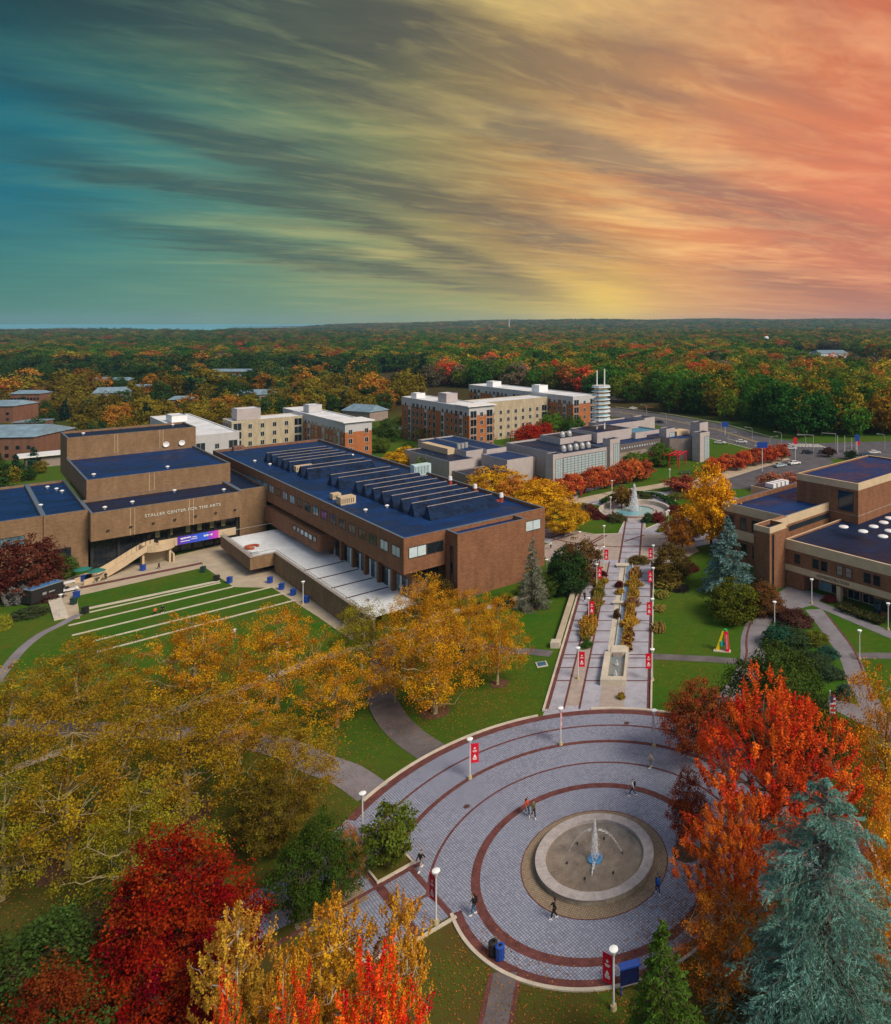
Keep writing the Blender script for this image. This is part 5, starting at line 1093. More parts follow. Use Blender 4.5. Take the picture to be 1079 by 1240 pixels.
for zx,h,lb in (((172,335),8.95,'tallest of three white ventilators on the left wing roof'),((205,342),8.95,'middle ventilator of three on the left wing roof'),((225,350),8.95,'right ventilator of three on the left wing roof'),((147,402),8.95,'white ventilator nearest the front of the left wing roof'),((608,262),13.25,'small ventilator on the hall roof edge'),((340,290),13.25,'ventilator at the left of the hall roof'),((302,140),18.75,'white vent on the stage tower roof, left end'),((627,108),18.75,'white vent on the stage tower roof, right end'),((380,410),8.7,'flat white hatch vent over the entrance fascia, left'),((480,390),8.7,'vent over the entrance fascia, centre'),((633,348),8.7,'vent over the entrance fascia against the hall wall'),((812,345),8.7,'flat white vent over the entrance fascia, right end')): rv(*Sz(*zx),h,lb,0)
def unit(px,py,h,sx,sy,sz,label,m,name='air_handler'):
    X_,Y_=G(px,py,h); t=thing(name,label,'air handler',(X_,Y_,h),rad(45)); q=MB(); q.box(-sx/2,sx/2,-sy/2,sy/2,.15,sz); q.build('casing',m,t); q=MB(); q.box(-sx/2+.1,sx/2-.1,-sy/2+.1,sy/2-.1,-.1,.15); q.build('curb',M_METAL,t); q=MB(); [q.box(-sx/2+.2+k*.4,-sx/2+.35+k*.4,-sy/2-.02,-sy/2,.4,sz-.3) for k in range(int(sx/.4)-1)]; q.build('louvre',M_FR,t)
unit(*Sx(537,390),11.3,3.2,2.4,1.7,'cream boxed air handler with a metal cap on the long roof',M_CREAM); unit(*Sx(498,372),11.3,1.8,1.8,1.3,'smaller cream box beside the larger air handler',M_CREAM); unit(*Sx(382,270),11.3,4.2,2,1.5,'long cream air handler between skylight rows',M_CREAM); unit(*Sx(808,285),11.3,4.5,2.2,2.8,'big pale blue air handler at the back edge of the long roof',mat('pale_blue_metal',(.45,.62,.66),.5,.1,1)); unit(*Sx(145,195),11.3,3,2,1.3,'rusty roof unit near the far left end of the long roof',mat('rusty_metal',(.2,.1,.07),.7,.3,2))
for k,zx in enumerate(((915,320),(1005,350))):
    X_,Y_=G(*Sx(*zx),11.3); t=thing('exhaust_stack',['red and white exhaust stack behind the skylights, farther one','red and white exhaust stack behind the skylights, middle one'][k],'exhaust',(X_,Y_,11.3)); q=MB(); q.cyl(0,0,0,1.1,.45,n=10); q.build('base',mat('red_lead',(.3,.05,.03)),t); q=MB(); q.cyl(0,0,1.1,2.0,.5,.4,10); q.build('cap',M_WHITE,t)
X_,Y_=G(607,608,11.3); t=thing('exhaust_stack','red and white exhaust stack nearest the end of the long roof','exhaust',(X_,Y_,11.3)); q=MB(); q.cyl(0,0,0,1.1,.45,n=10); q.bar((0,0,.5),(-1.5,-.8,.2),.5); q.build('base',mat('red_lead',(.3,.05,.03)),t); q=MB(); q.cyl(0,0,1.1,2.0,.5,.4,10); q.build('cap',M_WHITE,t)
# ---------------------------------------------------------------- vehicles, street lamps, signs
M_CAR=bpy.data.materials.new('car_paint'); nt=nodes(M_CAR); B=NB(nt); o=B.n('ShaderNodeOutputMaterial'); p=B.n('ShaderNodeBsdfPrincipled'); B.l(p.outputs[0],o.inputs[0]); B.l(B.n('ShaderNodeObjectInfo').outputs['Color'],p.inputs['Base Color']); p.inputs['Roughness'].default_value=.25; p.inputs['Coat Weight'].default_value=.4
def make_car():
    t=thing('parked_car','x','car')
    prof=[(-2.2,.35),(2.2,.35),(2.25,.7),(2.1,.85),(1.0,.98),(.45,1.42),(-1.2,1.46),(-1.9,1.05),(-2.25,.95)]
    q=MB(); n=len(prof); v=[(x_,s_*(.9 if z_<1.1 else .68),z_) for s_ in (-1,1) for x_,z_ in prof]
    q.add(v,[tuple(range(n)),tuple(range(2*n-1,n-1,-1))]+[(i,n+i,n+(i+1)%n,(i+1)%n) for i in range(n)]); q.build('body',M_CAR,t)
    q=MB(); pr=[(.95,1.0),(.44,1.38),(-1.18,1.42),(-1.8,1.06)]; v=[(x_,s_*(.895 if z_<1.1 else .70),z_) for s_ in (-1,1) for x_,z_ in pr]
    q.add(v,[(0,1,2,3),(7,6,5,4)]); q.add([(1.03,-.74,.985),(1.03,.74,.985),(.5,.6,1.41),(.5,-.6,1.41)],[(0,1,2,3)]); q.add([(-1.93,.74,1.05),(-1.93,-.74,1.05),(-1.25,-.6,1.46),(-1.25,.6,1.46)],[(0,1,2,3)]); q.build('windows',M_GL,t)
    for a_ in (-1.4,1.4):
        for b_ in (-.86,.86): wheel(t,a_,b_,.33,.2)
    for b_ in (-.65,.65): q=MB(); q.box(2.2,2.27,b_-.18,b_+.18,.62,.78); q.build('headlight',M_WHITE,t)
    return t
car0=make_car(); cfirst=True
rng2=random.Random(3)
carsp=[(945,564,30,(.35,.45,.5),'silver blue car on the entry road, left of the white one'),(962,561,30,(.75,.76,.76),'white car on the entry road, right of the silver blue one'),(872,536,-15,(.7,.7,.7),'white car on the main road just right of the curved end wall'),(898,535,-15,(.75,.75,.75),'white car on the main road, second from the curved end wall'),(958,543,-12,(.72,.72,.74),'white car waiting before the crossing'),(978,548,-8,(.02,.03,.05),'large black car in the middle of the crossing'),(998,548,0,(.03,.05,.08),'dark blue car right of the black car at the crossing'),(1048,550,5,(.03,.07,.12),'dark car by the flagpoles at the right'),(1059,548,5,(.65,.66,.68),'pale car nearest the right edge on the road'),(799,511,-20,(.02,.03,.06),'dark blue car alone on the main road behind the glass towers'),(964,580,-60,(.05,.08,.1),'dark car turning behind the pink shrubs'),(767,494,0,(.8,.8,.8),'white car in the car park at the edge of the wood'),(786,493,10,(.6,.2,.05),'rust coloured car in the wooded car park'),(777,577,0,(.8,.8,.8),'white van at the kerb by the dark red bush'),
 (470,468,0,(.05,.12,.4),'blue car in the far car park, left'),(480,472,0,(.6,.65,.7),'pale car in the far car park, middle'),(492,470,10,(.7,.7,.7),'white car in the far car park, right')]
for px,py,a_,c_,lb in carsp:
    x_,y_,z_=gp(px,py+1.5); r=car0 if cfirst else dup(car0,(0,0,0)); cfirst=False
    r.location=(x_,y_,.03); r.rotation_euler=(0,0,rad(a_)); tag(r,lb,'car','cars on the roads and car parks')
    for ch in r.children:
        if ch.name.startswith('body'): ch.color=(*c_,1)
def streetlamp(px,py,h,label,ang=0,arm=2.5):
    x_,y_,z_=gp(px,py); t=thing('street_lamp',label,'street lamp',(x_,y_,z_),rad(ang),'tall street lamps along the roads'); q=MB(); q.cyl(0,0,0,h-.8,.14,.09,8); q.bar((0,0,h-.8),(-.5*arm/2.5,0,h-.2),.12); q.bar((-.5*arm/2.5,0,h-.2),(-arm,0,h),.11); q.build('pole',M_METAL,t); q=MB(); q.box(-arm-.7,-arm+.2,-.2,.2,h-.1,h+.1); q.build('lamp_head',M_METAL,t)
Z7=lambda x_,y_:(840+x_/4.515,490+y_/4.515)
for (xb,yb,yt,lb,an) in ((150,150,97,'street lamp on the far verge just above the curved end wall',180),(192,222,150,'street lamp on the near verge beside the two white cars',180),(320,200,123,'street lamp against the wood above the red shrubs',180-180),(417,245,172,'street lamp left of the waiting white car',180),(480,225,148,'street lamp before the yellow green trees on the far verge',0),(612,240,165,'street lamp on the far verge at the crossing',0),(826,262,222,'short street lamp at the crossing by the flagpoles',180),(1045,250,160,'street lamp nearest the right edge, on the far verge',0)):
    px,py=Z7(xb,yb); Yb=gp(px,py)[1]; streetlamp(px,py,(yb-yt)/4.515*Yb/F,lb,an)
for (px,py,pt,lb) in ((807,513,500,'street lamp among dark trees left of the glass tower top'),(732+3,498,470+19,'street lamp near the mast at the car park edge'),(810,500,486,'street lamp in front of the orange tree by the road'),(1051,465,448,'tall thin lamp in the wood below the white school'),(783,505,490,'street lamp behind the dark blue car')): streetlamp(px,py,(py-pt)*gp(px,py)[1]/F,lb)
for i,(xb,yb,yt,fl,lb) in enumerate(((787,268,168,0,'bare pale flagpole, leftmost of three at the crossing'),(826,262,170,0,'bare pale flagpole, middle of three at the crossing'),(864,262,180,0,'bare pale flagpole, right of three at the crossing'),(888,245,178,1,'flagpole with a red flag above a blue sign'))):
    px,py=Z7(xb,yb); x_,y_,z_=gp(px,py); h_=(yb-yt)/4.515*y_/F; t=thing('flagpole',lb,'flagpole',(x_,y_,z_)); q=MB(); q.cyl(0,0,0,h_,.13,.08,8); q.build('pole',M_POLE,t); q=MB(); q.cyl(0,0,0,.3,.4,n=10); q.build('base',M_CONC,t)
    if fl: q=MB(); q.box(.15,1.5,-.03,.03,h_-3.2,h_-.2); q.build('flag',M_BANR,t)
for px,py,w,h_,zt,m,lb in ((923,571,3.6,2.0,10,M_BLUE,'big blue road sign on a single post above the red shrubs'),(1038,548,1.8,2.6,7,M_BLUE,'dark blue sign beside the red flag'),(963,556,1.3,2.4,8,M_BANR,'magenta red banner sign at the crossing'),(878,527,3,2.2,6,M_BLUE,'small blue road sign on the far verge near the wood'),(947,553,2,2,2.6,M_BLUE,'low blue sign by the red shrub row')):
    x_,y_,z_=gp(px,py); t=thing('road_sign',lb,'road sign',(x_,y_,z_)); q=MB(); q.cyl(0,0,0,zt,.12,n=8); q.build('post',M_POLE,t); q=MB(); q.box(-w/2,w/2,-.13,-.06 if False else -.12-.06,zt-h_,zt); q.build('panel',m,t)
x_,y_,z_=gp(772+68,556); 
for xa,xb_,y_p,lb in ((995,1012,547,'signal gantry arm over the crossing with a traffic light'),(965,985,549,'second signal arm left of the black car')):
    x0,y0,_=gp(xb_,y_p); x1,y1,_=gp(xa,y_p); t=thing('traffic_signal',lb,'traffic light',(x0,y0,0)); q=MB(); q.cyl(0,0,0,7.2,.16,.1,8); q.bar((0,0,7),(x1-x0,y1-y0,7.4),.16); q.build('gantry',M_METAL,t); q=MB(); q.box(x1-x0-.2,x1-x0+.2,y1-y0-.2,y1-y0+.2,6.1,7.3); q.build('signal_head',M_BLK,t)
# ---------------------------------------------------------------- people
M_SKIN=mat('skin',(.42,.24,.16),.6,.05,5); 
_pc={}
def clothm(name,c): return mat('cloth_'+name,c,.85,.12,6,fine=30)
def skin_obj(name,verts,edges,rads,m,parent,lv=1):
    me=bpy.data.meshes.new(name); me.from_pydata(verts,edges,[]); me.materials.append(m); o=link(name,me,parent)
    md=o.modifiers.new('skin','SKIN'); md.use_smooth_shade=True
    sk=me.skin_vertices[0].data if me.skin_vertices else None
    if sk is None:
        bm=bmesh.new(); bm.from_mesh(me); bm.verts.layers.skin.verify(); bm.to_mesh(me); bm.free(); sk=me.skin_vertices[0].data
    for i,r_ in enumerate(rads): sk[i].radius=(r_,r_) if not hasattr(r_,'__len__') else r_; sk[i].use_root=(i==0)
    s=o.modifiers.new('sub','SUBSURF'); s.levels=lv; s.render_levels=lv; return o
def person(px,py,label,face,top,legs,hair=(.01,.008,.006),pack=None,step=.32,cap=None,sit=False,seed=0,long=False,shoe=(.8,.8,.8),group=None,at=None):
    x_,y_,z_=gp(px,py) if at is None else at
    t=thing('person',label,'person',(x_,y_,z_+.03),rad(face),group); s=step; a=.22+.04*(seed%3)
    # x forward, y left
    hp=.93 if not sit else .5
    hipL=(0,.10,hp-.03);hipR=(0,-.10,hp-.03)
    if sit: kneeL=(.42,.13,.5);kneeR=(.42,-.13,.5);ankL=(.45,.13,.09);ankR=(.5,-.13,.09)
    else: kneeL=(s*.62,.10,.5);ankL=(s*.9,.09,.09);kneeR=(-s*.12,-.10,.49);ankR=(-s*1.05,-.09,.14)
    toe=lambda q_,dz=0:(q_[0]+.17,q_[1]*1.05,q_[2]-.045+dz)
    sh=hp+.50; V=[(0,0,hp),(0,0,hp+.2),(.01,0,hp+.40),(.015,0,hp+.56),(.03,0,hp+.64),(.04,0,hp+.74),(.035,0,hp+.81)]
    R=[.12,.115,.13,.055,.065,(.082,.10),.06]; E=[(i,i+1) for i in range(6)]
    V.append((.13,0,hp+.705));R.append(.014);E.append((5,7))  # nose
    for sd_,hip,kn,an in ((1,hipL,kneeL,ankL),(-1,hipR,kneeR,ankR)):
        k=len(V); V+=[hip,kn,an,toe(an)]; R+=[.085,.055,.038,.035]; E+=[(0,k),(k,k+1),(k+1,k+2),(k+2,k+3)]
        sw=-sd_*a if not sit else .2; k=len(V)
        shd=(.01,sd_*.185,sh); el_=(sw*.55-.03,sd_*.23,sh-.27); wr=(sw*1.1+.06,sd_*.22,sh-.50); pm=(wr[0]+.03,wr[1],wr[2]-.07)
        if sit: wr=(.3,sd_*.12,hp+.18);pm=(.36,sd_*.11,hp+.17)
        V+=[shd,el_,wr,pm]; R+=[.055,.042,.028,(.03,.018)]; E+=[(2,k),(k,k+1),(k+1,k+2),(k+2,k+3)]
        for j in range(4):
            f=len(V); o_=(j-1.5)*.018; l_=[.06,.07,.066,.052][j]
            V+=[(pm[0]+o_*.9+.01,pm[1]-sd_*.004,pm[2]-.03),(pm[0]+o_+.018,pm[1]-sd_*.016,pm[2]-.03-l_)]; R+=[.0095,.0075]; E+=[(k+3,f),(f,f+1)]
        f=len(V); V+=[(pm[0]+.035,pm[1]-sd_*.01,pm[2]+.005),(pm[0]+.055,pm[1]-sd_*.018,pm[2]-.045)]; R+=[.0105,.008]; E+=[(k+3,f),(f,f+1)]
    skin_obj('body',V,E,R,M_SKIN,t)
    # clothes
    CV=[(0,0,hp-.06),(0,0,hp+.12),(.005,0,hp+.3),(.01,0,hp+.46),(.015,0,hp+.555)];CR=[(.135,.165),(.13,.155),(.135,.17),(.11,.16),.07];CE=[(i,i+1) for i in range(4)]
    for sd_ in (1,-1):
        sw=-sd_*a if not sit else .2; k=len(CV)
        wr=(sw*1.1+.05,sd_*.22,sh-.47) if not sit else (.27,sd_*.13,hp+.19)
        CV+=[(.01,sd_*.185,sh-.005),(sw*.55-.03,sd_*.23,sh-.27),wr]; CR+=[.075,.06,.048]; CE+=[(3,k),(k,k+1),(k+1,k+2)]
    skin_obj('jacket',CV,CE,CR,clothm(*top),t)
    LV=[(0,0,hp-.02)];LR=[(.125,.15)];LE=[]
    for sd_,hip,kn,an in ((1,hipL,kneeL,ankL),(-1,hipR,kneeR,ankR)):
        k=len(LV); LV+=[(hip[0],hip[1],hip[2]-.04),kn,(an[0],an[1],an[2]+.06)]; LR+=[.105,.082,.07]; LE+=[(0,k),(k,k+1),(k+1,k+2)]
    skin_obj('trousers',LV,LE,LR,clothm(*legs),t)
    for an in (ankL,ankR):
        q=MB(); q.add([(an[0]-.07,an[1]-.05,an[2]-.09),(an[0]+.2,an[1]-.05,an[2]-.09),(an[0]+.2,an[1]+.05,an[2]-.09),(an[0]-.07,an[1]+.05,an[2]-.09),(an[0]-.06,an[1]-.045,an[2]+.03),(an[0]+.06,an[1]-.045,an[2]+.02),(an[0]+.06,an[1]+.045,an[2]+.02),(an[0]-.06,an[1]+.045,an[2]+.03),(an[0]+.2,an[1]-.04,an[2]-.03),(an[0]+.2,an[1]+.04,an[2]-.03)],[(3,2,1,0),(4,5,6,7),(5,8,9,6),(0,1,8,5,4),(2,3,7,6,9),(1,2,9,8),(3,0,4,7)]); q.build('shoe',mat('shoe_%.2f'%shoe[0],shoe,.5,.05,5),t)
    HV=[(.0,0,hp+.84),(-.03,0,hp+.77)];HR=[(.09,.10),(.085,.098)];HE=[(0,1)]
    if long: HV+=[(-.06,0,hp+.62),(-.08,0,hp+.48)];HR+=[(.06,.09),(.03,.07)];HE+=[(1,2),(2,3)]
    skin_obj('hair',HV,HE,HR,mat('hair_%.2f_%.2f'%hair[:2],hair,.6,.1,5),t)
    if pack is not None:
        q=MB(); q.prism([(-.33,-.15),(-.13,-.17),(-.13,.17),(-.33,.15)],sh-.38,sh+.06); o=q.build('backpack',clothm(*pack),t); b=o.modifiers.new('b','BEVEL'); b.width=.05; b.segments=2
    return t
BLK=('black',(.012,.012,.015)); JEAN=('blue_denim',(.04,.13,.26)); WHT=('white',(.7,.7,.72)); 
person(638.5,987,'person in a red patterned jacket and teal trousers with a black backpack, walking beside another',-60,('red_pattern',(.45,.07,.04)),('teal',(.03,.16,.22)),pack=BLK,seed=1)
person(646,990.5,'person in an olive top and black trousers walking beside the one in red',-60,('olive',(.09,.085,.04)),BLK,seed=2,step=.28)
person(766,964,'person in a white hoodie with a black backpack crossing behind the fountain',170,WHT,('dark_denim',(.03,.09,.16)),pack=BLK,seed=0,step=.36)
person(788,930,'person in a cream top standing at the far right of the plaza',200,('cream',(.6,.52,.38)),('grey',(.2,.18,.16)),seed=1,step=.12)
person(509.5,1053.5,'person in a black jacket and pale trousers walking beside the square planter',-110,BLK,('pale_grey',(.3,.3,.3)),seed=2,cap=1,step=.34)
person(573.5,1108,'person in wide blue jeans with a black backpack walking left of the thick red band',190,BLK,JEAN,pack=('black',(0.012,.012,.015)),seed=0,long=True,step=.2)
person(671,1113,'person all in black with bare lower legs walking in front of the fountain',180,BLK,BLK,seed=1,long=True,step=.25)
person(796.5,1083,'person in dark blue with a bright blue backpack walking at the right of the fountain',110,('navy',(.02,.03,.16)),('navy2',(.02,.04,.2)),pack=('cobalt',(.02,.16,.6)),seed=2,step=.25)
person(708,728,'person in black shorts and top walking up the left lane of the mall',80,BLK,BLK,long=True,step=.2)
person(722.5,671.5,'person in white top and dark trousers on the crossing, left of two',-90,WHT,BLK,step=.2)
person(729,671,'person in white top on the crossing, right of two',-90,WHT,('grey',(.2,.18,.16)),step=.2)
person(192.5,690,'person in black walking before the glass entrance',180,BLK,BLK,step=.3)
person(188,744,'person in orange sitting on the lawn kerb beside one in black',-60,('orange',(.6,.12,.02)),BLK,sit=True,step=.2)
person(197,741,'person in black sitting on the lawn kerb beside one in orange',-60,BLK,BLK,sit=True,step=.2)
person(284,772,'person in white standing alone on the lawn above the yellow trees',-60,WHT,('khaki',(.25,.2,.12)),step=.1)
person(465,802,'person on the dark asphalt path among the plane trees',-80,('grey_top',(.15,.15,.17)),BLK,step=.3)
person(128,703,'person in black standing beside the teal parasol',-60,BLK,BLK,step=.1)
person(265,703,'person in dark green sitting by the right end of the pale kerb',-60,('dark_green',(.02,.06,.05)),BLK,sit=True)
person(902,566,'person in white top walking on the pavement below the red shrub row',0,WHT,BLK,step=.3)
person(667,665,'person in white top near the corner of the long brick building',-90,WHT,BLK,step=.2)
# ---------------------------------------------------------------- trees and shrubs near the viewer
BK_PLANE=mat('pale_plane_bark',(.30,.25,.14),.9,.3,2.5,fine=8); BK=mat('brown_bark',(.10,.075,.055),.95,.25,3,fine=12); BK_BIRCH=mat('white_birch_bark',(.62,.57,.48),.8,.2,3,fine=10); BK_GR=mat('grey_bark',(.16,.14,.12),.95,.2,3)
PT=[gen_tree('plane%d'%k,13.2,6.6,2.6,'dome',235,84,.45,.13,40+k,BK_PLANE,.26,12,0,True,.34,shell=.5) for k in range(4)]
def tree_px(pair,Ht0,R0,px,base_py,top_py,Rpx,col,label,rz=0,group=None,cat='tree',crown_name='crown'):
    """crown half width Rpx and top row measured in the photo; the trunk stands on the ground seen at base_py"""
    x_,y_,z_=gp(px,base_py); Hh=(top_h(top_py,y_)-z_)*1.04; Rm=Rpx/F*y_*(.90 if pair in PT else 1)
    return put_tree(pair,label,(x_,y_,z_-.1),col,rad(rz),(Rm/R0,Rm/R0,Hh/Ht0),group,cat,crown_name)
YB=(.27,.155,.011); YO=(.47,.20,.010); YG=(.22,.18,.014); OL=(.20,.16,.015)
GP='plane trees on the lawns'
for (k,px,bp,tp,rp,c,lb) in ((0,235,862,742,64,YO,'golden brown plane tree over the pale walk, in front of the upper lawn'),(1,335,856,736,58,YO,'golden plane tree with its top against the lawn kerbs, right of centre row'),(2,98,885,772,72,YB,'yellow brown plane tree at left below the curved grey path'),(3,408,880,786,56,YO,'golden plane tree overlapping the dark asphalt path on its left'),
 (1,228,985,838,92,YB,'large ochre plane tree with pale forked trunk above the dark red maple'),(0,82,1052,868,98,YB,'large ochre plane tree at left with long pale sideways limbs'),(2,350,985,868,72,YB,'ochre plane tree beside the lower bannered lamp, pale trunk leaning'),(3,8,935,812,66,YB,'yellow brown plane tree cut by the left edge, upper one'),(2,150,930,820,62,YB,'yellow brown plane tree filling the gap between two larger ones at left'),
 (1,2,1090,930,80,YG,'greenish ochre plane tree cut by the left edge, lower one'),(3,165,1110,960,80,YG,'greenish ochre plane tree partly behind the dark red maple'),(0,290,925,820,55,YO,'golden plane tree just behind the pale forked one'),
 (0,527,864,742,70,YO,'golden plane tree with mulch ring right of the dark path'),(2,602,829,726,44,YO,'slender sparse plane tree with mulch ring by the mall lawn'),(3,512,800,702,52,YO,'yellow plane tree before the near corner of the long brick building'),(1,438,812,728,44,YG,'pale sparse yellow green tree at the end of the terrace deck'),(2,565,790,716,40,YO,'bright yellow tree against the brick end wall'),(1,478,850,765,40,YO,'low golden tree at the left side of the dark path')):
    tree_px(PT[k],13.2,6.6,px,bp,tp,rp,c,lb,k*70+px,GP)
RM=gen_tree('dark_maple',13,7,1.5,'cone',680,105,.40,.125,11,BK,.3,14,0,True,.18,shell=.38)
x_,y_=( (208-CX)/F*50.5,50.5); put_tree(RM,'deep crimson maple filling the lower left, beneath the ochre planes',(x_,y_,0),(.23,.005,.007),.4,(1.0,1.0,(top_h(992,50.5))/13),None)
x_,y_=((60-CX)/F*45,45); put_tree(RM,'second crimson maple at the bottom left, rust tinged, below the first',(x_,y_,0),(.16,.022,.008),2.4,(.95,.95,top_h(1168,45)/13),None)
GR=gen_tree('green_tree',12,6.5,1.5,'egg',420,75,.45,.17,12,BK,.28,12,0,True,.28)
x_,y_=((30-CX)/F*47,47); put_tree(GR,'deep green leafy tree at the bottom left corner',(x_,y_,0),(.05,.085,.018),0,(.95,.95,top_h(1120,47)/12))
tree_px(GR,12,6.5,382,1112,992,50,(.05,.085,.012),'green tree with orange tinged side above the golden birches',30)
tree_px(PT[1],13.2,6.6,418,1085,1000,26,(.42,.13,.02),'small burnt orange tree between the green tree and the planter',10,None)
tree_px(GR,12,6.5,330,1030,945,45,(.13,.09,.012),'dark olive tree behind the green one, below the bannered lamp',80)
BI=[gen_tree('birch%d'%k,12,3.6,1.5,'egg',330,72,.34,.115,20+k,BK_BIRCH,.16,14,.5,True,.3,shell=.6) for k in range(2)]
for k,(px,Y_,tp,R_px,c,lb) in enumerate(((288,45,1092,56,(.50,.26,.035),'golden birch with pale stems, left of the pair at the bottom'),(400,46.5,1078,62,(.52,.24,.02),'golden birch at bottom centre beside the brick path'),(482,47.5,1076,46,(.52,.23,.02),'golden birch nearest the plaza corner lamp'),(345,43,1140,45,(.5,.22,.02),'low golden birch between the two taller ones'))):
    put_tree(BI[k%2],lb,((px-CX)/F*Y_,Y_,0),c,k*1.3,((R_px/F*Y_)/3.6,)*2+(top_h(tp,Y_)/12,),'golden birches at the bottom')
FM=gen_tree('flame_maple',14,4.6,3,'dome',300,80,.32,.11,31,BK,.2,12,.7,True,.3,shell=.6)
for k,(px,Y_,tp,R_px,lb) in enumerate(((455,40,1152,78,'scarlet flame maple rising from the bottom edge, nearest the plaza'),(360,39,1180,50,'scarlet maple tips at the bottom edge between the birches'),(272,38.5,1188,34,'leftmost scarlet maple tips at the bottom edge'))):
    put_tree(FM,lb,((px-CX)/F*Y_,Y_,0),(.78,.035,.012),k*1.9,((R_px/F*Y_)/4.6,)*2+(top_h(tp+6,Y_)/14,),'scarlet maples at the bottom edge')
# planter tree
PL=gen_tree('young_maple',5.4,2.8,1.3,'dome',90,60,.30,.17,50,BK_GR,.09,8,0,True,.35)
tree_px(PL,5.4,2.8,468,1050,976,37,(.11,.14,.018),'small green and gold maple standing in the square planter',20)
# right side
OK=gen_tree('scarlet_oak',11,5.2,2,'egg',300,60,.42,.16,60,BK,.22,13,0,True,.32)
tree_px(OK,11,5.2,845,925,824,42,(.25,.045,.018),'dark rust red oak at the far right rim of the plaza',0)
tree_px(OK,11,5.2,833,1034,930,24,(.20,.03,.018),'thin dark red sapling rooted in the round tree pit',120)
OM=gen_tree('orange_maple',16,7.6,2,'round',620,95,.42,.125,61,BK,.3,16,.6,True,.3,shell=.55)
put_tree(OM,'bright orange red maple with upright plumes at the right of the plaza',((938-CX)/F*66,66,0),(.62,.052,.016),.5,(1.08,1.08,top_h(838,66)/16))
put_tree(OM,'broad burnt orange maple limb mass hanging over the plaza rim',((890-CX)/F*59,59,0),(.54,.085,.016),2.5,(.62,.62,top_h(975,59)/16))
put_tree(PT[1],'russet orange tree below the orange maple, beside the blue cedar',((880-CX)/F*53,53,0),(.48,.12,.014),1.5,(.55,.55,top_h(1075,53)/13.2))
tree_px(GR,12,6.5,938,908,784,68,(.055,.085,.016),'broad olive green tree behind the orange red maple',200)
tree_px(GR,12,6.5,990,930,850,45,(.04,.065,.016),'dark green tree behind the flagpole and orange maple',20)
put_tree(PT[0],'orange yellow plane tree cut by the right edge, upper one',((1074-CX)/F*72,72,0),(.52,.20,.015),.5,(.85,.85,top_h(806,72)/13.2),GP)
put_tree(PT[2],'orange tree cut by the right edge beside the blue cedar',((1085-CX)/F*57,57,0),(.72,.25,.018),1.5,(.62,.62,top_h(948,57)/13.2),GP)
put_tree(PT[3],'low orange tree at the right edge, lowest of three there',((1092-CX)/F*51,51,0),(.66,.22,.016),2.5,(.50,.50,top_h(1075,51)/13.2),GP)
CE=gen_conifer('blue_cedar',18,9.6,70,BK_GR,lev=26,per=14,droop=.16,tw=34,nd=22,ln=.34,wd=.05,upc=.24,ex=.55,base=1,rag=.5)
put_tree(CE,'large silvery blue cedar with drooping sprays at the lower right',((1000-CX)/F*50,50,0),(.15,.31,.25),.3,(.78,.78,top_h(942,50)/18*1.0))
SP=gen_conifer('spruce',11,3.6,71,BK,lev=26,per=10,droop=.2,tw=18,nd=10,ln=.30,wd=.07,upc=.12,ex=.9,base=.4,rag=.25)
put_tree(SP,'young green spruce at the bottom edge beside the notice board',((802-CX)/F*47,47,0),(.075,.13,.018),0,(1.05,1.05,top_h(1118,47)/11),cat='spruce')
BS=gen_conifer('blue_spruce',13,5.6,72,BK,lev=24,per=11,droop=.12,tw=20,nd=9,ln=.42,wd=.13,upc=.10,ex=.85,base=.2,rag=.3)
tree_px(BS,13,5.6,881,716,627,37,(.14,.25,.23),'blue green spruce in front of the administration building',0,cat='spruce')
tree_px(SP,11,3.6,645,737,654,22,(.22,.23,.17),'slim dusty grey green spruce at the end of the brick wall',50,cat='spruce')
tree_px(SP,11,3.6,672,715,668,18,(.02,.055,.028),'dark green conifer behind the round dark tree',90,cat='spruce')
# medium deciduous and shrubs
MT_=[gen_tree('locust%d'%k,12,5.5,1.5,'egg',260,70,.46,.22,80+k,BK,.22,9,0,False,.22) for k in range(2)]
for i,(px,bp,tp,rp,c,lb) in enumerate(((862,668,566,35,(.66,.27,.012),'big golden orange honey locust left of the administration building'),(868,640,590,28,(.62,.24,.012),'golden locust close behind the big one'),(826,668,616,22,(.36,.12,.02),'russet bushy tree left of the golden honey locust'),
  (598,612,566,36,(.55,.27,.012),'yellow locust behind the far edge of the long blue roof'),(655,628,582,38,(.58,.27,.012),'yellow locust behind the right end of the long blue roof'),(682,648,606,28,(.52,.27,.015),'yellow locust overhanging the crossing by the island bed'),(620,618,580,25,(.50,.17,.03),'dull orange locust between two yellow ones'),
  (490,570,542,24,(.55,.28,.012),'yellow tree beyond the blue roof edge, left'),(520,578,552,20,(.14,.2,.02),'small light green tree beside the annex wall'),(505,560,545,20,(.55,.25,.012),'yellow tree beyond the blue roof edge, right'),(470,535,508,16,(.06,.10,.02),'dark green tree on the lawn right of the glazed apartment end'),(462,548,530,12,(.12,.16,.02),'olive tree at the foot of the glazed apartment end'),(485,525,505,12,(.15,.16,.02),'light olive tree by the entrance canopy'),(497,548,535,10,(.07,.12,.02),'small green tree on the lawn before the annex'))):
    tree_px(MT_[i%2],12,5.5,px,bp,tp,rp,c,lb,i*50)
DM=[gen_tree('dense%d'%k,8,5,.4,'dome',260,46,.45,.24,90+k,BK,.2,6,0,False,.15,shell=.3) for k in range(2)]
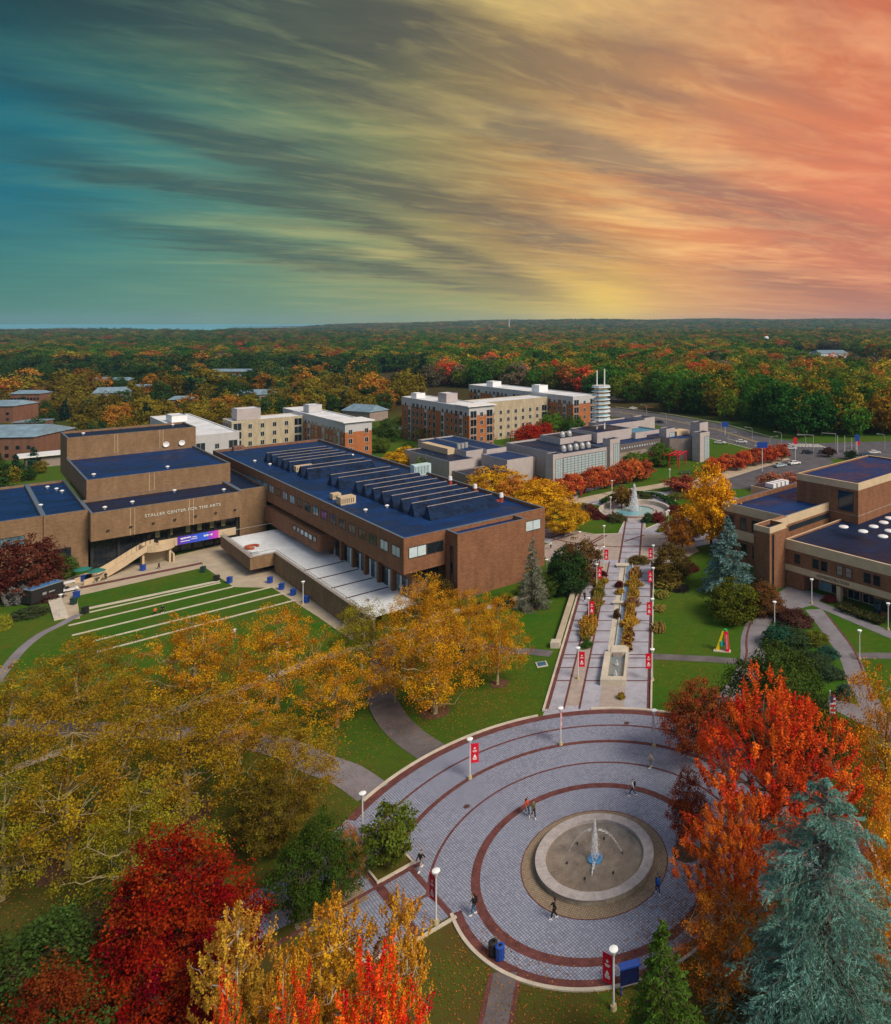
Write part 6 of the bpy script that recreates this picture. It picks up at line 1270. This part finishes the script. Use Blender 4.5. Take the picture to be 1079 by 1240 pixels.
for i,(px,bp,tp,rp,c,lb) in enumerate(((700,705,655,28,(.13,.065,.02),'round rust brown topped tree left of the upper mall'),(688,716,668,27,(.035,.07,.02),'round dark green tree in front of the rust topped one'),(812,702,660,25,(.12,.075,.018),'round olive brown tree right of the upper mall'),(664,722,698,17,(.06,.09,.015),'low green mound beside the slim spruce'),(30,722,654,38,(.10,.022,.018),'dark maroon maple at the left edge before the arts centre'),(72,700,672,20,(.07,.11,.02),'green tree between the maroon maple and the brick pier'),
   (530,716+20,700,20,(.08,.05,.012),'brown shrub at the foot of the brick corner'),(655,592,552,20,(0,0,0),''),(706,560,502,0,(0,0,0),''),(889,748,706,34,(.10,.11,.012),'green and gold rounded tree under the blue spruce'),(925,742,708,26,(.15,.06,.022),'dusky rust tree beside the administration stair pier'))):
    if not lb or rp==0: continue
    tree_px(DM[i%2],8,5,px,bp,tp,rp,c,lb,i*40)
for i,(px,bp,tp,rp,c,lb) in enumerate(((668,530,501,17,(.10,.19,.02),'bright green round tree behind the dark red pergola, left'),(695,532,505,15,(.06,.13,.02),'green round tree behind the dark red pergola, right'),(640,538,514,18,(.36,.008,.015),'deep red tree beside the dark red pergola'),(658,536,512,14,(.34,.01,.015),'second deep red tree beside the dark red pergola'),
   (771,566,548,18,(.10,.16,.015),'light green tree left of the red pergola'),(800,563,538,20,(.08,.14,.015),'round green tree directly behind the red pergola'),(530,535,512,22,(.17,.13,.015),'olive yellow tree before the orange apartment end'),(508,528,515,14,(.2,.15,.015),'small olive tree at the canopy entrance'),(595,530,522,18,(.16,.17,.02),'low yellow green hedge tree at the foot of the orange apartments'))):
    tree_px(DM[i%2],8,5,px,bp,tp,rp,c,lb,i*30)
# rows of small red trees
SR=[gen_tree('crabapple%d'%k,4.6,2.9,.9,'dome',90,42,.36,.26,100+k,BK,.1,7,0,False,.3) for k in range(2)]
pts=[(648,594),(660,596),(672,592),(684,589),(696,586),(708,583),(720,580),(732,577),(744,574),(756,571),(768,569),(778,567)]
for i,(px,bp) in enumerate(pts): tree_px(SR[i%2],4.6,2.9,px,bp+14,bp-14+(i%3)*2,14,[(.45,.07,.03),(.50,.10,.035),(.36,.07,.035)][i%3],'coral red small tree below the glass-block wall, %s'%(['at its left end','second from the left','third from the left','fourth from the left','fifth from the left','sixth, left of the middle','seventh, right of the middle','fifth from the right end','fourth from the right end','third from the right end','second from the right end','at its right end by the pergola'][i]),i*37,'row of small red trees')
pts=[(862,566),(872,563),(882,561),(892,560),(902,557),(912,555),(922,553),(934,551),(946,549)]
nm=['first','second','third','fourth','fifth','sixth','seventh','eighth','ninth']
for i,(px,bp) in enumerate(pts): tree_px(SR[i%2],4.6,2.9,px,bp+9,bp-11,12,[(.42,.05,.03),(.52,.08,.035),(.36,.06,.035)][i%3],'red small tree in the roadside row right of the curved wall, %s from the left'%nm[i],i*31,'roadside row of small red trees')
for i,(px,bp,tp,rp,c,lb) in enumerate(((753,616,590,15,(.16,.08,.02),'small brown tree behind the far fountain, left of the white van'),(775+50,595,576,20,(.28,.05,.04),'dull red spreading tree right of the white van'),(935,594,573,18,(.34,.12,.08),'pink bare looking shrub before the administration roof, left'),(960,590,572,16,(.36,.13,.09),'pink bare looking shrub before the administration roof, right'),(1003,553,542,9,(.06,.03,.025),'dark shrub mass at the crossing, left'),(1030,556,545,8,(.03,.05,.02),'dark green shrub at the crossing, right'))):
    tree_px(SR[i%2],4.6,2.9,px,bp,tp,rp,c,lb,i*77)
BU=[gen_tree('bush%d'%k,2.0,1.5,.0,'bush',110,80,.20,.10,110+k,BK,.04,0,0,False,.16,shell=.3) for k in range(3)]
GRS=[gen_tree('grass_clump%d'%k,1.6,1.2,.0,'bush',90,110,.16,.11,115+k,BK,.03,0,1.3,False,.12,shell=.5) for k in range(2)]
def bush(px,bp,tp,rp,c,lb,grass=False,k=0,group=None,sy=1):
    if 'right of the channel' in lb or 'water channel' in lb: px+=2 if 'right' in lb else -1; sy=1.9 if 'right' in lb else 1; rp=rp*.9
    if 'left mall strip' in lb or 'left strip' in lb: sy=1.6
    pr=GRS[k%2] if grass else BU[k%3]; x_,y_,z_=gp(px,bp); hh=max(.5,(bp-tp)*y_/F*.93-rp*.25*50/y_*.0); R0,H0=(1.3,1.7) if grass else (1.6,2.2)
    Rm=rp/F*y_; y2=y_+Rm*.9
    r=thing('ornamental_grass' if grass else 'shrub',lb,'ornamental grass' if grass else 'shrub',(x_,y2,z_),k*1.7,group); hh=max(.5,(top_h(tp,y2)-z_)*.86); r.scale=(Rm/R0,Rm/R0*sy,hh/H0)
    link('foliage',pr[1],r,color=c); return r
GY=(.42,.23,.035); GO=(.46,.20,.03); MA=(.10,.018,.022); OG=(.12,.12,.02)
BB=[(710,773,756,11,GY,1,'large tawny grass clump in the left mall strip, nearest'),(713,762,743,8,GO,1,'orange grass clump behind the nearest one in the left strip'),(717,748,733,7,(.12,.05,.03),0,'dull brown shrub in the left mall strip'),(721,736,724,7,(.28,.15,.04),1,'tan grass clump mid way up the left mall strip'),(724,722,711,8,OG,0,'olive mound in the left mall strip'),(727,709,699,8,(.33,.21,.03),1,'yellow grass clump near the top of the left mall strip'),(729,698,690,5,MA,0,'maroon mound at the far top of the left mall strip'),(710,786,773,6,(.05,.11,.02),0,'low green plants at the near end of the left strip'),
 (751,713,701,6,MA,0,'maroon mound left of the water channel'),(751,721,712,7,GY,1,'yellow grass clump left of the water channel'),(747,750,735,5,(.09,.04,.02),0,'dark potted shrub standing in the channel walkway'),
 (767,700,686,9,(.44,.22,.06),1,'orange tan grass mass at the far end right of the channel'),(765,712,700,7,GY,1,'yellow grass clump right of the channel, second from far end'),(766,724,711,8,GY,1,'yellow grass clump right of the channel, third from far end'),(763,736,723,7,(.25,.12,.07),1,'mauve brown grass clump right of the channel'),(761,747,735,7,GO,1,'orange grass clump right of the channel'),(760,760,745,8,(.50,.26,.03),1,'bright yellow grass clump right of the channel'),(760,770,758,5,MA,0,'maroon shrub in the hedge right of the channel, far one'),(759,779,767,5,MA,0,'maroon shrub in the hedge right of the channel, middle one'),(757,788,776,5,MA,0,'maroon shrub in the hedge right of the channel, near one'),
 (752,848,836,5,(.30,.20,.03),0,'small yellow potted shrub in front of the stepped basin'),(774,685,672,14,(.15,.10,.03),0,'wide olive brown shrub at the upper end of the mall'),
 (800,702,692,9,OG,0,'olive shrub below the round tree right of the mall'),(812,716,700,20,(.20,.14,.03),1,'long tawny grass bank right of the mall'),(822,718,708,14,(.03,.025,.025),0,'nearly black low shrub in the grass bank'),(802,726,714,10,(.30,.26,.06),1,'pale yellow grass clump on the right lawn edge, farthest'),(799,742,732,9,(.36,.27,.07),1,'pale yellow grass clump on the right lawn edge, middle'),(798,768,752,10,(.32,.20,.06),1,'large tan grass clump on the right lawn edge, nearest'),(835,694,680,12,(.11,.02,.022),0,'maroon shrub under the blue spruce at left'),
 (697,628,606,16,(.09,.06,.03),0,'dark brown green shrub on the island bed, left'),(712,626,608,12,(.13,.03,.025),0,'maroon shrub on the island bed behind the grass'),(724,630,620,9,(.12,.025,.03),0,'small maroon shrub on the island bed, middle'),(746,634,619,12,(.08,.08,.03),0,'grey green shrub on the island bed beside the fountain walk'),(738,630,622,8,(.11,.03,.03),0,'dusky red shrub between two green ones on the island bed'),
 (784,634,619,8,(.04,.08,.03),0,'green shrub right of the fountain walk'),(797,634,617,9,(.16,.02,.03),0,'wine red shrub right of the fountain walk'),(819,624,610,12,(.14,.03,.03),0,'dark wine shrub by the green lamp right of the fountain'),(800,645,636,5,(.3,.3,.03),0,'yellow edged low shrub at the right bed tip'),
 (757,605,597,10,(.07,.09,.03),0,'grey green shrub behind the fountain wall, left'),(780,605,596,12,(.08,.09,.03),0,'grey green shrub behind the fountain wall, right'),(820,606,596,14,(.15,.15,.03),0,'olive shrub bank right of the far fountain'),(840,604,594,10,(.25,.2,.03),0,'yellow green shrub bank right of the far fountain'),
 (944,790,752,22,(.03,.10,.055),0,'blue green shrub mass left of the fork'),(965,738+25,736,24,(.085,.035,.030),0,'dark purple brown shrub right below the entrance'),(962,790,760,26,(.045,.075,.03),0,'large green shrub in the middle of the fork bed'),(990,785,762,18,(.13,.14,.02),0,'yellow green shrub at the right side of the fork bed'),(1005,800,782,14,(.04,.11,.07),0,'blue green low juniper at the right of the fork bed'),(985,815,790,26,(.045,.07,.03),0,'dull green shrub in the lower fork bed'),(1010,826,805,18,(.05,.08,.04),0,'grey green shrub in the lower fork bed, right'),(1025,850,826,12,(.05,.11,.08),0,'blue green juniper beside the paved squares'),
 (1007,731,718,9,(.12,.025,.035),0,'wine red mound right of the administration entrance'),(1030,740,730,14,(.10,.09,.03),0,'low olive planting along the administration wall, left'),(1055,752,742,16,(.06,.08,.03),0,'low olive planting along the administration wall, right'),(1063,755,744,9,(.07,.16,.02),0,'bright green mound along the administration wall'),
 (12,735,700,18,(.20,.20,.19),1,'bare grey twiggy shrub at the left edge'),(45,732,715,16,(.09,.04,.04),0,'dusky shrub left of the black trailer'),(20,752,735,20,(.06,.08,.03),0,'dull green shrub at the left edge below the grey one'),(-2,765,740,8,(.3,.3,.03),0,'bright yellow green shrub touching the left edge'),
 (610,738,722,14,(.03,.06,.02),0,'dark green shrub against the brick end wall, left'),(632,722,702,10,(.09,.13,.02),0,'green shrub beside the slim spruce'),(575,745,727,12,(.03,.05,.02),0,'dark green shrub at the foot of the brick end wall')]
for i,(px,bp,tp,rp,c,gr,lb) in enumerate(BB): bush(px,bp,tp,rp,c,lb,bool(gr),i)
# hedges
def hedge(name,pts,w,h,c,lb):
    P=[Vector(gp(*p)[:2]) for p in pts]; C=[];
    rg=np.random.default_rng(len(lb))
    for a_,b_ in zip(P[:-1],P[1:]):
        n=int((b_-a_).length*90*w); t=rg.uniform(0,1,n); d=(b_-a_).normalized(); nn=Vector((-d.y,d.x)); o_=rg.uniform(-.5,.5,n)*w; z_=h*rg.uniform(0,1,n)**.4
        C.append(np.stack([a_.x+(b_.x-a_.x)*t+nn.x*o_,a_.y+(b_.y-a_.y)*t+nn.y*o_,z_+terr(a_.x,a_.y)],1))
    C=np.concatenate(C); o=C.mean(0)*np.array([1,1,0]); C=C-o; V,Fq=leaf_quads(C,rg.normal(size=C.shape)+np.array([0,0,.8]),.24,rg); n=len(C)
    ob=link(name,np_mesh(name,V,Fq,mat_leaf('leaf'),{'lv':rg.uniform(0,1,n),'lc':rg.uniform(.3,.7,n)}),None,tuple(o),color=c); return tag(ob,lb,'hedge' if name=='hedge' else 'planting')
hedge('hedge',[(728,612),(742,604),(768,600),(795,602),(812,610),(822,622)],1.6,1.3,(.03,.075,.015),'dark green clipped hedge curving round the far fountain wall')
hedge('hedge',[(1018,738),(1040,746),(1070,757)],2.2,.9,(.07,.07,.025),'low dull green planting strip along the administration wall')
hedge('hedge',[(692,560),(640,566)],2.0,1.2,(.05,.10,.015),'green hedge at the foot of the annex wall')
hedge('planting_strip',[(769,693),(766,720),(763,745),(760,772),(758,790)],1.5,.9,(.34,.19,.035),'continuous tawny grass strip along the right side of the water channel')
hedge('planting_strip',[(709,778),(715,757),(722,733),(728,706)],1.4,.8,(.20,.15,.03),'continuous olive and tawny planting strip between the left mall lamps')
# bench on the crossing, teal truck etc.
x_,y_,z_=gp(830,574); t=thing('park_bench','dark teal bench table beside the red pergola','bench',(x_,y_,z_)); q=MB(); q.box(-2,2,-.5,.5,.7,.85); q.build('top',M_DKG,t); [ (lambda q:(q.box(-2,2,s_*1.0-.2,s_*1.0+.2,.4,.5),q.build('seat',M_DKG,t)))(MB()) for s_ in (-1,1)]; q=MB(); q.box(-1.4,-1.2,-1,1,0,.7); q.box(1.2,1.4,-1,1,0,.7); q.build('frame',M_METAL,t)
# fallen leaves
rg=np.random.default_rng(9); LV_=[]
for px,bp,r_,n,in ((235,880,9,1500),(82,1052,11,2500),(228,985,10,2500),(350,985,9,2000),(527,864,8,1600),(602,829,7,900),(880,1150,8,3500),(860,1130,6,1500),(560,1180,5,700),(780,1230,6,1200),(650,1225,5,600),(620,860,9,700),(830,820,8,400),(850,1040,5,300),(468,1045,3,500),(400,905,10,900)):
    x_,y_,z_=gp(px,bp); a_=rg.uniform(0,6.28,n); rr_=r_*np.sqrt(rg.uniform(0,1,n))*rg.uniform(.4,1.2,n); X_=x_+rr_*np.cos(a_); Y_=y_+rr_*np.sin(a_)
    LV_.append(np.stack([X_,Y_,terr_np(X_,Y_)+.06],1))
LV_=np.concatenate(LV_); n=len(LV_); V,Fq=leaf_quads(LV_,rg.normal(size=(n,3))*.25+np.array([0,0,1]),.095,rg); 
fl=link('fallen_leaves',np_mesh('fallen_leaves',V,Fq,mat_leaf('leaf'),{'lv':rg.uniform(0,1,n),'lc':rg.uniform(0,1,n)}),color=(.30,.11,.03)); tag(fl,'scattered orange and brown fallen leaves under the trees','fallen leaves',kind='stuff')
# ---------------------------------------------------------------- the wood
rg=np.random.default_rng(77)
M_LI=mat_leaf('leaf_far',inst=True)
def forest_pair(k,kind):
    if kind=='b': return gen_tree('wood%d'%k,1.0,.40 ,.12,'round' if k%2 else 'dome',95,26,.048,.040,200+k,BK,.016,4,0,False,.22,shell=.25,flat=.8)
    return gen_tree('pine%d'%k,1.0,.24,.08,'cone',110,10,.035,.05,220+k,BK,.014,4,0,False,.3,shell=.4)
FPB=[forest_pair(k,'b') for k in range(5)]; FPC=[forest_pair(k,'c') for k in range(2)]
BND=[(-400,640),(30,600),(85,560),(200,540),(330,530),(395,520),(450,512),(470,505),(500,484),(515,470),(640,470),(700,474),(745,489),(810,498),(870,507),(935,525),(985,531),(1085,530),(1400,532)]
def bnd(px):
    for (a,b),(c,d_) in zip(BND[:-1],BND[1:]):
        if a<=px<=c: return b+(d_-b)*(px-a)/(c-a)
    return 500
bl=[(o.location.x,o.location.y,o['label']) for o in COL.objects if o.parent is None and o.name.startswith(('residence_hall','school_building','brick_annex'))]
RECT=[(-45,58,190,268),(50,95,115,250),(88,105,250,310),(70,95,268,290),(62,78,258,318),(140,160,240,325),(150,216,262,340),(190,216,244,345),(105,215,170,230)]
def blocked(x,y):
    px,py=proj(x,y,terr(x,y)); b=(x+y)*S45; a=(y-x)*S45
    for b0,b1,a0,a1 in RECT:
        if b0-5<b<b1+5 and a0-6<a<a1+5: return True
    if y<330 and px>85 and b<88 and a>180 and a<275: return True
    if py>bnd(px): return True
    if y>3300+max(0,x/y+.62)*16000 and x/y< -.33: return True
    for bx_,by_,_ in bl:
        dx=x-bx_; dy=y-by_
        w_=22 if by_<900 else 60
        if by_>900:
            if abs(dx)<60 and -330<dy<70: return True
        elif abs(dx-4)<24 and -14<dy<20: return True
    if 452<px<512 and 452<py<478: return True       # clearing and car park
    if 940<px<1042 and 425<py<433.5: return True
    if 750<px<800 and 489<py<498: return True
    return False
COLS=[((.028,.085,.014),.22),((.055,.125,.014),.20),((.11,.140,.014),.16),((.21,.15,.016),.12),((.27,.13,.016),.07),((.32,.085,.022),.055),((.42,.045,.025),.04),((.42,.24,.02),.035),((.13,.10,.065),.045)]
cw=np.cumsum([w for _,w in COLS]); cw/=cw[-1]
pts=[]
y=215.0
def fnz(x,y): return .5+.25*math.sin(x*.013+y*.007+1)+.25*math.sin(x*.006-y*.011+2.2)
while y<7600:
    s=(11.5 if y<420 else 14) if y<700 else (17 if y<1500 else (24 if y<3600 else 36))
    x=-.98*y-12
    while x<.40*y+12:
        xx=x+rg.uniform(-.42,.42)*s; yy=y+rg.uniform(-.42,.42)*s
        if yy>200 and not blocked(xx,yy): pts.append((xx,yy,s))
        x+=s
    y+=s*.92
def py_g(x,y): return proj(x,y,0)[1]
def pick(x,y):
    px=CX+F*x/y; n=fnz(x,y); u=rg.uniform()
    if px<520 and py_g(x,y)>446:  # west side: dark pines and yellow planes
        u=rg.uniform(); 
        r_=rg.uniform()
        yb=py_g(x,y)>477
        if r_<(.20 if yb else .40): return (.014,.042,.024),'c'
        if r_<(.34 if yb else .84): return (.032,.066,.016),'b'
        if r_<.90: return ((.155,.115,.014) if yb else (.10,.10,.016)),'b'
        return (.30,.12,.02),'b'
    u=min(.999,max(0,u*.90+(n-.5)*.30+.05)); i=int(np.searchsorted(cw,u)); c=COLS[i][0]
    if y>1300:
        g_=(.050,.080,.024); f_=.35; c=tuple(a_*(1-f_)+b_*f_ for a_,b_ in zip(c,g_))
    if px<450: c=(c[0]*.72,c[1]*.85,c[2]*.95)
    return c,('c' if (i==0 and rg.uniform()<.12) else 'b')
pts.sort(key=lambda p:p[1]); inst=[]
names={}
def kindname(c):
    r,g,b=c
    if g>r*1.5: return 'dark green'
    if g>r*1.15: return 'deep green'
    if g>r*.9: return 'olive green'
    if r>.33 and g<.07: return 'scarlet'
    if r>.28 and g<.1: return 'rust red'
    if r>.28 and g>.15: return 'bright yellow'
    if r>.2: return 'orange brown'
    if b>.03: return 'grey brown'
    return 'yellow ochre'
def place(px,py):
    if px<180: return 'beyond the arts centre'
    if px<330: return 'behind the stage tower'
    if px<470: return 'behind the white roofed apartments'
    if px<640: return 'behind the orange apartment blocks'
    if px<760: return 'behind the mast'
    if px<860: return 'above the glass towers'
    if px<960: return 'above the waiting cars'
    return 'above the right crossing'
vis=0
cands=[]
for (xx,yy,s) in pts:
    c,kd=pick(xx,yy); px,py=proj(xx,yy,0); h=(rg.uniform(12.5,22.5) if kd=='b' else rg.uniform(15,21))*(1 if px>500 else .88)*(1 if yy<1500 else (1.1 if yy<3600 else 1.25))
    if yy<440 and px<520: h*=.72
    if px<520 and any(0<by_-yy<55 and abs(xx-bx_*yy/by_)<20 for bx_,by_,_ in bl): h*=.64
    wsc=(1.02 if s<13 else (1.2 if s<16 else (1.7 if s<25 else 2.6)))*rg.uniform(.85,1.2)
    if vis<290 and -10<px<1090 and yy<1200:
        vis+=1
        kn=kindname(c)
        key=(kn+(' pine ' if kd=='c' else ' tree ')+place(px,py)); names[key]=names.get(key,0)+1
        pr=(FPC if kd=='c' else FPB)[int(rg.integers(0,2 if kd=='c' else 5))]
        cands.append((pr,key,xx,yy,h,wsc,c,rg.uniform(0,6.28),px))
    else: inst.append((xx,yy,terr(xx,yy)-.3,h,wsc,c,kd))
seen={}
ordn=['nearest','second nearest','third nearest','fourth nearest','fifth nearest','sixth nearest','seventh nearest','eighth nearest','ninth nearest','tenth nearest','eleventh nearest','twelfth nearest']
for pr,key,xx,yy,h,wsc,c,rz,px in cands:
    k=seen.get(key,0); seen[key]=k+1
    lb='%s, %s of its colour'%(key,ordn[k]) if (names[key]>1 and k<12) else key
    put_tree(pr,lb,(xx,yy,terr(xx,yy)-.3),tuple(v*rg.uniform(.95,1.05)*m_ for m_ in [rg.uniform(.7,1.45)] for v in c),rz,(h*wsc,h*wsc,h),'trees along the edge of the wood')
# the far wood as one mass: instanced crowns on points
P=np.array([(a,b,c_) for a,b,c_,*_ in inst],dtype=np.float32); n=len(P)
src=bpy.data.collections.new('wood_sources')
for k,(pr) in enumerate(FPB+FPC):
    me=pr[1].copy(); me.materials.clear(); me.materials.append(M_LI); o=bpy.data.objects.new('src_crown_%d'%k,me); src.objects.link(o)
me=bpy.data.meshes.new('far_wood'); me.vertices.add(n); me.vertices.foreach_set('co',P.ravel())
a=me.attributes.new('scl','FLOAT_VECTOR','POINT'); a.data.foreach_set('vector',np.array([(h*w,h*w,h) for *_,h,w,c,k in inst],dtype=np.float32).ravel())
a=me.attributes.new('rotz','FLOAT_VECTOR','POINT'); r3=np.zeros((n,3),dtype=np.float32); r3[:,2]=rg.uniform(0,6.28,n); a.data.foreach_set('vector',r3.ravel())
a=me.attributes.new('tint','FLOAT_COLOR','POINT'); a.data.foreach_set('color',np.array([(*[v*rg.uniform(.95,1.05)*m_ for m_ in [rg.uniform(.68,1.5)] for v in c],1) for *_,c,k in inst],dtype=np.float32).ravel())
a=me.attributes.new('pick','INT','POINT'); a.data.foreach_set('value',np.array([(int(rg.integers(5,7)) if k=='c' else int(rg.integers(0,5))) for *_,k in inst],dtype=np.int32))
fw=link('far_wood',me); tag(fw,'rolling autumn wood of green, rust and gold crowns reaching the horizon','wood',kind='stuff')
ng=bpy.data.node_groups.new('scatter','GeometryNodeTree'); ng.interface.new_socket('Geometry',in_out='INPUT',socket_type='NodeSocketGeometry'); ng.interface.new_socket('Geometry',in_out='OUTPUT',socket_type='NodeSocketGeometry')
gi=ng.nodes.new('NodeGroupInput'); go=ng.nodes.new('NodeGroupOutput'); ip=ng.nodes.new('GeometryNodeInstanceOnPoints'); ci=ng.nodes.new('GeometryNodeCollectionInfo'); ci.inputs[0].default_value=src; ci.inputs['Separate Children'].default_value=True; ci.inputs['Reset Children'].default_value=True
def na(nm_,dt):
    x=ng.nodes.new('GeometryNodeInputNamedAttribute'); x.data_type=dt; x.inputs[0].default_value=nm_; return x.outputs['Attribute']
mp_=ng.nodes.new('GeometryNodeMeshToPoints')
ng.links.new(gi.outputs[0],mp_.inputs[0]); ng.links.new(mp_.outputs[0],ip.inputs['Points']); ng.links.new(ci.outputs[0],ip.inputs['Instance']); ip.inputs['Pick Instance'].default_value=True
ng.links.new(na('pick','INT'),ip.inputs['Instance Index']); ng.links.new(na('scl','FLOAT_VECTOR'),ip.inputs['Scale'])
er=ng.nodes.new('FunctionNodeEulerToRotation'); ng.links.new(na('rotz','FLOAT_VECTOR'),er.inputs[0]); ng.links.new(er.outputs[0],ip.inputs['Rotation'])
ng.links.new(ip.outputs[0],go.inputs[0]); md=fw.modifiers.new('scatter','NODES'); md.node_group=ng
print('forest pts',len(pts),'individual',vis)
if HAZE>0:
    mb=MB(); mb.box(-9000,5200,-150,9200,-14,135)
    m=bpy.data.materials.new('haze_air'); m.use_nodes=True; nt=m.node_tree; nt.nodes.clear(); B=NB(nt); o=B.n('ShaderNodeOutputMaterial'); v=B.n('ShaderNodeVolumePrincipled'); v.inputs['Color'].default_value=(.38,.66,.92,1); v.inputs['Density'].default_value=HAZE; B.l(v.outputs[0],o.inputs['Volume'])
    hz=mb.build('haze',m); hz['kind']='stuff'; hz['label']='thin blue haze over the far wood'; hz['category']='haze'
